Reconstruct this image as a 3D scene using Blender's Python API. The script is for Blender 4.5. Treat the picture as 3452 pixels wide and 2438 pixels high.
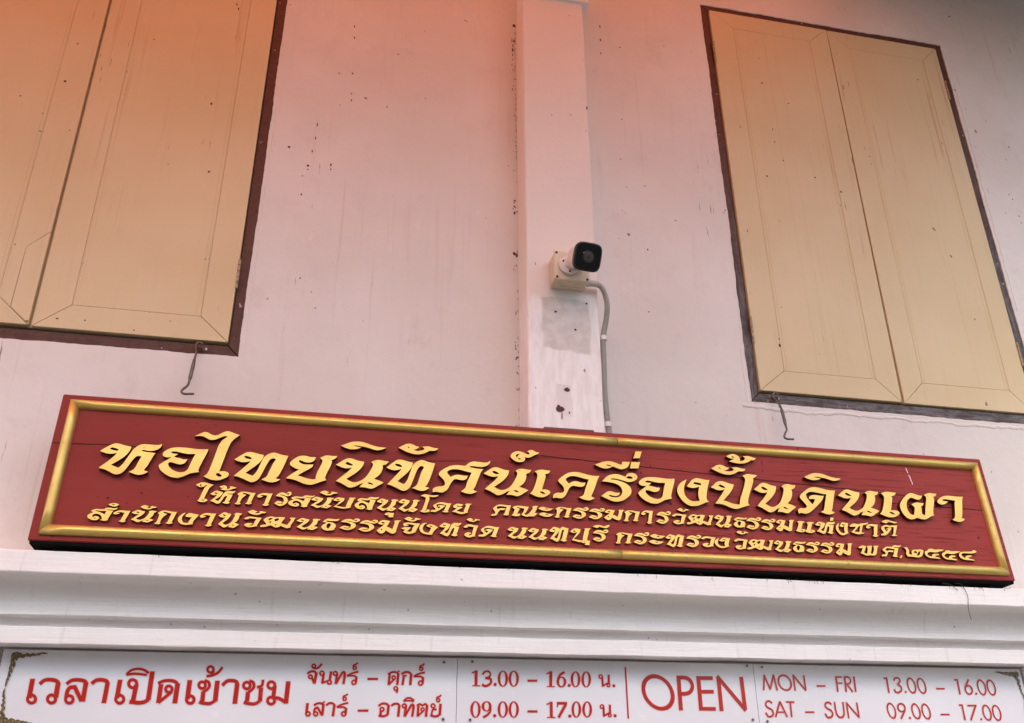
import bpy, bmesh, math, random
from mathutils import Vector, Matrix, noise
from mathutils.geometry import tessellate_polygon
random.seed(7)
for o in list(bpy.data.objects): bpy.data.objects.remove(o)
SC = bpy.context.scene
COL = SC.collection
# ---------------------------------------------------------------- camera, sky, sun, exposure
cam_d = bpy.data.cameras.new('camera'); cam = bpy.data.objects.new('camera', cam_d); COL.objects.link(cam)
cam_d.sensor_width = 36.0; cam_d.lens = 31.45; cam_d.clip_start = 0.05; cam_d.clip_end = 3000
yaw, pitch, roll = math.radians(12.288), math.radians(25.0776), math.radians(-0.3963)
fw = Vector((math.sin(yaw)*math.cos(pitch), math.cos(yaw)*math.cos(pitch), math.sin(pitch)))
rt = Vector((math.cos(yaw), -math.sin(yaw), 0)); up0 = rt.cross(fw)
rr = rt*math.cos(roll) + up0*math.sin(roll); uu = -rt*math.sin(roll) + up0*math.cos(roll)
cam.matrix_world = Matrix(((rr.x, uu.x, -fw.x, 0), (rr.y, uu.y, -fw.y, -2.6), (rr.z, uu.z, -fw.z, 1.65), (0, 0, 0, 1)))
SC.camera = cam
SUN_EL, SUN_AZ = math.radians(60), math.radians(200)      # azimuth measured clockwise from +Y (into the wall)
world = bpy.data.worlds.new('World'); SC.world = world; world.use_nodes = True
wn = world.node_tree; wn.nodes.clear()
sky = wn.nodes.new('ShaderNodeTexSky'); sky.sky_type = 'NISHITA'; sky.sun_disc = False
sky.sun_elevation = SUN_EL; sky.sun_rotation = SUN_AZ; sky.dust_density = 6.0; sky.air_density = 1.0; sky.ozone_density = 0.2
bg = wn.nodes.new('ShaderNodeBackground'); bg.inputs['Strength'].default_value = 0.15
wo = wn.nodes.new('ShaderNodeOutputWorld')
wn.links.new(sky.outputs[0], bg.inputs[0]); wn.links.new(bg.outputs[0], wo.inputs[0])
sun_d = bpy.data.lights.new('sun', 'SUN'); sun_d.energy = 0.8; sun_d.angle = math.radians(3); sun_d.color = (1.0, .95, .88)
sun = bpy.data.objects.new('sun', sun_d); COL.objects.link(sun)
sdir = Vector((math.sin(SUN_AZ)*math.cos(SUN_EL), math.cos(SUN_AZ)*math.cos(SUN_EL), math.sin(SUN_EL)))
sun.rotation_euler = (-sdir).to_track_quat('-Z', 'Y').to_euler()
SC.view_settings.view_transform = 'Standard'; SC.view_settings.look = 'None'
SC.view_settings.gamma = 1.0; SC.view_settings.use_curve_mapping = False
SC.view_settings.exposure = 1.78
SC.render.engine = 'CYCLES'
CLR = .56
SC.cycles.max_bounces = 8; SC.cycles.diffuse_bounces = 5

# ---------------------------------------------------------------- node helper
class NT:
    def __init__(s, name):
        s.m = bpy.data.materials.new(name); s.m.use_nodes = True
        s.t = s.m.node_tree; s.t.nodes.clear()
        s.out = s.t.nodes.new('ShaderNodeOutputMaterial'); s.b = s.t.nodes.new('ShaderNodeBsdfPrincipled')
        s.t.links.new(s.b.outputs[0], s.out.inputs[0])
        s.tc = s.t.nodes.new('ShaderNodeTexCoord')
    def lk(s, a, b):
        if isinstance(a, (int, float)): b.default_value = a
        elif isinstance(a, tuple): b.default_value = a if len(a) == len(b.default_value) else tuple(a) + (1,)*(len(b.default_value)-len(a))
        else: s.t.links.new(a, b)
    def math(s, op, a, b=0.0, c=0.0, clamp=False):
        n = s.t.nodes.new('ShaderNodeMath'); n.operation = op; n.use_clamp = clamp
        s.lk(a, n.inputs[0]); s.lk(b, n.inputs[1]); s.lk(c, n.inputs[2]); return n.outputs[0]
    def vec(s, scale=(1, 1, 1), loc=(0, 0, 0), src='Object', rot=(0, 0, 0)):
        n = s.t.nodes.new('ShaderNodeMapping'); s.t.links.new(s.tc.outputs[src], n.inputs[0])
        n.inputs['Scale'].default_value = scale; n.inputs['Location'].default_value = loc; n.inputs['Rotation'].default_value = rot
        return n.outputs[0]
    def noise(s, v, scale=5, detail=4, rough=.5, dist=0):
        n = s.t.nodes.new('ShaderNodeTexNoise'); s.t.links.new(v, n.inputs['Vector'])
        n.inputs['Scale'].default_value = scale; n.inputs['Detail'].default_value = detail
        n.inputs['Roughness'].default_value = rough; n.inputs['Distortion'].default_value = dist
        return n.outputs['Fac']
    def ramp(s, f, a, b, c=0.0, d=1.0):        # smooth remap a..b -> c..d
        n = s.t.nodes.new('ShaderNodeMapRange'); n.interpolation_type = 'SMOOTHSTEP'
        s.lk(f, n.inputs['Value'])
        for k, v in (('From Min', a), ('From Max', b), ('To Min', c), ('To Max', d)): n.inputs[k].default_value = v
        return n.outputs[0]
    def mix(s, f, a, b):
        n = s.t.nodes.new('ShaderNodeMix'); n.data_type = 'RGBA'
        s.lk(f, n.inputs[0]); s.lk(a, n.inputs[6]); s.lk(b, n.inputs[7]); return n.outputs[2]
    def xyz(s, src='Object'):
        n = s.t.nodes.new('ShaderNodeSeparateXYZ'); s.t.links.new(s.tc.outputs[src], n.inputs[0]); return n.outputs
    def bump(s, h, strength=.3, dist=.01, prev=None):
        n = s.t.nodes.new('ShaderNodeBump'); n.inputs['Strength'].default_value = strength; n.inputs['Distance'].default_value = dist
        s.lk(h, n.inputs['Height'])
        if prev: s.t.links.new(prev, n.inputs['Normal'])
        return n.outputs[0]
    def fin(s, col, rough=.6, metal=0.0, nrm=None, spec=.5):
        s.lk(col, s.b.inputs['Base Color']); s.lk(rough, s.b.inputs['Roughness']); s.lk(metal, s.b.inputs['Metallic'])
        s.b.inputs['Specular IOR Level'].default_value = spec
        if nrm: s.t.links.new(nrm, s.b.inputs['Normal'])
        return s.m

def mat_wall():
    n = NT('painted_plaster'); v = n.vec(src='Object')
    big = n.noise(v, 1.6, 3); mid = n.noise(v, 9, 5, .6)
    col = n.mix(n.ramp(big, .35, .7), (.675, .645, .60), (.735, .715, .68))
    col = n.mix(n.ramp(mid, .5, .8, 0, .22), col, (.60, .50, .48))
    # long soft run-off streaks
    st = n.noise(n.vec((9, 9, .55)), 3.0, 5, .6)
    col = n.mix(n.ramp(st, .56, .78, 0, .30), col, (.52, .38, .35))
    st1 = n.noise(n.vec((30, 30, .7), (1.3, 0, 4)), 2.0, 4, .6)
    col = n.mix(n.ramp(st1, .60, .74, 0, .22), col, (.45, .31, .27))
    # broken dark drip marks: narrow columns gated by a broad patch noise
    fine = n.noise(n.vec((55, 55, 5.5), (3, 1, 2)), 1.6, 3, .6)
    gate = n.noise(n.vec((5, 5, .45), (7, 2, 1)), 2.2, 2, .5)
    drip = n.math('MULTIPLY', n.ramp(fine, .67, .72, 0, .8), n.ramp(gate, .58, .64))
    col = n.mix(n.math('MULTIPLY', drip, .85), col, (.13, .06, .04))
    sp = n.noise(n.vec((24, 24, 19), (9, 5, 1)), 1.5, 2, .5)
    spg = n.noise(n.vec((1, 1, 1), (3, 9, 4)), 3.1, 2, .5)
    spk = n.math('MULTIPLY', n.ramp(sp, .75, .77), n.ramp(spg, .46, .54))
    col = n.mix(n.math('MULTIPLY', spk, .8), col, (.11, .055, .04))
    gm = n.noise(n.vec((1, 1, 1), (8, 2, 5)), 5.5, 6, .68); col = n.mix(n.ramp(gm, .56, .74, 0, .28), col, (.47, .40, .37))
    rub = n.noise(n.vec((2, 2, 1), (1, 7, 3)), 12, 6, .7); col = n.mix(n.ramp(rub, .60, .72, 0, .35), col, (.83, .80, .78))
    b1 = n.bump(n.noise(v, 2.2, 2), .35, .03)
    b2 = n.bump(n.noise(v, 26, 4, .55), .26, .007, b1)
    b3 = n.bump(n.noise(v, 190, 3, .6), .14, .0014, b2)
    return n.fin(col, .62, 0, b3, .3)
def mat_trim():      # brushed white paint on mouldings, strokes run along x
    n = NT('brushed_white_paint')
    br = n.noise(n.vec((3.2, 90, 90)), 1.5, 5, .65); big = n.noise(n.vec((1.2, 6, 6)), 1.3, 3)
    col = n.mix(n.ramp(big, .3, .7), (.82, .805, .79), (.775, .745, .73))
    col = n.mix(n.ramp(br, .55, .8, 0, .25), col, (.68, .63, .62))
    sp = n.noise(n.vec((40, 40, 40), (2, 5, 1)), 1.3, 2); col = n.mix(n.ramp(sp, .745, .765, 0, .7), col, (.2, .16, .14))
    dr = n.noise(n.vec((26, 8, 2.2), (3, 3, 3)), 1.9, 5, .65); col = n.mix(n.ramp(dr, .58, .74, 0, .30), col, (.50, .45, .42))
    gr = n.noise(n.vec((2, 8, 8), (7, 3, 3)), 3, 6, .7); col = n.mix(n.ramp(gr, .58, .74, 0, .35), col, (.55, .51, .49))
    b = n.bump(n.noise(n.vec((1, 1, 1)), 14, 4), .5, .008)
    b = n.bump(br, .42, .003, b)
    return n.fin(col, .5, 0, b, .4)
def mat_pilaster():
    n = NT('painted_pilaster_plaster'); v = n.vec(); x, y, z = n.xyz()
    big = n.noise(v, 2.1, 3); wob = n.math('MULTIPLY', n.math('SUBTRACT', n.noise(v, 14, 4), .5), .05)
    col = n.mix(n.ramp(big, .35, .7), (.74, .69, .64), (.78, .735, .69))
    zz = n.math('ADD', z, wob); xx = n.math('ADD', x, n.math('MULTIPLY', wob, .5))
    # repainted whiter area on the lower part
    low = n.ramp(zz, 3.06, 3.10, 1, 0)
    brush = n.noise(n.vec((26, 26, 7), rot=(0, .35, 0)), 2, 5, .6)
    col = n.mix(low, col, n.mix(n.ramp(brush, .35, .7), (.84, .82, .80), (.75, .715, .69)))
    def box(x0, x1, z0, z1, e=.006):
        a = n.math('MULTIPLY', n.ramp(xx, x0-e, x0+e), n.ramp(xx, x1-e, x1+e, 1, 0))
        b = n.math('MULTIPLY', n.ramp(zz, z0-e, z0+e), n.ramp(zz, z1-e, z1+e, 1, 0))
        return n.math('MULTIPLY', a, b)
    grey = n.mix(n.ramp(n.noise(v, 30, 4), .35, .7), (.62, .575, .53), (.51, .47, .425))
    col = n.mix(n.math('MULTIPLY', box(.640, .803, 2.893, 3.083), .8), col, grey)
    col = n.mix(n.math('MULTIPLY', box(.684, .730, 2.665, 2.775), .75), col, (.70, .64, .62))
    fl = n.noise(n.vec((30, 30, 12), (4, 4, 4)), 1.6, 2); col = n.mix(n.ramp(fl, .74, .76, 0, .75), col, (.15, .08, .06))
    e1 = box(.684, .730, 2.665, 2.775, .003)
    b = n.bump(n.noise(v, 2.5, 2), .3, .03); b = n.bump(n.noise(v, 28, 4), .2, .006, b); b = n.bump(brush, .25, .003, b)
    b = n.bump(n.math('SUBTRACT', 1.0, e1), .5, .003, b)
    return n.fin(col, .6, 0, b, .3)
def mat_shutter():
    n = NT('cream_shutter_paint'); v = n.vec()
    big = n.noise(v, 2.2, 3)
    col = n.mix(n.ramp(big, .3, .7), (.62, .50, .285), (.66, .55, .335))
    g = n.noise(n.vec((26, 26, 1.6)), 2, 5, .6); col = n.mix(n.ramp(g, .55, .8, 0, .22), col, (.50, .36, .21))
    r1 = n.noise(n.vec((34, 34, .8), (5, 0, 2)), 1.5, 4, .55); gt = n.noise(n.vec((3, 3, .6), (2, 8, 1)), 1.7, 2)
    col = n.mix(n.math('MULTIPLY', n.ramp(r1, .60, .70, 0, .5), n.ramp(gt, .48, .6)), col, (.38, .20, .10))
    s1 = n.noise(n.vec((20, 20, 14), (1, 3, 8)), 1.6, 2, .5); col = n.mix(n.ramp(s1, .765, .78, 0, .8), col, (.12, .06, .03))
    s2 = n.noise(n.vec((60, 60, 7), (6, 1, 3)), 1.4, 2, .5); col = n.mix(n.math('MULTIPLY', n.ramp(s2, .68, .72, 0, .8), n.ramp(gt, .54, .62)), col, (.20, .09, .05))
    cr = n.noise(n.vec((40, 40, .5), (0, 4, 0)), 1.8, 3, .5)
    b = n.bump(n.noise(v, 3, 2), .2, .02); b = n.bump(g, .18, .002, b); b = n.bump(n.ramp(cr, .49, .50), .12, .0012, b); b = n.bump(n.noise(v, 160, 2), .1, .001, b)
    return n.fin(col, .5, 0, b, .4)
def mat_frame(horiz=False):     # brown stain, weathered to grey on the lower and right side
    n = NT('weathered_frame_wood'); x, y, z = n.xyz()
    g = n.noise(n.vec((18, 18, 18)), 3, 6, .7)
    col = n.mix(n.ramp(g, .35, .7), (.115, .042, .026), (.07, .028, .02))
    w = n.math('MULTIPLY', n.ramp(z, 4.15, 2.95), n.ramp(x, .6, 1.6, .12, 1.0))
    w = n.math('ADD', w, n.math('MULTIPLY', n.ramp(x, 2.4, 2.5), n.ramp(z, 4.4, 4.0, 0, .35)))
    grain_x = n.noise(n.vec((5, 60, 60)), 2.5, 6, .7)
    sc = grain_x if horiz else n.noise(n.vec((60, 60, 5), rot=(0, .06, 0)), 2.5, 6, .7)
    blot = n.noise(n.vec((9, 9, 9), (3, 1, 1)), 1.8, 5, .7); sc = n.math('ADD', n.math('MULTIPLY', sc, .62), n.math('MULTIPLY', blot, .38))
    grey = n.mix(n.ramp(sc, .42, .62), (.055, .040, .036), (.17, .155, .155))
    col = n.mix(n.math('MULTIPLY', w, n.ramp(sc, .25, .50, .45, 1), clamp=True), col, grey)
    ch = n.noise(n.vec((30, 30, 30), (5, 5, 5)), 1.5, 2); col = n.mix(n.ramp(ch, .73, .75, 0, .7), col, (.5, .42, .38))
    b = n.bump(g, .5, .004); b = n.bump(sc, .4, .003, b)
    return n.fin(col, .62, 0, b, .35)
def mat_red():
    n = NT('red_painted_board'); x, y, z = n.xyz()
    gr = n.noise(n.vec((2.0, 40, 58), rot=(0, .02, 0)), 2.2, 7, .7, .4); big = n.noise(n.vec((1.5, 1, 5)), 1.2, 3)
    col = n.mix(n.ramp(big, .3, .75), (.215, .020, .015), (.265, .029, .021))
    col = n.mix(n.ramp(x, .3, 2.6, 0, .55), col, (.33, .048, .038))          # paint lighter towards the right end
    grm = n.ramp(x, .3, 2.3, .22, 1.0)
    col = n.mix(n.math('MULTIPLY', n.ramp(gr, .50, .68, 0, .85), grm), col, (.10, .009, .007))
    def crack(x0, x1, za, slope, w):
        f = n.math('ADD', n.math('MULTIPLY', n.math('SUBTRACT', x, x0), slope), za)
        f = n.math('ADD', f, n.math('MULTIPLY', n.math('SUBTRACT', n.noise(n.vec((3, 0, 0)), 4, 3), .5), .008))
        d = n.math('ABSOLUTE', n.math('SUBTRACT', z, f))
        m = n.ramp(d, w*.35, w, 1, 0)
        return n.math('MULTIPLY', m, n.math('MULTIPLY', n.ramp(x, x0-.005, x0+.01), n.ramp(x, x1-.01, x1+.005, 1, 0)))
    cr = n.math('MAXIMUM', crack(1.32, 2.56, .316, -.047, .0022), crack(-.02, .26, .262, .02, .0018))
    cr = n.math('MAXIMUM', cr, crack(2.44, 2.90, .232, -.02, .0018))
    cr = n.math('MAXIMUM', cr, crack(.84, 1.10, .268, .06, .0014))
    col = n.mix(n.math('MULTIPLY', cr, .9), col, (.03, .006, .005))
    h = n.noise(n.vec((38, 38, 38), (2, 1, 5)), 1.6, 2); hg = n.noise(n.vec((1, 1, 1), (5, 5, 5)), 2.6, 2)
    hole = n.math('MULTIPLY', n.ramp(h, .715, .735), n.ramp(hg, .44, .54))
    col = n.mix(n.math('MULTIPLY', hole, .85), col, (.05, .006, .006))
    b = n.bump(n.math('SUBTRACT', 1.0, n.math('MULTIPLY', n.ramp(gr, .54, .74), grm)), .35, .0025)
    b = n.bump(n.math('SUBTRACT', 1.0, n.math('MAXIMUM', cr, hole)), .8, .003, b)
    return n.fin(col, .55, 0, b, .2)
def mat_gold(name, base, dark, metal, rough):
    n = NT(name); v = n.vec(src='Object')
    a = n.noise(v, 22, 4, .6); s = n.noise(n.vec((1, 1, 1), (3, 3, 3)), 95, 3, .6)
    col = n.mix(n.ramp(a, .3, .75), base, tuple(c*.9 for c in base))
    col = n.mix(n.ramp(s, .62, .74, 0, .5), col, dark)
    b = n.bump(n.noise(v, 45, 4), .15, .002)
    return n.fin(col, n.ramp(a, .3, .7, rough-.06, rough+.08), metal, b)
def mat_simple(name, col, rough=.5, metal=0, var=.12, scale=20, bump=.1, spec=.5):
    n = NT(name); v = n.vec(); a = n.noise(v, scale, 4, .6)
    c = n.mix(n.ramp(a, .3, .7), col, tuple(k*(1-var) for k in col))
    return n.fin(c, rough, metal, n.bump(a, bump, .002), spec)
def mat_acrylic():
    n = NT('printed_white_acrylic'); v = n.vec()
    a = n.noise(v, 3, 3); w = n.noise(n.vec((7, 1, 9), (4, 1, 2)), 3.2, 5, .7)
    col = n.mix(n.ramp(a, .3, .7), (.66, .655, .69), (.72, .715, .745))
    col = n.mix(n.ramp(w, .62, .70, 0, .45), col, (.82, .82, .83))
    return n.fin(col, .16, 0, n.bump(n.noise(v, 4, 2), .05, .01), .5)
def mat_cloth():
    n = NT('orange_awning_cloth')
    tr = n.t.nodes.new('ShaderNodeBsdfTranslucent'); df = n.t.nodes.new('ShaderNodeBsdfDiffuse'); mx = n.t.nodes.new('ShaderNodeMixShader')
    a = n.noise(n.vec((2, 2, 2)), 2, 3); c = n.mix(n.ramp(a, .3, .7), (CLR, CLR*.22, CLR*.055), (CLR*.94, CLR*.19, CLR*.045))
    n.t.links.new(c, tr.inputs[0]); n.t.links.new(c, df.inputs[0]); mx.inputs[0].default_value = .62
    n.t.links.new(df.outputs[0], mx.inputs[1]); n.t.links.new(tr.outputs[0], mx.inputs[2]); n.t.links.new(mx.outputs[0], n.out.inputs[0])
    return n.m
M = dict(wall=mat_wall(), trim=mat_trim(), pil=mat_pilaster(), shut=mat_shutter(), frame=mat_frame(), frameh=mat_frame(True), red=mat_red(),
    gold=mat_gold('gold_letter_paint', (.93, .62, .14), (.40, .22, .06), .12, .40),
    mould=mat_gold('gold_leaf_moulding', (.62, .45, .125), (.16, .10, .035), .55, .41),
    maroon=mat_simple('dark_maroon_edge', (.075, .010, .008), .6), black=mat_simple('black_painted_underside', (.006, .005, .005), .9, bump=.4, spec=.08),
    edge=mat_simple('shaded_letter_edge', (.060, .014, .007), .6, spec=.2),  # dark red-brown letter sides, deepened to carry the letters' shadow in the colour
    pvc=mat_simple('white_camera_plastic', (.72, .68, .64), .35, var=.06), cream=mat_simple('yellowed_box_plastic', (.66, .57, .42), .42, var=.14, scale=40),
    grey=mat_simple('grey_conduit_plastic', (.47, .45, .41), .5), glassb=mat_simple('black_glossy_window', (.005, .005, .005), .12, bump=0, spec=.22),
    blackp=mat_simple('black_plastic', (.010, .009, .010), .35), lens=mat_simple('lens_glass', (.050, .046, .045), .3, bump=0),
    screw=mat_simple('dull_steel_screw', (.30, .28, .26), .35, .8), darkhole=mat_simple('rusty_dark_screw', (.05, .025, .018), .6),
    steel=mat_simple('aged_hook_steel', (.17, .14, .12), .42, .6, .5, 90, .3), rust=mat_simple('rusty_bracket', (.16, .085, .065), .7, var=.5, bump=.6),
    acry=mat_acrylic(), red2=mat_simple('red_print', (.43, .017, .011), .25, var=.10, scale=30, bump=0), halo=mat_simple('pale_red_print_outline', (.76, .47, .46), .25, bump=0),
    orn=mat_simple('bronze_print', (.24, .17, .075), .3, var=.75, scale=160), ground=mat_simple('pavement_asphalt', (.07, .068, .066), .85, var=.2, scale=1.2, bump=.3),
    brass=mat_simple('painted_hinge', (.47, .37, .22), .5, .1, .4, 60), dirt=mat_simple('dark_stain', (.085, .04, .028), .8), void=mat_simple('painted_gap_shade', (.02, .012, .008), .9),
    cloth=mat_cloth(), slab=mat_simple('dark_roof_board', (.10, .085, .075), .8), render=mat_simple('grey_render', (.22, .20, .19), .9), vine=mat_simple('dry_vine', (.05, .04, .03), .8), bar=mat_simple('grey_painted_steel', (.35, .35, .35), .5))

# ---------------------------------------------------------------- object helpers
def link(name, me, parent=None, mats=()):
    o = bpy.data.objects.new(name, me); COL.objects.link(o)
    if me is not None and not me.materials:
        for m in mats: me.materials.append(M[m])
    if parent: o.parent = parent
    return o
def from_bm(name, bm, mats, parent=None, smooth=False):
    me = bpy.data.meshes.new(name); bmesh.ops.recalc_face_normals(bm, faces=bm.faces); bm.to_mesh(me); bm.free()
    if isinstance(mats, str): mats = (mats,)
    if smooth: me.shade_smooth()
    return link(name, me, parent, mats)
def thing(name, label, cat, loc=(0, 0, 0), group=None):
    o = bpy.data.objects.new(name, None); COL.objects.link(o); o.location = loc; o.empty_display_size = .1
    o['label'] = label; o['category'] = cat
    if group: o['group'] = group
    return o
def tag(o, label, cat, group=None):
    o['label'] = label; o['category'] = cat
    if group: o['group'] = group
    return o
def rel(p, parent):
    # world coordinates -> local of an un-rotated top-level parent
    return Vector(p) - (parent.location if parent else Vector())
def box(bm, a, b, bev=0):
    a = Vector(a); b = Vector(b); c = (a+b)/2; d = b-a
    r = bmesh.ops.create_cube(bm, size=1, matrix=Matrix.Translation(c) @ Matrix.Diagonal((abs(d.x), abs(d.y), abs(d.z), 1)))
    if bev:
        es = set(e for v in r['verts'] for e in v.link_edges)
        bmesh.ops.bevel(bm, geom=list(es), offset=bev, segments=2, affect='EDGES', profile=.5)
def cyl(bm, p, axis, r, h, seg=20, r2=None):
    q = Vector(axis).normalized().to_track_quat('Z', 'Y').to_matrix().to_4x4()
    bmesh.ops.create_cone(bm, cap_ends=True, segments=seg, radius1=r, radius2=r if r2 is None else r2, depth=h, matrix=Matrix.Translation(Vector(p)) @ q)
def tube(bm, pts, rad, seg=10, cap=True):
    pts = [Vector(p) for p in pts]; rings = []
    rad = rad if isinstance(rad, (list, tuple)) else [rad]*len(pts)
    prev = None
    for i, p in enumerate(pts):
        t = (pts[min(i+1, len(pts)-1)] - pts[max(i-1, 0)]).normalized()
        a = prev if prev else (Vector((0, 1, 0)) if abs(t.y) < .9 else Vector((1, 0, 0)))
        n = (a - t*a.dot(t)).normalized(); prev = n; b = t.cross(n)
        rings.append([bm.verts.new(p + (n*math.cos(2*math.pi*k/seg) + b*math.sin(2*math.pi*k/seg))*rad[i]) for k in range(seg)])
    for i in range(len(rings)-1):
        for k in range(seg):
            bm.faces.new((rings[i][k], rings[i][(k+1) % seg], rings[i+1][(k+1) % seg], rings[i+1][k]))
    if cap: bm.faces.new(rings[0][::-1]); bm.faces.new(rings[-1])
def catmull(pts, n=6, closed=False):
    out = []; L = len(pts)
    for i in range(L if closed else L-1):
        p0 = pts[(i-1) % L] if (closed or i) else pts[i]; p1 = pts[i]; p2 = pts[(i+1) % L]; p3 = pts[(i+2) % L] if (closed or i+2 < L) else p2
        for k in range(n):
            t = k/n
            out.append(tuple(.5*((2*b) + (-a+c)*t + (2*a-5*b+4*c-d)*t*t + (-a+3*b-3*c+d)*t**3) for a, b, c, d in zip(p0, p1, p2, p3)))
    if not closed: out.append(tuple(pts[-1]))
    return out
def nz(x, s, seed=0): return noise.noise(Vector((x*s, seed*7.31, seed*1.7)))
def bar_poly(bm, pts, y0, y1):
    """prism from an (x,z) polygon between y0 (front) and y1 (back)"""
    f = [bm.verts.new((x, y0, z)) for x, z in pts]; b = [bm.verts.new((x, y1, z)) for x, z in pts]
    bm.faces.new(f); bm.faces.new(b[::-1]); n = len(pts)
    for i in range(n): bm.faces.new((f[i], b[i], b[(i+1) % n], f[(i+1) % n]))
def bev_prism(name, pts, y0, y1, mat, parent, bev=.0012):
    bm = bmesh.new(); bar_poly(bm, pts, y0, y1)
    es = [e for e in bm.edges if all(abs(v.co.y-y0) < 1e-6 for v in e.verts)]
    bmesh.ops.bevel(bm, geom=es, offset=bev, segments=2, affect='EDGES', profile=.5)
    return from_bm(name, bm, mat, parent)

# ---------------------------------------------------------------- ground, awning and roof over the frontage
bm = bmesh.new(); bmesh.ops.create_grid(bm, x_segments=1, y_segments=1, size=400)
g = from_bm('ground', bm, 'ground'); g['kind'] = 'structure'

# row of houses across the street (only their shade on the street and their reflections reach the picture)
for k, (xa_, xb_, hh_) in enumerate(((-16, -7.5, 9.6), (-7.4, 1.0, 8.2), (1.1, 7.0, 5.0))):
    OB = thing('house', ('low', 'tall', 'middle', 'end')[k]+' grey rendered house across the street with dark shuttered windows', 'house', ((xa_+xb_)/2, -14, 0))
    w_ = (xb_-xa_)/2
    bm = bmesh.new(); box(bm, (-w_, -6, 0), (w_, 0, hh_)); from_bm('walls', bm, 'render', OB)
    bm = bmesh.new(); box(bm, (-w_-.0, -6.3, hh_+.001), (w_, .35, hh_+.18)); from_bm('roof_edge', bm, 'slab', OB)
    for i in range(4):
        for zz_ in (1.1, 4.2):
            xw = -w_+w_*2*(i+.5)/4; bm = bmesh.new(); box(bm, (xw-.55, .001, zz_), (xw+.55, .05, zz_+1.5)); from_bm('window', bm, 'frame', OB)
# ---------------------------------------------------------------- building
B = thing('building', 'pale pink plastered shop front wall with shuttered windows and a white cornice', 'building')
WR = (1.406, 2.575, 2.819, 4.672); WL = (-1.495, -.293, 2.832, 4.672)
def wavy_rect(x0, x1, z0, z1, amp, seed):
    pts = []; st = .009
    def run(a, b, n):
        for i in range(n):
            t = i/n; yield t
    n = int((x1-x0)/st); pts += [(x0+(x1-x0)*i/n, z0 + amp*(nz(x0+i*st, 4, seed)+.35*nz(i*st, 15, seed+3)+.4*nz(i*st, 47, seed+8))) for i in range(n)]
    n = int((z1-z0)/st); pts += [(x1 + amp*(nz(i*st, 4, seed+1)+.35*nz(i*st, 15, seed+4)+.4*nz(i*st, 47, seed+9)), z0+(z1-z0)*i/n) for i in range(n)]
    n = int((x1-x0)/st); pts += [(x1-(x1-x0)*i/n, z1 + amp*(nz(i*st, 4, seed+2)+.35*nz(i*st, 15, seed+5)+.4*nz(i*st, 47, seed+10))) for i in range(n)]
    n = int((z1-z0)/st); pts += [(x0 + amp*(nz(i*st, 4, seed+6)+.35*nz(i*st, 15, seed+7)+.4*nz(i*st, 47, seed+11)), z1-(z1-z0)*i/n) for i in range(n)]
    return pts
bm = bmesh.new(); edges = []
loops = [[(-9, 0), (9, 0), (9, 6.6), (-9, 6.6)], wavy_rect(*WR, .0045, 1), wavy_rect(*WL, .0045, 11)]
for lp in loops:
    vs = [bm.verts.new((x, 0, z)) for x, z in lp]
    es = [bm.edges.new((vs[i], vs[(i+1) % len(vs)])) for i in range(len(vs))]; edges += es
    if len(lp) > 4: hole_edges = es
bmesh.ops.triangle_fill(bm, use_beauty=True, use_dissolve=False, edges=edges, normal=(0, -1, 0))
for f in bm.faces:
    if f.normal.y > 0: f.normal_flip()
inner = [e for e in bm.edges if e.is_boundary and all(abs(v.co.x) < 5 and .1 < v.co.z < 6 for v in e.verts)]
r = bmesh.ops.extrude_edge_only(bm, edges=inner)
for v in [v for v in r['geom'] if isinstance(v, bmesh.types.BMVert)]: v.co.y = .03
me = bpy.data.meshes.new('wall'); bm.to_mesh(me); bm.free()
wall = link('wall', me, B, ('wall',))
bm = bmesh.new(); box(bm, (-9, .35, 0), (9, .5, 6.6)); from_bm('back_wall', bm, 'wall', B)

def rough_box(name, x0, x1, y0, y1, z0, z1, mat, parent, amp=.0015, st=.03):
    """upright prism with slightly uneven arrises"""
    bm = bmesh.new(); n = int((z1-z0)/st); rings = []
    for i in range(n+1):
        z = z0+(z1-z0)*i/n; a = amp
        c = .004
        prof = [(x0+a*nz(z, 6, 2), y1), (x0+a*nz(z, 6, 2)+a*nz(z, 40, 3)*.5, y0+c), (x0+c+a*nz(z, 6, 2), y0+a*.5*nz(z, 9, 5)), (x1-c+a*nz(z, 6, 6), y0+a*.5*nz(z, 9, 7)), (x1+a*nz(z, 6, 6)+a*nz(z, 40, 8)*.5, y0+c), (x1+a*nz(z, 6, 6), y1)]
        rings.append([bm.verts.new((x, y, z)) for x, y in prof])
    for i in range(n):
        for k in range(5): bm.faces.new((rings[i][k], rings[i][k+1], rings[i+1][k+1], rings[i+1][k]))
    bm.faces.new(rings[-1]); bm.faces.new(rings[0][::-1])
    return from_bm(name, bm, mat, parent)
pil = rough_box('pilaster', .5915, .833, -.122, .01, 2.17, 4.418, 'pil', B, .0022)
bm = bmesh.new(); box(bm, (.594, -.134, 4.418), (.857, .005, 4.46), .004); box(bm, (.592, -.140, 4.4595), (.845, .004, 4.49), .006); box(bm, (.592, -.150, 4.4895), (.87, .003, 4.60), .006)
from_bm('capital', bm, 'trim', pil)
rough_box('pilaster', .600, .825, -.110, .01, 4.60, 6.6, 'pil', B, .0015)

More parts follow.
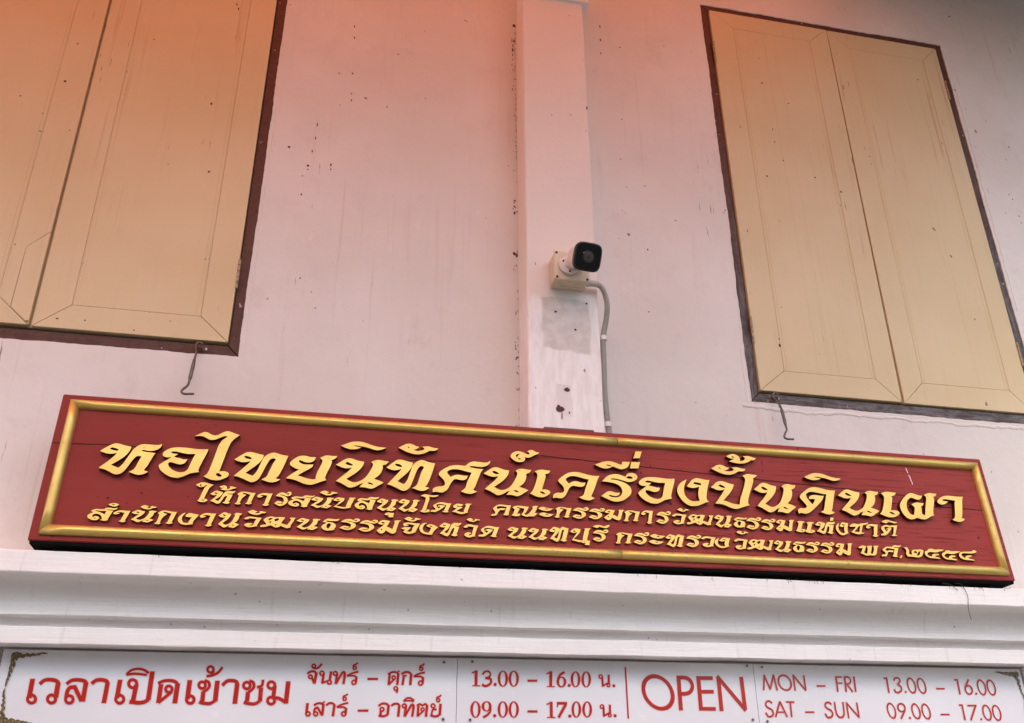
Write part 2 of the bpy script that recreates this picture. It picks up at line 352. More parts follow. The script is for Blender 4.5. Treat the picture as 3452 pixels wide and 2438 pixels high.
# cornice: swept profile with uneven paint-thickened edges
prof = [(0.01, 2.180), (-.182, 2.1765), (-.185, 2.174), (-.185, 2.1250), (-.1835, 2.1225), (-.150, 2.1215)]
prof += [(-.143+.048*math.sin(t), 2.0360+.0815*math.cos(t)) for t in [math.radians(a) for a in range(8, 89, 5)]]
prof += [(-.0950, 2.0352), (-.0930, 2.0338), (-.058, 2.0325), (-.058, 2.0055), (-.0905, 2.0069), (-.0920, 2.0054), (-.0920, 1.9668), (-.0905, 1.9653), (-.052, 1.9653), (.06, 1.9653)]
bm = bmesh.new(); X0, X1, NX = -4.5, 6.0, 620; rings = []
for i in range(NX+1):
    x = X0+(X1-X0)*i/NX; ring = []
    for k, (y, z) in enumerate(prof):
        a = .0016 if (k < 6 or k > 19) else .0007
        ring.append(bm.verts.new((x, y + a*.7*nz(x, 7, k*.03+1), z + a*(nz(x, 5, (k//3)+1)+.55*nz(x, 23, (k//3)+4)))))
    rings.append(ring)
for i in range(NX):
    for k in range(len(prof)-1): bm.faces.new((rings[i][k], rings[i][k+1], rings[i+1][k+1], rings[i+1][k]))
bm.faces.new(rings[0]); bm.faces.new(rings[-1][::-1])
cor = from_bm('cornice', bm, 'trim', B)
bm = bmesh.new(); box(bm, (-4.5, .030, 1.70), (6, .060, 1.975)); from_bm('lintel', bm, 'trim', B)
for a_, b_ in ((-4.5, -.772), (2.214, 6)):
    bm = bmesh.new(); box(bm, (a_, -.021, 1.70), (b_, .029, 1.9645), .002); from_bm('side_panel', bm, 'trim', B)

def frame_bar(name, pts, parent):
    o = bev_prism(name, pts, .004, .10, 'frame', parent, .003); return o
def window(side, W, xi0, xi1, zi0, zi1, gap):
    x0, x1, z0, z1 = W; e = .012
    F = link('window_frame', None, B); F.empty_display_size = .1
    # the frame is set into the plaster; its outer edge runs behind the uneven plaster lip
    def m(name, p): bev_prism(name, p, .004, .10, 'frameh' if name in ('sill', 'head') else 'frame', F, .003)
    m('jamb', [(x0-e, z0-e), (xi0, zi0), (xi0, zi1), (x0-e, z1+e)]); m('jamb', [(xi1, zi0), (x1+e, z0-e), (x1+e, z1+e), (xi1, zi1)])
    m('sill', [(x0-e+.001, z0-e-.001), (x1+e-.001, z0-e-.001), (xi1-.001, zi0-.001), (xi0+.001, zi0-.001)])
    m('head', [(xi0+.001, zi1+.001), (xi1-.001, zi1+.001), (x1+e-.001, z1+e+.001), (x0-e+.001, z1+e+.001)])
    bm = bmesh.new(); box(bm, (xi0-.001, .055, zi0-.02), (xi1+.001, .09, zi1+.02)); from_bm('gap_backing', bm, 'void', F)  # near-black sheet behind the leaves; the shade in the gaps is its colour
    return F
FR = window('r', WR, 1.440, 2.539, 2.858, 4.641, 1.995)
FL = window('l', WL, -1.461, -.327, 2.868, 4.641, -.894)

def shutter(x0, x1, z0, z1, px0, px1, pz0, pz1, splits, x0t=None, x1t=None, patch=None):
    x0t = x0 if x0t is None else x0t; x1t = x1 if x1t is None else x1t
    """framed leaf: two stiles, two rails mitred at the corners, boards between, faces nearly flush"""
    S = link('shutter', None, B); S.empty_display_size = .1
    yf = -.006; g = .0007; yb = .034
    def poly(name, pts, y=yf, mat='shut', bev=.0010): return bev_prism(name, pts, y, yb, mat, S, bev)
    lo = poly('stile', [(x0, z0), (px0-g, pz0), (px0-g, pz1), (x0t, z1)], yf)
    if patch:   # let-in repair piece on the inner stile
        a, b_, c = patch
        poly('stile', [(px1+g, pz0), (b_[0]-g, c), (b_[0]-g, b_[1]+g), (x1, a+g*2), (x1t, z1), (px1+g, pz1)], yf)
        poly('repair_piece', [(b_[0]+g, c), (x1, z0+.001), (x1, a-g), (b_[0]+g, b_[1]-g)], yf-.0006)
    else:
        poly('stile', [(px1+g, pz0), (x1, z0), (x1t, z1), (px1+g, pz1)], yf)
    poly('rail', [(x0+g*2, z0), (x1-g*2, z0), (px1+g*.2, pz0-g*1.5), (px0-g*.2, pz0-g*1.5)], yf+.0004)
    poly('rail', [(px0, pz1+g*1.5), (px1, pz1+g*1.5), (x1t-g*2, z1), (x0t+g*2, z1)], yf+.0004)
    xs = [px0]+[px0+(px1-px0)*s for s in splits]+[px1]
    for i in range(len(xs)-1):
        poly('board', [(xs[i]+.0001, pz0), (xs[i+1]-.0001, pz0), (xs[i+1]-.0001, pz1), (xs[i]+.0001, pz1)], yf+.0008, bev=.00025)
    # faint beads on either side of the panel
    for xb in (px0+.004, px0+.014, px1-.014, px1-.004):
        bm = bmesh.new(); tube(bm, [(xb+.0012*nz(z0+k*.1, 3, xb), yf+.0012, pz0+.004+(pz1-pz0-.008)*k/16) for k in range(17)], .0013, 6); from_bm('bead', bm, 'shut', S)
    return S
def hinge(S, x, z0, z1):
    bm = bmesh.new(); n = 5; h = (z1-z0)/n
    for i in range(n): cyl(bm, (x, -.0085, z0+h*(i+.5)), (0, 0, 1), .0040, h-.003, 12)
    box(bm, (x-.0045, -.0070, z0+.002), (x+.0045, -.0061, z1-.002)); from_bm('hinge', bm, 'brass', S)
s = shutter(1.4425, 1.9895, 2.864, 4.639, 1.543, 1.900, 2.9465, 4.554, (.38, .52), x1t=1.9935); bm = bmesh.new(); box(bm, (1.984, .010, 2.866), (1.9985, .03, 4.637)); from_bm('meeting_strip', bm, 'shut', s); hinge(s, 1.4405, 3.044, 3.152); hinge(s, 1.4395, 4.348, 4.459)
s = shutter(1.9995, 2.5365, 2.861, 4.637, 2.089, 2.453, 2.9475, 4.551, (.66,), x0t=1.9965); hinge(s, 2.5395, 3.052, 3.155); hinge(s, 2.5385, 4.341, 4.447)
s = shutter(-.8885, -.3295, 2.876, 4.640, -.791, -.420, 2.957, 4.552, ()); bm = bmesh.new(); box(bm, (-.903, .014, 2.878), (-.886, .03, 4.637)); from_bm('meeting_strip', bm, 'shut', s); hinge(s, -.3275, 3.064, 3.172)
s = shutter(-1.4585, -.8985, 2.879, 4.640, -1.36, -.998, 2.968, 4.552, (), patch=(3.203, (-.957, 3.142), 2.932))
# stops at the meeting line and edge nibs on the frame

# plaster ridge smeared under the right frame and along the left frame corner
for pts, rad in (([( -.30+.006*nz(k, 2, 3), .001, 2.80+.012*k) for k in range(0, 60)], .0035),
                 ([(1.395+.02*k, .001, 2.797-.0002*k+.006*nz(k, .35, 5)) for k in range(0, 62)], .0042),
                 ([(1.378+.012*nz(k, .3, 8)+(.02 if k < 3 else 0), .002, 2.80+.012*k) for k in range(0, 20)], .003)):
    pass
def ridge(pts, w, h):
    bm = bmesh.new(); rows = []
    for i, (x, z, dx, dz) in enumerate(pts):
        a = max(.08, .55+.8*nz(i, .09, 2)+.45*nz(i, .4, 3))
        rows.append([bm.verts.new((x-dx*w*a, .0015, z-dz*w*a)), bm.verts.new((x-dx*w*.3, -h*a, z-dz*w*.3)), bm.verts.new((x+dx*w*.5*a, -h*.8, z+dz*w*.5*a)), bm.verts.new((x+dx*w, .0015, z+dz*w))])
    for i in range(len(rows)-1):
        for k in range(3): bm.faces.new((rows[i][k], rows[i][k+1], rows[i+1][k+1], rows[i+1][k]))
    from_bm('plaster_ridge', bm, 'wall', B)
ridge([(1.37+.01*k, 2.799+.010*nz(k, .13, 5)+.006*nz(k, .6, 6), 0, 1) for k in range(0, 128)], .011, .0034)
ridge([(1.392+.004*nz(k, .5, 8), 2.80+.02*k, 1, 0) for k in range(0, 12)], .008, .0022)
ridge([(2.592+.004*nz(k, .5, 9), 3.3+.02*k, 1, 0) for k in range(0, 60)], .008, .0025)
ridge([(-.279+.003*nz(k, .6, 12), 2.83+.02*k, 1, 0) for k in range(0, 50)], .006, .0018)

# dark flecks and dirt in the inner corner of the pilaster
def flecks(name, lst, parent, y):
    bm = bmesh.new()
    for i, (x, z, w, h) in enumerate(lst):
        n = 9; vs = []
        for k in range(n):
            a = 2*math.pi*k/n; rr_ = 1+.35*nz(k+i*3.3, 1.7, i)
            vs.append(bm.verts.new((x+w*.68*math.cos(a)*rr_, y, z+h*.62*math.sin(a)*rr_)))
        c = bm.verts.new((x, y-.0012, z))
        for k in range(n): bm.faces.new((vs[k], vs[(k+1) % n], c))
    o = from_bm(name, bm, 'dirt', parent); o['kind'] = 'stuff'; return o
flecks("stains",[(0.945, 4.446, 0.004, 0.014), (0.943, 4.373, 0.004, 0.016), (0.941, 4.301, 0.004, 0.009), (1.025, 4.349, 0.005, 0.005), (-0.22, 3.644, 0.007, 0.007), (0.135, 4.137, 0.005, 0.005), (-0.025, 3.918, 0.005, 0.005), (-0.023, 3.887, 0.004, 0.008), (-0.15, 3.575, 0.006, 0.008), (-0.149, 3.56, 0.004, 0.004), (-0.073, 3.591, 0.004, 0.01), (-0.072, 3.572, 0.003, 0.006), (-0.028, 4.012, 0.004, 0.008), (-0.036, 4.242, 0.003, 0.012), (-0.032, 4.186, 0.003, 0.012), (0.106, 3.879, 0.003, 0.008), (0.993, 3.783, 0.004, 0.004), (1.01, 3.656, 0.003, 0.004), (1.01, 3.976, 0.003, 0.006), (1.073, 3.39, 0.004, 0.006), (1.058, 3.132, 0.004, 0.004), (0.558, 3.684, 0.003, 0.003), (0.805, 4.515, 0.003, 0.003), (2.635, 4.189, 0.004, 0.016), (2.612, 4.101, 0.003, 0.004), (2.567, 3.817, 0.004, 0.008), (2.569, 3.786, 0.005, 0.008), (2.71, 3.867, 0.004, 0.006), (2.722, 3.846, 0.004, 0.005), (2.73, 3.762, 0.004, 0.006), (2.731, 3.729, 0.004, 0.004), (2.614, 4.308, 0.003, 0.003), (0.833, 3.793, 0.003, 0.003), (-0.133, 3.756, 0.003, 0.014), (-0.134, 3.697, 0.003, 0.01), (-0.141, 3.638, 0.003, 0.01), (-0.164, 3.53, 0.003, 0.005), (-0.161, 3.454, 0.004, 0.008)],wall,-.0006)
flecks("corner_dirt",[(0.5833, 4.3748, 0.008922990454855865, 0.012293562497238043), (0.5851, 4.3798, 0.003023340257783834, 0.008097479358527327), (0.5882, 4.3722, 0.009736933786479796, 0.00499621248894767), (0.581, 4.2949, 0.0029944108354785707, 0.013576023680650931), (0.5742, 4.2941, 0.0021222918078366644, 0.018095758907872888), (0.5855, 4.2925, 0.0038305850717229753, 0.007831729922865523), (0.5833, 4.2445, 0.0014068332194797585, 0.014585452191967104), (0.5771, 4.247, 0.0051823212689798125, 0.014596485419804822), (0.5783, 4.2679, 0.003476010355152621, 0.012456135249756514), (0.5771, 4.2213, 0.002899265338043998, 0.010942545204842405), (0.5874, 4.2034, 0.0019932723204865565, 0.004777861639899041), (0.5762, 4.1968, 0.001828737527116022, 0.008143946980038938), (0.5741, 4.169, 0.002315059643371955, 0.006727629798107534), (0.5863, 4.1635, 0.0022421172492932654, 0.008234721798884402), (0.5846, 4.1516, 0.004417828558375977, 0.004201216956623942), (0.5852, 4.1397, 0.0008397485778327663, 0.009565584940649345), (0.5795, 4.1322, 0.0008199724510029626, 0.0038597988139818496), (0.5767, 4.1427, 0.001232347675128618, 0.009319170375875147), (0.5879, 4.1014, 0.001947049985895783, 0.0035610901022548143), (0.5819, 4.0967, 0.0012971453899282906, 0.005292951448532518), (0.586, 4.0991, 0.0011007368448427758, 0.006161520814185609), (0.5754, 4.0475, 0.00321573087570566, 0.007549479520433218), (0.5791, 4.0639, 0.0029989753224241886, 0.004218477031385988), (0.5788, 4.043, 0.0014580475663278926, 0.003318774245427867), (0.5843, 3.9249, 0.0023107296434683117, 0.0027670368995165095), (0.5888, 3.9119, 0.0033859072934093815, 0.00380535132119858), (0.5829, 3.9201, 0.0036049264465589253, 0.0048196650505137415), (0.5748, 3.8026, 0.0013079800258986103, 0.0031287618547887466), (0.5866, 3.7807, 0.003614492597143032, 0.004634335256652266), (0.5835, 3.7991, 0.0015518810120009544, 0.0029340321289814428), (0.5762, 3.7537, 0.0014485884376663366, 0.0024961760121249344), (0.589, 3.7539, 0.002947216653442588, 0.002497234971376964), (0.5813, 3.7504, 0.0018538933903193338, 0.0020503121971541813), (0.5801, 3.6631, 0.0016294016451278404, 0.003174452940895066), (0.5884, 3.6766, 0.0018985093914654675, 0.0017446532726009536), (0.5753, 3.6666, 0.0025204417363242893, 0.0029082509749100644), (0.5794, 3.534, 0.004383357654656771, 0.005688253909781928), (0.584, 3.5333, 0.0027992122888815417, 0.005737124391333181), (0.5782, 3.5256, 0.004363527771656834, 0.005669870633960718), (0.5784, 3.5095, 0.005015976139041144, 0.003985544181462486), (0.5742, 3.4983, 0.0030409268257262506, 0.0043358252570307836), (0.5809, 3.5059, 0.005004812873784518, 0.004820859894698835), (0.5792, 3.478, 0.0048464403519411885, 0.007055037675399927), (0.5793, 3.4836, 0.005427609510829109, 0.0062858532627956), (0.5886, 3.4868, 0.003879813493968369, 0.005411370444231678), (0.5765, 3.3104, 0.008586719161536109, 0.01127459108771819), (0.5844, 3.3072, 0.007220332608742865, 0.007579103731088663), (0.5857, 3.3033, 0.006792671112570503, 0.010591583569811729), (0.5834, 3.2637, 0.0027513833380821474, 0.005169823688138083), (0.5744, 3.2465, 0.002212938142688554, 0.004860515078866989), (0.5773, 3.2612, 0.0027348791955096384, 0.002184191503677226), (0.5811, 3.0733, 0.0009191146236805743, 0.005175036586637004), (0.5788, 3.0721, 0.0012253922239415767, 0.004313786444487497), (0.581, 3.0776, 0.0021459466916199724, 0.009193446739006215), (0.5776, 2.9663, 0.0018032700481643963, 0.00662139326357261), (0.5782, 2.9525, 0.0023696184706675557, 0.009901549460096444), (0.5796, 2.942, 0.004837142251371168, 0.004230126812112825), (0.5822, 2.9095, 0.003116957586016752, 0.007770652770503609), (0.5863, 2.9117, 0.0038828665052424104, 0.006032630979725131), (0.5795, 2.904, 0.0031665942196776194, 0.0056012252615665805), (0.5884, 2.8791, 0.002673677206037833, 0.004431138452267563), (0.5874, 2.852, 0.001296775433395922, 0.005611966073815664), (0.5832, 2.8559, 0.0027310048130182486, 0.0074020497918398645), (0.5796, 2.8001, 0.0009734541763672742, 0.005744508279060765), (0.5886, 2.7986, 0.0021858795096031695, 0.010535853956822386), (0.5829, 2.7953, 0.0022186179280007223, 0.007321552387127474), (0.5802, 2.6659, 0.005930816657490649, 0.004163720757439702), (0.5783, 2.6704, 0.0021362984545846204, 0.004735421137717784), (0.5807, 2.6652, 0.005039507706465848, 0.005637943337310187)],wall,-.0006)
flecks("plug_holes",[(0.715, 2.755, 0.015, 0.011), (0.69, 2.688, 0.02, 0.018), (0.686, 2.697, 0.008, 0.008), (0.686, 3.029, 0.006, 0.006), (0.75, 2.969, 0.006, 0.006), (0.792, 3.07, 0.006, 0.006), (0.72, 2.678, 0.004, 0.006), (0.766, 3.853, 0.003, 0.004), (0.694, 3.841, 0.003, 0.004), (0.829, 3.896, 0.004, 0.014)],pil,-.1236)
flecks("stains",[(-0.971, 3.794, 0.007, 0.007), (-1.005, 3.577, 0.005, 0.004), (-1.012, 3.65, 0.005, 0.003), (-1.092, 3.709, 0.005, 0.004), (-0.919, 3.595, 0.005, 0.003), (-0.496, 3.781, 0.006, 0.008), (-0.467, 3.497, 0.006, 0.006), (-0.459, 4.235, 0.003, 0.012), (-0.903, 2.889, 0.007, 0.004), (-0.746, 2.908, 0.005, 0.003), (-0.823, 2.906, 0.007, 0.003), (-0.604, 2.889, 0.004, 0.003), (-0.57, 2.954, 0.002, 0.002), (-0.505, 2.93, 0.003, 0.003), (1.909, 3.761, 0.007, 0.007), (1.594, 3.79, 0.005, 0.008), (1.805, 3.815, 0.006, 0.005), (1.744, 4.18, 0.006, 0.005), (1.651, 4.03, 0.003, 0.008), (1.652, 3.967, 0.003, 0.008), (1.676, 3.878, 0.003, 0.008), (2.074, 3.961, 0.004, 0.004), (2.075, 3.923, 0.003, 0.003), (1.618, 3.584, 0.003, 0.003), (1.509, 4.018, 0.004, 0.005), (1.542, 3.071, 0.005, 0.004), (1.541, 3.045, 0.006, 0.012), (2.381, 3.238, 0.003, 0.007)],FR,-.0068)

bm = bmesh.new()
for i in range(70):      # broken hairline crack where the pilaster meets the wall
    z0_ = 2.62+i*.0255
    if nz(i, .37, 5) > -.05 and z0_ < 4.39:
        pts_ = [(.5878+.0016*nz(z0_+k*.004, 30, 2), -.0004, z0_+k*.004) for k in range(2+int(5*abs(nz(i, 1.1, 3))*2))]
        if len(pts_) > 1: tube(bm, pts_, .0007+.0009*abs(nz(i, .9, 7)), 5)
o = from_bm('joint_crack', bm, 'dirt', wall); o['kind'] = 'stuff'
# ---------------------------------------------------------------- awning and roof above
A = thing('awning', 'orange cloth awning stretched over the shop front above the windows', 'awning', (0, 0, 4.95))
AW_Z = 5.4
for i in range(8):
    x0 = -5.96+i*1.02; x1 = x0+1.021
    if x0 > 2.0: break
    bm = bmesh.new(); n = 10; x0 += .0
    for j in range(n):
        y0 = -.03-(2.8/n)*j; y1 = -.03-(2.8/n)*(j+1)
        f = lambda y: AW_Z+.0-.03*math.sin(math.pi*(-y)/2.8)-.15*(-y)-4.95
        vs = [bm.verts.new((x0, y0, f(y0))), bm.verts.new((x1, y0, f(y0))), bm.verts.new((x1, y1, f(y1))), bm.verts.new((x0, y1, f(y1)))]
        bm.faces.new(vs)
    bmesh.ops.remove_doubles(bm, verts=bm.verts, dist=1e-4)
    from_bm('cloth_panel', bm, 'cloth', A, True)
    bm = bmesh.new(); tube(bm, [(x1+.01, -.03, AW_Z+.02-4.95), (x1+.01, -.03-2.8, AW_Z-.15*2.8+.02-4.95)], .015, 8); from_bm('rafter', bm, 'bar', A)
R = thing('roof', 'dark boarded roof overhang covering the right end of the front', 'roof', (0, 0, 4.95))
bm = bmesh.new(); box(bm, (2.0, -1.6, .15), (9, .01, .27)); from_bm('soffit', bm, 'slab', R)
# ---------------------------------------------------------------- red sign
th = math.atan2(-.06685379, .99776278)
S = thing('signboard', 'long red wooden signboard with gold raised Thai lettering and gold moulding leaning on the cornice', 'signboard', (-.71172443, -.1971326, 2.19779486))
S.rotation_euler = (-math.atan2(.06685379, .99776278), 0, 0)
SW, SH, ST = 2.82416, .40585, .052
bm = bmesh.new(); box(bm, (0, 0, .0), (SW, ST, SH))
bmesh.ops.bevel(bm, geom=list(bm.edges), offset=.0022, segments=2, affect='EDGES')
me = bpy.data.meshes.new('board'); bm.to_mesh(me); bm.free()
bd = link('board', me, S, ('red', 'black', 'maroon'))
for f in me.polygons:
    if f.normal.z < -.5: f.material_index = 1
bm = bmesh.new(); box(bm, (.004, .004, -.008), (SW-.004, ST+.01, -.0003), .002); from_bm('batten', bm, 'black', S)
# moulding, half round, mitred; long sides in two lengths
def moulding(p, q, m0, m1, inward):
    """p,q: (u,v) outer edge ends; m0/m1: 1 = mitre, 0 = square"""
    p = Vector(p); q = Vector(q); t = (q-p).normalized(); nrm = Vector(inward); w = .0265; h = .0155; K = 9
    bm = bmesh.new(); rr_ = []
    L = (q-p).length; N = max(4, int(L/.05))
    for i in range(N+1):
        s_ = i/N; row = []
        for k in range(K+1):
            a = math.pi*k/K; c = w*.5*(1-math.cos(a)); hh = h*math.sin(a)**.85
            off = (c*m0)*(1-s_) - (c*m1)*s_
            P_ = p + t*(L*s_ + off) + nrm*c
            hh *= 1+.03*nz(P_.x+P_.y*3, 8, 4)
            row.append(bm.verts.new((P_.x, -hh, P_.y)))
        rr_.append(row)
    for i in range(N):
        for k in range(K): bm.faces.new((rr_[i][k], rr_[i+1][k], rr_[i+1][k+1], rr_[i][k+1]))
    bm.faces.new(rr_[0]); bm.faces.new(rr_[-1][::-1])
    return from_bm('moulding', bm, 'mould', S, True)
u0, u1, v0, v1 = .022, 2.804, .015, .390
moulding((u0, v1), (1.560, v1), 1, 0, (0, -1)); moulding((1.5612, v1), (u1, v1), 0, 1, (0, -1))
moulding((u0, v0), (1.545, v0), 1, 0, (0, 1)); moulding((1.5462, v0), (u1, v0), 0, 1, (0, 1))
moulding((u0, v0), (u0, v1), 1, 1, (1, 0)); moulding((u1, v0), (u1, v1), 1, 1, (-1, 0))
for f in S.children:
    if f.name.startswith('moulding'):
        for pl in f.data.polygons: pl.use_smooth = len(pl.vertices) == 4

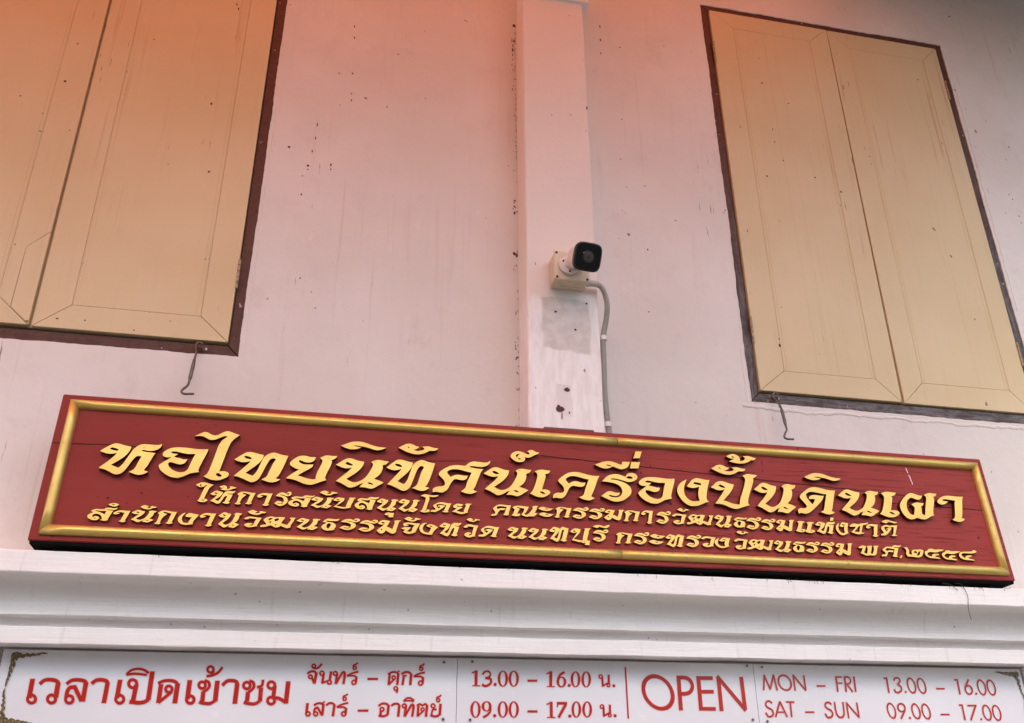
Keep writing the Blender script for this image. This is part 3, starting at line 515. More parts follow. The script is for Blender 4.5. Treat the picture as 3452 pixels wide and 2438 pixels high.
GLYPHS={
 'หM':[[0.0,63.2,14.5,75.6,23.6,82.1,31.7,86.9,40.6,87.5,51.4,84.9,63.5,81.7,75.2,80.3,74.2,72.4,69.8,61.0,61.5,49.4,47.2,36.7,34.4,26.4,51.7,19.1,54.7,20.1,62.4,30.4,67.9,42.5,75.0,60.6,80.6,72.8,89.2,83.1,98.6,88.5,106.2,90.0,119.3,89.7,133.7,89.2,142.8,90.2,150.3,93.7,149.9,86.6,145.7,80.3,137.4,74.5,127.5,71.6,117.1,71.6,106.4,73.6,102.1,72.1,103.0,70.5,109.8,68.5,121.7,67.1,132.2,67.0,137.8,66.1,134.6,60.2,131.9,52.7,129.3,45.1,126.5,38.3,125.0,31.6,116.6,16.5,128.0,12.2,120.2,6.6,110.6,2.8,101.7,2.8,92.3,5.5,80.8,9.2,90.5,15.6,94.5,22.4,98.6,35.7,101.7,47.7,105.2,53.8,97.7,56.2,91.5,54.3,85.4,45.1,79.8,33.0,72.5,16.6,65.3,6.7,59.8,2.1,50.1,0.0,42.0,2.4,32.2,7.5,19.8,13.5,5.5,15.4,10.6,22.0,19.2,29.8,29.8,41.4,38.0,52.2,42.8,60.9,35.7,57.9,25.7,56.5,15.3,57.7,7.2,60.3],[24.2,71.8,29.0,73.6,36.8,72.7,44.0,70.2,41.6,67.6,33.8,68.1,27.2,69.4]],
 'อM':[[0.0,32.1,4.2,36.8,12.2,43.7,21.5,50.5,29.0,57.4,22.0,56.0,14.2,55.9,7.1,59.1,4.7,64.2,6.7,70.2,12.3,75.9,20.6,81.7,30.6,85.1,44.8,86.7,60.7,86.7,76.8,85.6,91.6,84.1,108.8,84.8,118.7,86.0,116.9,74.9,112.1,61.1,106.5,44.3,102.5,30.7,101.4,24.8,103.7,19.8,95.8,17.8,83.1,14.8,74.7,9.9,65.1,4.2,55.3,0.2,45.0,0.0,34.4,1.5,23.2,6.6,14.6,11.9,7.1,18.7,2.1,25.7],[25.6,70.8,28.4,73.7,38.9,74.0,55.2,70.6,68.6,69.0,81.7,69.9,87.7,69.9,83.5,57.6,79.1,42.5,75.0,26.0,68.3,18.2,58.2,15.4,47.6,16.9,36.5,21.3,27.5,28.8,23.2,35.8,23.1,40.3,26.7,42.7,33.2,42.4,44.3,38.7,53.5,37.8,62.3,40.6,67.8,47.7,68.9,53.7,60.5,52.4,49.6,55.3,41.5,57.0,34.1,58.0,39.3,62.8,43.9,67.1,34.6,67.4,28.0,68.0]],
 'ไM':[[0.0,122.5,7.5,126.9,17.3,133.8,23.5,137.3,31.6,137.1,38.9,133.1,47.6,129.1,54.4,128.5,62.1,131.7,70.8,137.8,78.3,142.6,86.3,144.0,94.7,141.9,104.8,138.0,117.8,134.3,111.3,129.2,104.1,121.7,98.3,113.6,94.6,105.7,90.7,88.7,87.2,73.4,83.1,53.6,79.9,37.0,77.5,25.4,85.3,27.0,94.6,26.5,101.7,22.9,103.5,17.8,100.5,11.7,92.0,6.1,79.4,0.9,65.0,0.0,52.8,2.9,39.4,9.4,47.1,15.7,50.9,26.3,55.8,48.8,61.4,76.1,65.3,97.5,68.2,106.1,72.5,114.1,77.2,119.8,86.3,127.7,80.0,129.2,73.5,127.2,64.7,121.9,54.7,116.6,46.8,114.8,40.0,115.5,32.8,119.3,24.1,123.5,18.6,124.7,7.9,124.2],[69.9,17.9,77.0,19.1,84.1,15.1,83.2,12.1,76.6,12.4,71.6,15.1]],
 'ทM':[[0.0,62.0,10.8,70.6,20.6,78.8,28.1,84.2,36.0,86.3,45.6,85.9,58.2,82.9,68.0,80.6,75.3,80.0,74.4,71.9,70.0,62.5,62.9,53.0,53.2,43.4,33.7,25.7,50.1,17.9,55.7,21.2,61.4,30.5,65.6,41.2,70.5,58.0,74.6,70.4,80.5,78.4,89.4,85.1,99.9,89.3,108.3,87.9,119.7,84.1,129.5,82.5,140.3,81.4,137.4,71.6,133.3,57.6,128.0,42.2,122.6,28.4,118.1,19.2,112.4,15.1,117.3,13.5,125.3,12.2,120.6,8.2,112.9,4.0,103.6,2.4,92.7,3.5,84.3,6.7,76.2,9.1,83.5,13.3,89.7,18.9,92.8,28.0,97.8,44.8,101.9,57.1,108.5,68.9,103.0,72.3,96.3,71.1,91.5,65.5,87.0,56.1,81.7,42.2,76.6,27.0,71.4,13.3,64.3,4.7,55.5,0.0,47.5,0.0,37.6,4.5,23.5,10.3,15.1,13.5,4.5,15.0,11.3,22.8,23.1,35.5,32.6,46.5,39.7,54.5,43.3,60.7,35.4,57.2,23.5,54.9,12.5,56.9,5.5,59.0],[25.0,70.8,29.4,73.1,37.7,71.7,44.6,68.4,41.0,66.6,31.4,67.5]],
 'ยM':[[5.6,59.9,9.8,66.2,17.4,73.6,26.4,80.3,37.2,83.8,48.4,83.3,59.8,80.3,73.7,80.9,71.5,73.4,66.5,67.0,54.3,63.5,43.0,65.4,34.4,69.4,28.9,69.0,30.0,64.5,35.2,60.3,43.7,57.8,54.8,57.8,68.5,59.5,66.4,51.7,56.0,43.5,43.0,35.1,29.5,24.9,38.6,22.8,49.9,19.0,61.1,16.7,70.9,15.8,77.6,17.0,78.2,26.8,81.3,39.1,87.1,53.1,91.7,65.6,92.5,72.5,89.4,76.1,84.7,79.4,91.6,84.0,99.7,88.4,109.5,88.6,119.4,87.7,132.0,88.6,128.3,82.6,121.6,77.5,116.1,75.3,118.1,71.9,116.5,61.1,111.2,48.6,106.6,36.1,103.3,25.4,103.7,20.1,107.1,15.8,96.0,12.1,85.4,7.0,76.1,3.0,69.4,0.5,60.7,0.0,48.7,1.8,37.4,6.3,23.2,11.4,12.1,13.7,0.0,14.7,5.9,21.5,16.0,30.4,31.6,42.4,22.9,44.1,12.7,49.7,6.8,54.6]],
 'นM':[[0.0,64.6,9.1,71.4,19.8,79.8,29.3,85.3,39.1,86.5,50.7,83.4,62.3,79.5,76.6,78.1,74.3,68.0,67.9,56.8,57.3,45.4,45.3,35.5,30.6,24.8,40.7,19.4,50.8,15.5,60.5,17.6,71.4,22.8,80.8,30.2,87.3,39.7,93.8,50.8,98.9,61.9,101.3,69.7,100.3,75.1,95.4,78.3,102.0,82.9,110.4,86.3,121.9,86.3,133.5,84.3,144.0,84.2,139.6,76.9,135.5,73.8,127.7,71.5,128.8,63.8,126.4,54.4,121.2,43.4,114.5,36.1,105.6,29.4,115.0,27.0,125.1,23.8,133.1,20.0,125.5,14.7,114.5,8.0,107.7,3.1,100.2,0.1,90.9,1.3,81.0,3.7,67.7,2.9,70.9,8.4,77.5,15.3,69.2,12.8,59.8,6.2,51.7,2.0,43.4,0.0,36.4,1.1,27.6,6.5,16.1,12.6,3.2,17.1,12.3,25.9,22.8,35.6,34.7,47.0,44.5,58.7,38.2,57.2,29.9,55.6,18.6,56.7,8.4,60.6],[26.0,70.9,31.5,73.2,40.2,70.3,46.3,66.9,37.6,65.9,29.8,67.8],[88.6,17.0,95.7,17.4,104.0,14.2,101.6,12.8,93.0,14.3]],
 'ิM':[[0.0,9.3,12.7,14.9,23.8,20.4,35.0,24.1,50.7,25.2,63.8,23.3,78.4,18.8,94.6,13.6,110.6,11.6,126.3,11.4,118.1,6.6,108.1,3.1,98.1,1.8,85.0,5.1,71.8,8.9,55.9,10.9,44.3,12.8,34.3,12.0,38.8,9.7,56.1,7.8,49.2,3.4,39.3,0.8,28.0,0.0,16.4,2.3,7.7,5.1]],
 'ัM':[[0.0,16.8,11.1,24.2,21.2,29.7,31.4,31.7,41.7,29.6,49.3,24.5,58.8,24.1,55.3,18.6,49.5,15.5,42.3,13.7,49.7,11.1,60.0,11.0,70.2,14.9,73.8,17.5,71.4,22.1,65.5,24.1,75.8,25.9,84.6,27.0,92.1,25.2,102.5,22.7,112.9,23.0,110.0,17.6,101.2,13.8,87.9,14.0,80.6,8.4,71.9,3.9,60.3,0.7,50.0,0.0,38.3,1.6,26.5,4.7,13.1,10.1],[25.1,21.7,28.8,21.5,31.1,18.5,27.4,19.0]],
 'ศM':[[16.0,54.4,18.5,62.3,25.7,69.0,37.4,76.8,49.1,83.1,62.4,85.8,77.3,86.5,92.2,85.1,98.1,91.8,108.5,98.8,119.0,101.1,134.0,99.7,147.6,99.0,156.6,100.4,165.0,106.3,162.6,96.8,155.1,90.0,143.0,85.2,129.5,84.4,116.0,86.3,105.6,85.6,103.3,83.1,111.6,81.1,123.5,79.2,135.5,78.9,144.2,79.0,136.9,69.8,132.4,57.0,126.4,41.0,120.5,25.2,114.6,14.8,119.0,12.0,125.7,10.0,117.5,5.0,108.7,2.2,98.4,2.3,88.2,4.8,80.1,8.1,88.1,14.7,93.2,20.4,96.8,34.6,102.7,48.9,107.1,58.5,110.1,65.8,102.7,66.9,90.8,69.3,78.9,72.4,67.0,73.7,55.2,72.9,44.9,69.4,39.8,63.6,42.1,57.6,46.6,53.2,50.3,48.7,58.3,53.9,67.2,57.1,77.5,56.7,89.3,55.1,99.4,56.2,96.8,48.5,92.4,43.6,83.5,41.0,73.2,42.4,64.3,44.5,58.5,41.5,52.7,33.4,47.0,22.3,42.7,12.8,35.6,5.5,26.9,1.2,16.8,2.1,8.0,3.2,0.9,0.0,0.0,7.2,2.0,12.7,9.2,17.0,17.9,19.0,28.1,19.6,33.8,23.8,35.2,29.3,32.2,36.8,26.2,44.1,19.5,49.9]],
 '์M':[[0.0,19.7,4.4,26.5,13.8,32.8,26.1,34.5,38.4,32.0,44.5,28.4,53.7,25.8,57.1,27.6,54.7,33.2,50.1,34.5,55.7,39.8,63.4,41.1,71.1,38.4,77.2,34.7,85.9,35.3,83.3,29.9,72.2,25.4,62.8,19.1,53.4,15.5,42.3,16.9,43.7,11.3,41.5,5.5,34.5,1.4,23.8,0.0,13.1,2.8,4.1,9.5,0.4,14.9],[15.9,22.4,21.3,25.7,29.8,25.8,24.3,23.0,18.7,14.5,15.8,18.3],[21.8,13.1,28.7,11.9,29.3,8.7,23.2,10.3]],
 'เM':[[15.9,77.6,24.5,82.4,33.8,85.1,44.6,84.9,53.8,83.8,62.3,83.6,59.8,77.5,53.4,73.1,46.1,71.0,48.5,66.4,45.0,54.3,40.6,39.8,35.4,23.7,43.8,25.0,52.9,24.0,59.6,19.7,59.4,14.2,52.3,7.5,41.4,1.5,29.2,0.0,17.2,2.4,6.7,6.5,0.0,10.0,7.0,17.4,12.7,28.7,18.7,46.3,23.0,60.8,23.7,68.8,21.1,74.2],[29.8,16.8,37.4,16.8,43.1,13.2,42.5,10.9,36.5,12.1,31.2,14.1]],
 'คM':[[17.1,56.2,22.8,62.9,32.5,70.7,43.8,78.6,54.9,83.4,67.5,85.5,81.6,85.1,97.1,81.7,112.6,78.2,128.2,76.2,143.6,77.7,137.9,68.5,133.0,55.3,127.3,40.6,120.0,24.3,113.8,12.6,119.1,10.1,124.6,7.7,117.1,3.4,107.5,0.0,96.8,1.0,86.1,3.8,77.8,7.7,86.6,12.1,92.3,16.4,96.2,29.2,101.9,45.5,106.4,55.3,110.1,64.3,100.8,65.4,85.4,69.2,73.0,72.1,59.0,72.7,47.9,68.5,40.6,62.4,41.1,56.9,45.5,52.4,49.9,47.9,58.0,53.6,69.1,57.0,79.9,55.3,89.1,52.6,99.5,54.6,97.3,46.8,91.5,41.3,82.0,39.5,69.8,41.9,60.5,42.6,52.5,37.7,45.8,27.9,40.6,16.5,33.9,6.8,26.0,1.6,16.9,1.9,7.8,3.4,0.0,0.5,0.0,7.9,3.7,14.1,13.0,18.4,25.3,18.0,31.6,20.7,34.6,25.6,34.4,31.9,31.0,39.6,23.6,47.1,18.4,51.5]],
 'รM':[[5.6,60.6,12.6,69.1,21.0,76.9,31.0,82.3,43.9,85.6,56.7,86.1,66.1,83.4,72.3,80.9,79.3,79.4,82.3,86.4,90.8,91.8,100.6,93.3,110.0,90.6,115.5,84.4,114.9,77.0,108.1,70.1,98.1,65.0,85.2,63.5,72.6,66.3,58.6,70.3,44.5,72.3,33.3,71.2,33.0,67.9,45.7,67.9,58.2,65.4,72.2,61.4,84.4,54.9,91.6,46.5,93.7,37.0,91.5,27.3,82.7,17.2,69.2,7.0,56.2,1.8,43.5,0.0,31.1,1.7,17.4,7.2,0.0,14.9,9.2,22.5,17.5,29.0,25.5,31.4,33.4,31.1,42.6,28.4,50.4,27.3,57.2,29.0,54.7,22.0,48.0,17.6,38.6,17.1,29.3,19.7,23.0,19.4,23.6,16.2,32.0,13.5,46.1,12.8,57.5,17.4,63.7,25.7,65.6,35.4,62.9,44.8,55.6,52.4,44.8,56.6,32.4,59.0,16.7,60.5],[80.8,77.8,88.2,80.6,96.2,79.9,100.7,76.5,92.5,74.8,85.4,75.7]],
 'ืM':[[0.0,10.4,11.8,15.8,24.9,21.3,37.9,24.1,50.8,24.6,61.7,21.6,72.7,18.2,82.4,15.5,87.0,25.7,109.6,26.1,103.4,10.3,92.4,3.8,80.9,0.3,69.9,3.2,60.6,6.7,55.1,8.8,45.9,3.3,32.9,0.0,21.9,0.9,11.1,5.1],[32.3,13.0,41.9,13.3,52.1,10.2,48.7,8.4,38.5,10.2]],
 'ื้M':[[6.3,20.7,33.5,22.0,26.5,1.7,0.0,0.0]],
 '่M':[[9.4,22.9,28.8,23.9,20.5,1.9,0.0,0.0]],
 'งM':[[35.0,82.9,29.1,72.2,23.4,58.8,21.8,45.7,22.9,34.4,28.3,25.1,37.1,17.5,46.5,14.8,58.1,15.8,69.0,18.5,66.1,27.2,66.1,40.2,69.2,51.7,72.4,63.4,63.6,58.8,51.8,56.4,40.5,58.2,32.7,61.8,42.1,71.4,50.0,81.7,59.0,87.5,69.1,89.5,82.2,87.8,95.1,85.3,108.5,85.8,103.5,73.5,98.1,58.4,93.4,41.8,90.6,27.0,93.0,19.8,97.4,16.1,85.5,13.0,75.0,7.6,61.2,2.0,47.9,0.0,35.0,0.6,22.7,6.3,11.1,17.7,3.1,31.7,0.0,44.4,3.6,57.6,10.6,67.8,21.4,76.7],[55.4,72.2,60.7,75.0,70.4,73.9,79.3,72.3,77.2,68.6,68.1,68.9,58.5,70.4]],
 'ปM':[[0.0,64.5,10.2,72.5,19.8,81.4,28.7,85.2,38.8,86.3,51.8,83.3,64.6,79.1,76.0,77.3,70.8,64.6,60.3,50.0,48.6,38.7,34.9,24.1,46.3,22.7,58.7,17.4,71.6,14.8,85.7,14.5,88.4,26.3,94.0,41.3,103.9,61.6,111.9,80.3,116.5,93.9,115.3,102.2,109.3,107.2,118.6,112.5,129.2,115.2,144.3,113.3,157.8,112.8,151.6,106.2,142.7,101.4,143.1,95.6,139.7,85.4,131.9,68.3,121.9,47.9,115.3,29.5,113.2,19.6,118.2,14.2,106.0,11.1,90.1,5.3,76.0,0.1,66.1,0.0,53.3,3.3,39.4,9.8,25.1,13.1,7.8,13.2,16.7,23.9,28.8,39.2,39.0,52.9,44.4,61.1,34.6,56.7,24.5,56.1,13.2,58.3,5.5,62.4],[25.8,71.0,32.0,73.5,40.0,71.0,45.8,67.3,42.6,65.9,32.8,67.3]],
 '้M':[[0.0,21.9,8.4,26.8,19.2,30.6,29.4,30.3,39.1,26.3,43.9,18.9,44.2,12.9,41.6,9.4,50.1,9.1,58.4,13.0,61.5,18.4,59.8,22.0,53.2,23.3,61.3,26.1,71.2,27.6,82.8,25.0,90.0,22.4,98.0,22.9,93.5,16.2,86.9,14.1,79.3,13.6,73.2,8.0,62.2,3.4,48.1,0.4,36.7,0.0,23.3,1.3,6.0,4.8,16.1,10.2,25.4,15.1,16.8,14.5,8.6,16.5,2.2,19.5],[17.0,21.9,21.4,22.5,26.1,19.4,20.9,19.1]],
 'ดM':[[15.0,55.9,21.8,64.6,34.0,73.7,48.1,83.7,62.9,88.5,80.5,89.0,97.3,85.8,114.1,82.1,126.3,81.6,139.7,82.4,133.4,69.4,128.0,52.3,121.7,35.3,116.4,18.4,112.4,15.7,116.9,12.7,123.6,11.4,117.4,6.9,106.2,3.1,95.9,3.3,84.5,6.5,75.6,9.6,86.1,14.3,89.9,20.3,97.1,42.2,102.9,57.6,106.7,67.8,97.2,68.1,80.3,71.0,63.5,73.7,51.2,73.0,41.7,69.1,36.2,62.9,37.9,53.9,43.7,44.2,49.9,36.3,53.5,32.3,60.6,41.8,65.6,49.6,55.4,50.7,44.7,49.3,47.1,56.9,56.0,62.4,66.7,63.8,80.3,62.1,97.2,62.3,90.0,50.1,78.8,37.9,64.2,25.5,49.6,13.2,37.8,5.2,26.7,1.3,15.0,2.3,8.4,3.6,1.7,0.0,0.0,8.9,2.8,14.8,11.2,18.5,23.2,18.3,32.5,22.1,32.6,27.1,26.8,36.6,18.3,46.1,15.0,51.7]],
 'ผM':[[0.0,42.3,5.8,54.5,18.6,68.8,32.4,79.9,43.2,86.5,54.6,88.0,66.4,84.4,78.3,80.8,89.2,80.5,83.4,72.5,74.4,66.5,63.6,67.1,55.5,70.9,47.0,73.0,36.1,66.4,28.3,57.4,24.3,45.3,23.9,33.4,26.7,23.5,32.0,16.2,42.5,15.1,47.3,26.3,51.0,36.6,50.0,43.3,42.0,48.8,51.2,54.4,62.9,57.6,75.4,56.6,88.3,55.6,82.4,48.5,74.9,44.7,75.4,36.2,72.1,24.2,74.2,18.4,82.7,16.4,85.5,26.6,89.3,40.4,95.9,57.8,101.5,71.8,101.6,78.7,95.9,83.5,106.3,89.3,118.2,92.2,130.7,90.7,142.7,90.5,137.9,83.3,127.5,79.3,129.1,71.6,124.3,57.6,117.6,40.2,112.3,24.7,114.1,18.0,102.1,14.0,87.0,5.7,75.1,1.7,62.8,3.2,52.1,7.2,38.9,1.5,25.9,0.0,13.1,6.0,5.3,17.3,1.1,28.8]],
 'าM':[[0.0,65.1,6.3,72.4,19.8,80.9,34.2,85.7,51.2,86.7,73.0,84.8,98.6,85.9,92.2,73.8,87.9,56.3,82.7,38.8,77.5,21.5,72.6,14.5,83.4,10.3,75.2,4.4,60.9,0.0,48.7,2.2,38.1,6.8,49.2,13.2,53.8,28.8,57.9,46.0,61.6,61.7,66.0,70.6,52.6,72.4,36.4,74.1,24.1,73.4,20.3,69.7,25.1,66.9,39.1,67.3,32.6,60.9,22.0,56.1,12.3,54.7,2.3,58.4]],
 'ใS':[[0.0,48.1,6.1,51.4,10.9,54.3,18.6,55.3,26.7,54.1,36.3,51.0,44.4,50.0,39.6,46.1,35.0,41.5,31.1,31.8,27.5,20.1,24.4,9.6,28.8,10.1,33.8,7.6,33.6,4.0,28.7,1.6,21.2,0.0,14.6,0.8,8.0,3.3,12.4,7.1,15.4,18.0,18.3,29.7,21.1,37.8,23.6,43.0,27.7,48.7,24.7,49.2,22.7,45.1,16.6,41.8,10.2,41.0,3.9,44.0],[9.1,46.5,11.5,49.8,13.6,49.3,12.0,46.6,14.6,44.9,12.0,44.3],[19.0,6.0,24.0,7.3,24.9,5.6,21.1,4.7]],
 'บS':[[0.0,22.5,6.5,28.1,13.2,31.0,21.5,30.7,30.6,29.4,29.0,22.7,22.5,16.4,14.6,10.9,9.4,6.9,16.4,5.8,26.1,4.2,35.1,4.2,36.1,9.8,39.0,18.8,41.9,26.4,44.5,28.7,40.9,30.5,46.4,32.6,53.4,32.2,60.3,33.1,57.7,29.5,55.0,27.9,54.7,22.7,51.6,16.6,49.2,10.6,48.1,6.8,49.8,5.0,41.5,2.1,30.6,0.0,22.3,0.3,13.9,2.0,3.2,3.6,7.9,8.3,14.4,14.5,18.2,19.1,20.0,22.5,13.9,20.7,7.1,20.3],[8.2,24.2,12.2,25.7,17.1,24.5,12.4,23.1]],
 'สS':[[6.1,26.5,11.5,30.5,18.4,32.1,26.8,31.4,34.5,31.5,37.8,35.7,44.7,37.2,53.2,36.2,58.8,36.2,65.0,38.3,63.1,34.2,57.7,31.3,49.2,31.2,40.8,31.9,40.1,30.6,47.9,29.6,56.4,28.9,53.2,22.5,50.2,13.4,47.2,5.1,48.3,2.2,42.6,0.0,37.0,0.1,30.2,2.0,34.0,3.7,33.7,8.1,30.6,13.8,24.8,17.9,17.8,19.0,12.3,16.5,10.5,11.9,12.8,8.4,16.8,11.9,22.3,12.2,27.4,9.2,27.7,4.8,23.0,0.9,14.7,0.1,6.2,2.9,0.4,7.7,0.0,13.6,5.3,18.3,13.3,23.2,8.4,23.7],[14.4,27.7,21.4,27.8,29.9,26.8,41.0,27.7,38.0,18.6,25.9,23.2,23.0,25.2,17.4,25.6],[15.0,6.3,18.5,7.2,20.0,5.5,16.5,5.4]],
 'ุS':[[0.0,8.5,4.3,12.5,9.9,13.5,16.9,12.7,25.3,12.8,24.2,7.6,22.9,3.9,24.0,1.0,16.1,0.0,7.6,1.6,11.7,3.3,10.9,6.5,7.4,5.3,1.8,6.0],[6.8,9.2,9.3,10.2,10.3,9.1,8.0,8.1]],
 'โS':[[0.1,47.1,6.5,51.3,13.6,53.2,22.3,52.2,31.0,50.4,41.2,51.5,51.0,53.1,48.4,49.2,41.3,46.0,32.6,46.0,23.9,47.0,25.4,44.1,24.9,37.2,21.5,26.5,18.2,15.8,16.3,7.5,20.5,9.2,26.3,8.0,27.1,5.1,23.6,1.9,15.1,0.0,6.5,0.3,0.0,2.9,4.9,6.1,8.9,15.3,12.2,26.0,14.8,36.7,15.4,42.0,11.0,45.5,5.2,46.7],[13.5,5.9,18.5,5.7,17.1,3.8]],
 'ณS':[[2.7,26.4,9.5,30.6,18.5,32.6,33.5,31.9,50.0,30.5,46.7,21.9,42.0,14.8,37.1,10.0,39.6,6.6,43.3,6.5,50.9,11.5,57.2,19.4,61.9,27.3,59.8,30.3,65.2,34.4,78.0,34.7,74.1,31.1,73.9,26.5,70.7,20.2,66.7,13.1,75.0,12.7,70.3,7.9,65.6,3.1,58.1,2.4,49.9,2.6,44.6,1.3,35.7,2.3,27.6,6.0,33.0,12.0,35.4,18.3,37.1,24.5,27.4,26.2,16.2,27.9,15.4,26.0,25.8,23.1,21.2,19.0,17.3,11.2,16.5,7.4,22.5,9.2,24.6,6.3,22.3,2.4,11.8,0.0,0.0,2.7,4.6,7.5,7.0,15.2,9.3,21.4,5.6,23.5]],
 'ะS':[[0.0,6.3,8.0,11.3,15.6,12.5,24.6,9.2,32.2,8.8,45.0,8.0,39.6,5.4,34.9,2.0,25.7,0.0,16.7,0.3,7.7,2.1],[17.7,6.0,26.1,7.7,28.2,5.5,21.4,4.5]],
 'กS':[[4.4,25.7,10.7,30.6,18.4,32.6,29.1,32.4,41.3,30.4,52.0,30.6,48.4,21.9,44.9,12.4,42.3,6.2,46.0,4.8,39.8,1.9,33.7,1.9,27.7,3.4,32.4,6.4,34.3,13.4,37.0,21.3,38.7,26.0,30.4,27.8,19.9,30.2,17.5,28.2,22.7,25.9,28.7,24.7,22.4,20.5,16.8,14.0,14.1,6.2,13.3,3.9,17.0,2.8,12.4,0.3,6.3,0.0,0.0,1.7,5.0,5.0,7.7,13.5,8.8,22.8]],
 'มS':[[2.8,25.1,9.2,30.9,15.6,32.8,24.9,32.5,34.2,31.5,30.5,24.2,26.1,17.8,31.4,16.5,41.2,12.4,44.2,20.3,47.2,28.2,45.2,32.0,50.0,33.9,63.4,33.8,57.5,29.6,55.2,20.9,52.2,12.9,50.8,5.1,42.7,1.3,35.1,3.5,23.1,9.1,21.1,3.6,11.5,0.0,6.3,2.8,0.0,7.4,6.3,12.9,14.4,17.9,18.7,22.8,13.2,21.8,5.5,22.9],[12.0,27.1,17.5,27.7,21.2,25.6,15.0,24.8],[10.8,10.8,13.3,13.2,15.0,11.0,12.9,8.6]],
 'วS':[[0.0,25.3,7.8,30.4,16.1,32.9,25.7,32.1,35.2,30.7,46.1,30.0,41.4,21.9,37.8,12.3,35.6,7.4,36.4,3.6,26.9,2.0,20.3,0.1,12.3,0.0,3.9,3.5,2.9,8.1,7.2,11.0,15.4,12.7,22.5,11.8,24.8,10.8,21.3,8.8,16.3,6.8,15.3,5.2,22.5,5.2,26.1,8.5,28.8,18.1,32.2,26.2,21.9,27.2,12.3,27.5,13.6,25.2,5.3,22.9]],
 'ฒS':[[5.8,21.1,11.3,26.9,18.3,30.9,28.1,32.1,37.5,29.4,46.0,31.9,59.7,31.0,56.3,23.7,50.9,13.9,56.4,12.6,66.5,9.2,71.8,18.2,75.2,25.5,71.0,30.0,76.9,31.4,87.5,31.4,83.7,27.5,80.8,18.6,75.4,8.9,75.4,2.6,65.3,0.0,58.4,3.3,50.8,6.8,47.0,2.7,37.8,0.4,32.6,3.5,25.8,7.1,16.5,3.5,11.4,1.2,0.0,0.3,0.6,5.1,7.3,7.3,13.8,8.1,14.2,11.3,9.9,15.8],[17.5,24.9,22.7,27.5,29.1,27.0,27.1,23.8,20.2,20.2,19.6,21.8],[31.9,23.2,40.6,27.6,45.4,27.1,43.0,21.4,36.1,17.9,34.8,21.0],[21.1,17.1,26.8,18.7,25.4,13.9,22.5,12.8],[35.2,8.4,38.4,11.2,40.1,9.4,37.9,7.0]],
 'ธS':[[2.7,22.7,8.8,28.6,15.9,31.9,24.2,31.8,35.6,30.8,47.5,32.6,44.3,28.1,36.5,26.1,23.3,25.9,13.5,27.0,11.6,25.3,16.3,23.4,22.8,23.0,32.4,21.1,38.5,17.4,38.6,12.6,35.1,6.1,34.9,3.2,26.1,1.7,14.3,0.0,4.9,3.0,0.0,8.3,2.5,14.0,8.9,18.3,14.3,21.3,7.9,22.2],[13.3,14.5,16.4,18.7,20.0,20.4,24.6,18.3,24.9,15.1,21.4,8.6,19.3,5.6,14.0,8.2]],
 'ชS':[[0.0,24.6,8.0,31.1,17.5,34.7,25.8,32.6,34.5,32.5,41.8,35.9,52.9,36.5,66.9,39.8,63.6,34.9,53.9,31.4,47.3,31.0,42.9,21.6,37.0,10.1,39.3,6.2,47.4,5.1,38.5,2.7,24.9,0.0,14.4,1.9,2.0,6.4,11.7,14.0,18.4,19.4,20.7,24.6,10.5,23.1,3.1,23.7],[30.6,25.1,37.7,27.5,33.1,17.1,29.9,7.7,24.4,7.5,12.6,8.3,24.8,18.7]],
 'ตS':[[6.1,25.3,14.3,31.9,26.2,35.2,36.5,32.0,46.0,34.5,63.8,34.4,59.1,24.9,52.0,10.1,50.1,4.9,56.6,1.8,46.2,0.0,35.4,1.2,43.2,5.6,47.9,20.2,50.0,28.5,42.3,28.6,34.8,25.3,29.0,28.5,22.5,29.2,16.1,25.8,17.9,19.8,23.1,13.9,29.4,21.3,22.4,20.0,26.8,24.3,42.5,25.1,37.6,18.7,28.8,10.0,19.2,2.4,10.9,0.0,0.0,0.5,2.3,5.3,10.3,6.5,12.0,9.2,8.2,16.2,5.0,21.2]],
 'ำS':[[0.0,5.4,5.7,8.5,14.1,10.1,20.6,8.6,26.1,6.1,21.7,2.4,15.9,0.0,8.3,1.0],[8.6,6.3,13.3,7.4,16.5,4.9,11.4,4.6]],
 'จS':[[4.4,27.1,9.9,31.0,19.7,32.0,32.5,30.7,49.5,30.1,45.5,21.8,40.2,11.4,38.9,5.5,30.6,2.2,23.7,0.0,15.3,0.3,3.9,4.5,10.0,11.4,2.2,12.4,0.0,15.2,6.2,17.7,13.2,18.8,25.2,18.2,20.5,11.9,14.3,6.5,23.5,5.5,27.6,7.9,30.1,16.7,34.8,25.0,25.6,26.7,14.3,27.9,11.5,26.0,20.0,24.7,13.1,21.0,6.1,20.6]],
 'ีS':[[0.0,4.0,8.7,8.0,18.0,9.5,27.2,8.1,36.2,5.5,42.7,9.7,52.4,11.2,50.1,6.2,45.2,2.1,37.4,0.7,28.3,2.4,20.7,4.4,19.0,1.9,11.2,0.0]],
 'พS':[[0.0,24.1,10.0,30.0,19.0,31.6,28.0,28.4,22.8,20.1,16.1,9.9,20.9,7.1,26.0,6.0,28.6,12.4,32.0,22.5,30.4,29.5,38.6,31.8,48.2,31.3,45.2,23.1,40.6,13.0,38.3,7.9,44.5,6.8,49.3,13.3,53.9,23.5,52.3,30.5,59.3,32.4,71.3,32.3,65.2,28.0,61.4,15.9,57.0,4.7,47.5,1.3,34.8,2.4,25.6,0.0,15.4,2.3,3.9,8.4,9.0,11.6,13.0,19.7,15.0,23.8,5.0,22.3]],
 '.S':[[0.0,2.3,7.3,9.6,11.3,7.7,9.1,3.7,2.7,0.0]],
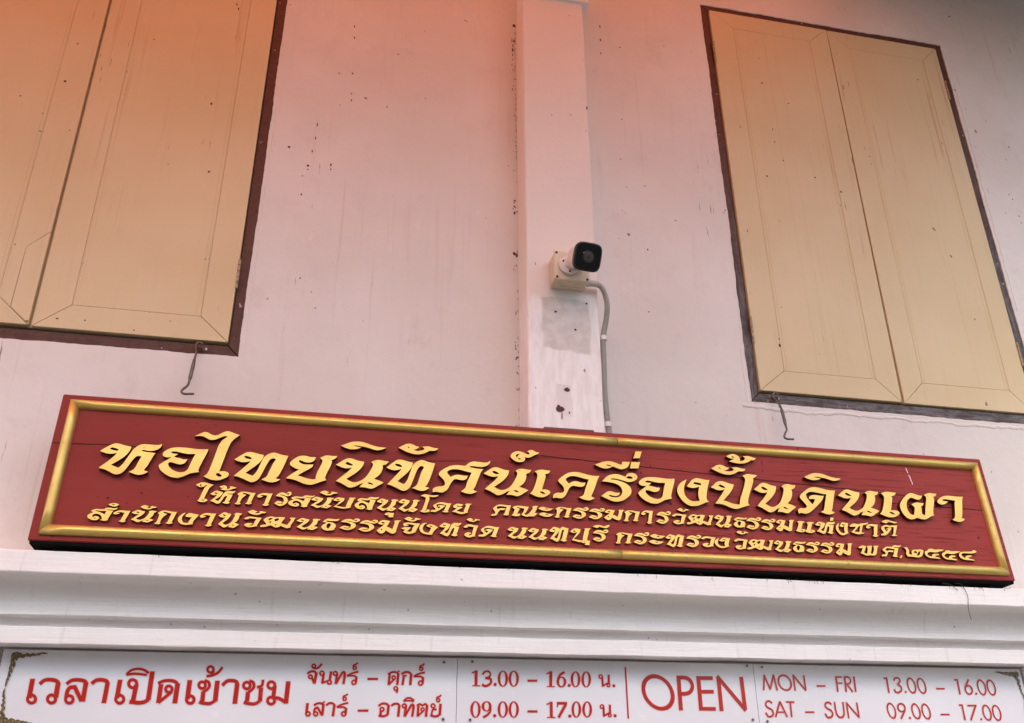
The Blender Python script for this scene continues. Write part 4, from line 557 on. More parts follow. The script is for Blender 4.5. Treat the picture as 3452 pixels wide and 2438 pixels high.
 '๒S':[[0.0,29.4,8.2,31.2,14.3,29.1,16.8,22.1,15.0,11.0,19.8,8.2,25.6,9.4,23.9,15.4,26.6,21.5,35.3,24.9,43.9,23.9,53.4,26.4,64.2,25.2,67.1,21.3,60.9,8.9,53.6,2.6,39.7,0.0,24.9,2.4,8.2,1.7,3.9,10.5,8.2,18.7,5.9,26.7],[30.6,15.7,37.6,21.0,43.5,18.2,42.1,13.1,36.7,13.5],[49.1,18.5,56.4,20.8,51.4,10.5,45.8,6.3,39.3,7.0]],
 '๕S':[[0.9,18.4,5.4,22.6,15.3,26.1,13.6,28.1,21.1,30.8,32.3,30.9,38.2,28.1,49.8,29.7,71.1,29.6,62.0,25.1,54.9,23.8,45.0,20.3,31.4,19.7,20.7,21.3,11.9,17.9,8.3,12.7,12.5,7.8,20.9,6.2,24.6,11.4,32.5,15.7,50.1,14.9,44.6,11.2,35.3,9.8,34.3,6.1,47.1,4.2,51.5,0.0,39.3,0.3,26.4,1.8,13.0,1.8,3.5,7.4,0.0,13.3]],
 '๔S':[[0.0,17.1,4.1,23.4,15.4,26.9,29.2,27.5,40.7,28.0,52.9,30.6,51.3,33.0,58.5,33.9,67.3,29.2,57.9,24.7,45.7,22.1,25.5,22.9,14.0,22.4,8.0,17.4,10.8,11.5,18.4,6.7,22.5,13.0,32.6,16.4,46.1,16.0,40.3,11.7,30.5,9.2,33.8,5.3,44.8,4.2,52.1,0.0,37.0,1.0,21.2,1.2,8.3,3.2,0.2,10.0]],
 '้S':[[0.0,21.9,8.4,26.8,19.2,30.6,29.4,30.3,39.1,26.3,43.9,18.9,44.2,12.9,41.6,9.4,50.1,9.1,58.4,13.0,61.5,18.4,59.8,22.0,53.2,23.3,61.3,26.1,71.2,27.6,82.8,25.0,90.0,22.4,98.0,22.9,93.5,16.2,86.9,14.1,79.3,13.6,73.2,8.0,62.2,3.4,48.1,0.4,36.7,0.0,23.3,1.3,6.0,4.8,16.1,10.2,25.4,15.1,16.8,14.5,8.6,16.5,2.2,19.5],[17.0,21.9,21.4,22.5,26.1,19.4,20.9,19.1]],
 'หS':[[0.0,63.2,14.5,75.6,23.6,82.1,31.7,86.9,40.6,87.5,51.4,84.9,63.5,81.7,75.2,80.3,74.2,72.4,69.8,61.0,61.5,49.4,47.2,36.7,34.4,26.4,51.7,19.1,54.7,20.1,62.4,30.4,67.9,42.5,75.0,60.6,80.6,72.8,89.2,83.1,98.6,88.5,106.2,90.0,119.3,89.7,133.7,89.2,142.8,90.2,150.3,93.7,149.9,86.6,145.7,80.3,137.4,74.5,127.5,71.6,117.1,71.6,106.4,73.6,102.1,72.1,103.0,70.5,109.8,68.5,121.7,67.1,132.2,67.0,137.8,66.1,134.6,60.2,131.9,52.7,129.3,45.1,126.5,38.3,125.0,31.6,116.6,16.5,128.0,12.2,120.2,6.6,110.6,2.8,101.7,2.8,92.3,5.5,80.8,9.2,90.5,15.6,94.5,22.4,98.6,35.7,101.7,47.7,105.2,53.8,97.7,56.2,91.5,54.3,85.4,45.1,79.8,33.0,72.5,16.6,65.3,6.7,59.8,2.1,50.1,0.0,42.0,2.4,32.2,7.5,19.8,13.5,5.5,15.4,10.6,22.0,19.2,29.8,29.8,41.4,38.0,52.2,42.8,60.9,35.7,57.9,25.7,56.5,15.3,57.7,7.2,60.3],[24.2,71.8,29.0,73.6,36.8,72.7,44.0,70.2,41.6,67.6,33.8,68.1,27.2,69.4]],
 'าS':[[0.0,65.1,6.3,72.4,19.8,80.9,34.2,85.7,51.2,86.7,73.0,84.8,98.6,85.9,92.2,73.8,87.9,56.3,82.7,38.8,77.5,21.5,72.6,14.5,83.4,10.3,75.2,4.4,60.9,0.0,48.7,2.2,38.1,6.8,49.2,13.2,53.8,28.8,57.9,46.0,61.6,61.7,66.0,70.6,52.6,72.4,36.4,74.1,24.1,73.4,20.3,69.7,25.1,66.9,39.1,67.3,32.6,60.9,22.0,56.1,12.3,54.7,2.3,58.4]],
 'รS':[[5.6,60.6,12.6,69.1,21.0,76.9,31.0,82.3,43.9,85.6,56.7,86.1,66.1,83.4,72.3,80.9,79.3,79.4,82.3,86.4,90.8,91.8,100.6,93.3,110.0,90.6,115.5,84.4,114.9,77.0,108.1,70.1,98.1,65.0,85.2,63.5,72.6,66.3,58.6,70.3,44.5,72.3,33.3,71.2,33.0,67.9,45.7,67.9,58.2,65.4,72.2,61.4,84.4,54.9,91.6,46.5,93.7,37.0,91.5,27.3,82.7,17.2,69.2,7.0,56.2,1.8,43.5,0.0,31.1,1.7,17.4,7.2,0.0,14.9,9.2,22.5,17.5,29.0,25.5,31.4,33.4,31.1,42.6,28.4,50.4,27.3,57.2,29.0,54.7,22.0,48.0,17.6,38.6,17.1,29.3,19.7,23.0,19.4,23.6,16.2,32.0,13.5,46.1,12.8,57.5,17.4,63.7,25.7,65.6,35.4,62.9,44.8,55.6,52.4,44.8,56.6,32.4,59.0,16.7,60.5],[80.8,77.8,88.2,80.6,96.2,79.9,100.7,76.5,92.5,74.8,85.4,75.7]],
 'นS':[[0.0,64.6,9.1,71.4,19.8,79.8,29.3,85.3,39.1,86.5,50.7,83.4,62.3,79.5,76.6,78.1,74.3,68.0,67.9,56.8,57.3,45.4,45.3,35.5,30.6,24.8,40.7,19.4,50.8,15.5,60.5,17.6,71.4,22.8,80.8,30.2,87.3,39.7,93.8,50.8,98.9,61.9,101.3,69.7,100.3,75.1,95.4,78.3,102.0,82.9,110.4,86.3,121.9,86.3,133.5,84.3,144.0,84.2,139.6,76.9,135.5,73.8,127.7,71.5,128.8,63.8,126.4,54.4,121.2,43.4,114.5,36.1,105.6,29.4,115.0,27.0,125.1,23.8,133.1,20.0,125.5,14.7,114.5,8.0,107.7,3.1,100.2,0.1,90.9,1.3,81.0,3.7,67.7,2.9,70.9,8.4,77.5,15.3,69.2,12.8,59.8,6.2,51.7,2.0,43.4,0.0,36.4,1.1,27.6,6.5,16.1,12.6,3.2,17.1,12.3,25.9,22.8,35.6,34.7,47.0,44.5,58.7,38.2,57.2,29.9,55.6,18.6,56.7,8.4,60.6],[26.0,70.9,31.5,73.2,40.2,70.3,46.3,66.9,37.6,65.9,29.8,67.8],[88.6,17.0,95.7,17.4,104.0,14.2,101.6,12.8,93.0,14.3]],
 'ัS':[[0.0,16.8,11.1,24.2,21.2,29.7,31.4,31.7,41.7,29.6,49.3,24.5,58.8,24.1,55.3,18.6,49.5,15.5,42.3,13.7,49.7,11.1,60.0,11.0,70.2,14.9,73.8,17.5,71.4,22.1,65.5,24.1,75.8,25.9,84.6,27.0,92.1,25.2,102.5,22.7,112.9,23.0,110.0,17.6,101.2,13.8,87.9,14.0,80.6,8.4,71.9,3.9,60.3,0.7,50.0,0.0,38.3,1.6,26.5,4.7,13.1,10.1],[25.1,21.7,28.8,21.5,31.1,18.5,27.4,19.0]],
 'ดS':[[15.0,55.9,21.8,64.6,34.0,73.7,48.1,83.7,62.9,88.5,80.5,89.0,97.3,85.8,114.1,82.1,126.3,81.6,139.7,82.4,133.4,69.4,128.0,52.3,121.7,35.3,116.4,18.4,112.4,15.7,116.9,12.7,123.6,11.4,117.4,6.9,106.2,3.1,95.9,3.3,84.5,6.5,75.6,9.6,86.1,14.3,89.9,20.3,97.1,42.2,102.9,57.6,106.7,67.8,97.2,68.1,80.3,71.0,63.5,73.7,51.2,73.0,41.7,69.1,36.2,62.9,37.9,53.9,43.7,44.2,49.9,36.3,53.5,32.3,60.6,41.8,65.6,49.6,55.4,50.7,44.7,49.3,47.1,56.9,56.0,62.4,66.7,63.8,80.3,62.1,97.2,62.3,90.0,50.1,78.8,37.9,64.2,25.5,49.6,13.2,37.8,5.2,26.7,1.3,15.0,2.3,8.4,3.6,1.7,0.0,0.0,8.9,2.8,14.8,11.2,18.5,23.2,18.3,32.5,22.1,32.6,27.1,26.8,36.6,18.3,46.1,15.0,51.7]],
 'ยS':[[5.6,59.9,9.8,66.2,17.4,73.6,26.4,80.3,37.2,83.8,48.4,83.3,59.8,80.3,73.7,80.9,71.5,73.4,66.5,67.0,54.3,63.5,43.0,65.4,34.4,69.4,28.9,69.0,30.0,64.5,35.2,60.3,43.7,57.8,54.8,57.8,68.5,59.5,66.4,51.7,56.0,43.5,43.0,35.1,29.5,24.9,38.6,22.8,49.9,19.0,61.1,16.7,70.9,15.8,77.6,17.0,78.2,26.8,81.3,39.1,87.1,53.1,91.7,65.6,92.5,72.5,89.4,76.1,84.7,79.4,91.6,84.0,99.7,88.4,109.5,88.6,119.4,87.7,132.0,88.6,128.3,82.6,121.6,77.5,116.1,75.3,118.1,71.9,116.5,61.1,111.2,48.6,106.6,36.1,103.3,25.4,103.7,20.1,107.1,15.8,96.0,12.1,85.4,7.0,76.1,3.0,69.4,0.5,60.7,0.0,48.7,1.8,37.4,6.3,23.2,11.4,12.1,13.7,0.0,14.7,5.9,21.5,16.0,30.4,31.6,42.4,22.9,44.1,12.7,49.7,6.8,54.6]],
 'ค5S':[[5.8,20.1,9.1,25.6,16.6,31.3,25.5,34.4,37.4,34.0,47.8,32.6,57.9,33.1,55.1,25.1,52.7,15.8,50.3,8.1,51.7,5.1,45.8,3.0,39.8,3.0,34.3,5.0,38.4,7.4,41.2,15.2,43.1,22.9,45.5,28.3,32.9,29.2,22.5,29.7,16.5,26.8,16.5,23.7,19.4,20.1,26.8,23.5,32.8,23.5,41.7,23.6,39.4,19.6,32.7,17.8,26.8,18.2,21.5,12.6,17.7,4.8,13.2,0.8,5.9,0.0,0.0,0.1,0.8,3.2,5.9,5.7,11.8,6.8,12.6,11.4,9.0,15.7]],
 'เS':[[15.9,77.6,24.5,82.4,33.8,85.1,44.6,84.9,53.8,83.8,62.3,83.6,59.8,77.5,53.4,73.1,46.1,71.0,48.5,66.4,45.0,54.3,40.6,39.8,35.4,23.7,43.8,25.0,52.9,24.0,59.6,19.7,59.4,14.2,52.3,7.5,41.4,1.5,29.2,0.0,17.2,2.4,6.7,6.5,0.0,10.0,7.0,17.4,12.7,28.7,18.7,46.3,23.0,60.8,23.7,68.8,21.1,74.2],[29.8,16.8,37.4,16.8,43.1,13.2,42.5,10.9,36.5,12.1,31.2,14.1]],
 '่S':[[9.4,22.9,28.8,23.9,20.5,1.9,0.0,0.0]],
 'งS':[[35.0,82.9,29.1,72.2,23.4,58.8,21.8,45.7,22.9,34.4,28.3,25.1,37.1,17.5,46.5,14.8,58.1,15.8,69.0,18.5,66.1,27.2,66.1,40.2,69.2,51.7,72.4,63.4,63.6,58.8,51.8,56.4,40.5,58.2,32.7,61.8,42.1,71.4,50.0,81.7,59.0,87.5,69.1,89.5,82.2,87.8,95.1,85.3,108.5,85.8,103.5,73.5,98.1,58.4,93.4,41.8,90.6,27.0,93.0,19.8,97.4,16.1,85.5,13.0,75.0,7.6,61.2,2.0,47.9,0.0,35.0,0.6,22.7,6.3,11.1,17.7,3.1,31.7,0.0,44.4,3.6,57.6,10.6,67.8,21.4,76.7],[55.4,72.2,60.7,75.0,70.4,73.9,79.3,72.3,77.2,68.6,68.1,68.9,58.5,70.4]],
 'ิS':[[0.0,9.3,12.7,14.9,23.8,20.4,35.0,24.1,50.7,25.2,63.8,23.3,78.4,18.8,94.6,13.6,110.6,11.6,126.3,11.4,118.1,6.6,108.1,3.1,98.1,1.8,85.0,5.1,71.8,8.9,55.9,10.9,44.3,12.8,34.3,12.0,38.8,9.7,56.1,7.8,49.2,3.4,39.3,0.8,28.0,0.0,16.4,2.3,7.7,5.1]],
 'ง1S':[[19.3,32.8,11.9,31.0,4.1,23.6,0.0,15.0,2.6,8.2,8.6,2.2,19.1,0.0,29.1,0.9,39.1,2.4,38.5,5.1,39.3,10.0,44.5,18.7,51.4,28.6,42.9,29.8,32.3,32.1,25.8,32.0,20.0,27.9,17.1,23.6,23.6,21.1,31.3,20.8,34.9,22.4,31.9,16.6,28.5,9.5,27.8,5.6,18.3,4.8,12.7,8.7,9.7,15.5,11.7,24.0,16.0,29.1]],
 'ง4S':[[21.5,32.5,15.1,32.9,8.1,30.4,1.9,23.5,0.0,16.8,2.3,9.6,8.9,3.4,18.8,1.0,28.7,0.0,35.7,0.8,37.1,5.5,41.2,11.5,46.7,17.6,51.6,21.5,45.1,25.6,39.4,28.3,29.4,30.0,19.6,25.8,21.0,22.9,28.2,21.1,32.5,19.9,31.2,13.9,27.8,8.0,25.0,4.9,15.8,6.6,10.7,11.5,9.2,17.2,11.8,24.7,16.6,30.1],[27.4,25.8,33.8,25.0,36.0,22.2,30.3,23.4]],
 'ทS':[[0.0,62.0,10.8,70.6,20.6,78.8,28.1,84.2,36.0,86.3,45.6,85.9,58.2,82.9,68.0,80.6,75.3,80.0,74.4,71.9,70.0,62.5,62.9,53.0,53.2,43.4,33.7,25.7,50.1,17.9,55.7,21.2,61.4,30.5,65.6,41.2,70.5,58.0,74.6,70.4,80.5,78.4,89.4,85.1,99.9,89.3,108.3,87.9,119.7,84.1,129.5,82.5,140.3,81.4,137.4,71.6,133.3,57.6,128.0,42.2,122.6,28.4,118.1,19.2,112.4,15.1,117.3,13.5,125.3,12.2,120.6,8.2,112.9,4.0,103.6,2.4,92.7,3.5,84.3,6.7,76.2,9.1,83.5,13.3,89.7,18.9,92.8,28.0,97.8,44.8,101.9,57.1,108.5,68.9,103.0,72.3,96.3,71.1,91.5,65.5,87.0,56.1,81.7,42.2,76.6,27.0,71.4,13.3,64.3,4.7,55.5,0.0,47.5,0.0,37.6,4.5,23.5,10.3,15.1,13.5,4.5,15.0,11.3,22.8,23.1,35.5,32.6,46.5,39.7,54.5,43.3,60.7,35.4,57.2,23.5,54.9,12.5,56.9,5.5,59.0],[25.0,70.8,29.4,73.1,37.7,71.7,44.6,68.4,41.0,66.6,31.4,67.5]],
 'ศS':[[16.0,54.4,18.5,62.3,25.7,69.0,37.4,76.8,49.1,83.1,62.4,85.8,77.3,86.5,92.2,85.1,98.1,91.8,108.5,98.8,119.0,101.1,134.0,99.7,147.6,99.0,156.6,100.4,165.0,106.3,162.6,96.8,155.1,90.0,143.0,85.2,129.5,84.4,116.0,86.3,105.6,85.6,103.3,83.1,111.6,81.1,123.5,79.2,135.5,78.9,144.2,79.0,136.9,69.8,132.4,57.0,126.4,41.0,120.5,25.2,114.6,14.8,119.0,12.0,125.7,10.0,117.5,5.0,108.7,2.2,98.4,2.3,88.2,4.8,80.1,8.1,88.1,14.7,93.2,20.4,96.8,34.6,102.7,48.9,107.1,58.5,110.1,65.8,102.7,66.9,90.8,69.3,78.9,72.4,67.0,73.7,55.2,72.9,44.9,69.4,39.8,63.6,42.1,57.6,46.6,53.2,50.3,48.7,58.3,53.9,67.2,57.1,77.5,56.7,89.3,55.1,99.4,56.2,96.8,48.5,92.4,43.6,83.5,41.0,73.2,42.4,64.3,44.5,58.5,41.5,52.7,33.4,47.0,22.3,42.7,12.8,35.6,5.5,26.9,1.2,16.8,2.1,8.0,3.2,0.9,0.0,0.0,7.2,2.0,12.7,9.2,17.0,17.9,19.0,28.1,19.6,33.8,23.8,35.2,29.3,32.2,36.8,26.2,44.1,19.5,49.9]],
}
LETTERS=[
 ('หM',126.2,178.7,1.000,1.000),
 ('อM',277.2,179.2,1.000,1.000),
 ('ไM',354.9,178.0,1.000,1.000),
 ('ทM',466.6,178.6,1.000,1.000),
 ('ยM',607.0,180.3,1.000,1.000),
 ('นM',736.5,178.4,1.000,1.000),
 ('ิM',745.9,291.7,1.000,1.000),
 ('ัM',906.1,288.9,1.000,1.000),
 ('ศM',1005.7,177.7,1.000,1.000),
 ('์M',1229.9,284.7,1.000,1.000),
 ('เM',1284.7,181.0,1.000,1.000),
 ('คM',1351.9,179.9,1.000,1.000),
 ('รM',1497.0,180.5,1.000,1.000),
 ('ืM',1483.7,281.7,1.000,1.000),
 ('ื้M',1591.9,287.4,1.000,1.000),
 ('่M',1605.2,320.4,1.000,1.000),
 ('งM',1733.0,180.3,1.000,1.000),
 ('ปM',1842.5,178.9,1.000,1.000),
 ('้M',1907.6,326.2,1.000,1.000),
 ('ดM',2116.2,174.8,1.000,1.000),
 ('ผM',2469.7,176.4,1.000,1.000),
 ('าM',2607.5,176.5,1.000,1.000),
 ('ทM',874.8,177.9,0.971,1.067),
 ('นM',1150.9,180.3,0.970,0.981),
 ('นM',1982.6,173.9,0.977,1.091),
 ('นM',2261.9,178.7,0.992,0.977),
 ('ิM',2158.5,286.7,0.997,0.997),
 ('อM',1610.6,181.3,1.001,0.954),
 ('เM',2394.1,179.2,1.160,0.992),
 ('ัM',1852.1,286.9,0.998,0.998),
 ('ใS',378.5,117.6,1.000,1.000),
 ('บS',736.3,119.8,1.000,1.000),
 ('สS',795.0,120.2,1.000,1.000),
 ('ุS',876.9,101.7,1.000,1.000),
 ('โS',972.9,120.6,1.000,1.000),
 ('ณS',1231.0,122.5,1.000,1.000),
 ('ะS',1308.7,143.3,1.000,1.000),
 ('กS',1354.6,125.1,1.000,1.000),
 ('มS',1502.4,125.0,1.000,1.000),
 ('วS',1710.2,124.0,1.000,1.000),
 ('ฒS',1754.7,125.2,1.000,1.000),
 ('ธS',1901.9,123.1,1.000,1.000),
 ('ชS',2283.4,121.3,1.000,1.000),
 ('ตS',2385.0,121.8,1.000,1.000),
 ('ำS',172.4,93.6,1.000,1.000),
 ('จS',924.3,58.0,1.000,1.000),
 ('ีS',1465.5,100.5,1.000,1.000),
 ('พS',2297.7,55.9,1.000,1.000),
 ('.S',2430.6,52.6,1.000,1.000),
 ('๒S',2452.0,57.4,1.000,1.000),
 ('๕S',2520.9,56.4,1.000,1.000),
 ('๔S',2640.1,55.7,1.000,1.000),
 ('้S',438.1,153.6,0.442,0.442),
 ('หS',417.2,115.5,0.418,0.411),
 ('กS',481.6,116.3,0.969,1.124),
 ('าS',537.0,116.1,0.405,0.414),
 ('รS',583.2,117.9,0.368,0.449),
 ('สS',619.0,118.4,1.055,0.901),
 ('นS',677.4,118.2,0.426,0.356),
 ('ัS',699.6,154.9,0.421,0.421),
 ('นS',853.7,119.5,0.409,0.399),
 ('นS',912.2,120.1,0.413,0.417),
 ('ดS',1002.9,122.9,0.409,0.338),
 ('ยS',1062.2,121.3,0.417,0.358),
 ('ค5S',1171.9,121.2,1.000,1.000),
 ('ะS',1309.5,126.4,1.008,1.008),
 ('รS',1408.0,125.4,0.434,0.383),
 ('รS',1456.6,126.5,0.434,0.372),
 ('กS',1560.2,124.8,1.011,1.038),
 ('าS',1616.6,120.9,0.377,0.468),
 ('รS',1660.3,123.1,0.416,0.422),
 ('ัS',1729.2,163.5,0.327,0.327),
 ('นS',1842.9,121.6,0.403,0.437),
 ('รS',1941.8,120.1,0.453,0.418),
 ('รS',1989.1,119.9,0.439,0.396),
 ('มS',2037.7,118.2,1.021,1.121),
 ('เS',2101.1,119.0,0.551,0.413),
 ('เS',2131.5,118.1,0.552,0.409),
 ('หS',2168.3,117.7,0.453,0.429),
 ('่S',2220.4,159.6,0.536,0.454),
 ('งS',2235.7,116.5,0.417,0.456),
 ('าS',2339.2,116.0,0.434,0.470),
 ('ิS',2396.7,162.1,0.432,0.432),
 ('สS',128.3,55.2,1.052,0.950),
 ('าS',188.3,53.5,0.415,0.361),
 ('นS',232.0,55.8,0.420,0.375),
 ('ัS',250.2,90.6,0.359,0.359),
 ('กS',290.9,52.5,0.984,1.151),
 ('ง1S',345.9,54.3,1.000,1.000),
 ('าS',399.6,52.5,0.409,0.419),
 ('นS',445.9,51.9,0.407,0.480),
 ('วS',510.4,56.0,0.991,0.890),
 ('ัS',517.7,89.9,0.423,0.423),
 ('ฒS',554.0,57.5,1.027,0.952),
 ('นS',645.5,56.2,0.430,0.365),
 ('ธS',710.9,56.0,0.991,1.055),
 ('รS',759.0,60.5,0.458,0.360),
 ('รS',808.3,58.4,0.451,0.371),
 ('มS',857.4,54.2,1.024,1.182),
 ('ัS',930.7,93.0,0.404,0.404),
 ('ง4S',972.2,58.1,1.000,1.000),
 ('หS',1027.0,55.8,0.406,0.438),
 ('วS',1094.4,55.7,0.900,1.147),
 ('ัS',1102.5,100.5,0.331,0.331),
 ('ดS',1136.6,58.8,0.420,0.366),
 ('นS',1217.4,58.1,0.420,0.389),
 ('นS',1276.6,57.5,0.413,0.392),
 ('ทS',1337.8,55.3,0.406,0.492),
 ('บS',1399.0,56.9,1.006,1.280),
 ('ุS',1430.6,49.0,0.986,1.045),
 ('รS',1463.8,61.1,0.420,0.394),
 ('กS',1530.1,57.5,1.044,1.030),
 ('รS',1585.8,58.5,0.429,0.396),
 ('ะS',1636.1,78.0,1.068,1.068),
 ('ะS',1631.2,61.0,1.038,1.038),
 ('ทS',1683.2,55.3,0.413,0.428),
 ('รS',1744.8,57.5,0.430,0.407),
 ('วS',1792.6,59.6,1.009,0.989),
 ('งS',1833.8,59.0,0.470,0.351),
 ('วS',1895.0,57.2,0.981,0.998),
 ('ัS',1907.3,103.1,0.334,0.334),
 ('ฒS',1934.7,57.9,1.012,1.006),
 ('นS',2021.6,55.2,0.406,0.402),
 ('ธS',2080.7,56.6,0.985,1.030),
 ('รS',2122.9,57.5,0.427,0.371),
 ('รS',2170.3,57.0,0.435,0.385),
 ('มS',2219.8,52.4,0.972,1.164),
 ('ศS',2371.5,55.4,0.447,0.370),
 ('๕S',2579.8,54.1,0.975,0.985),
]
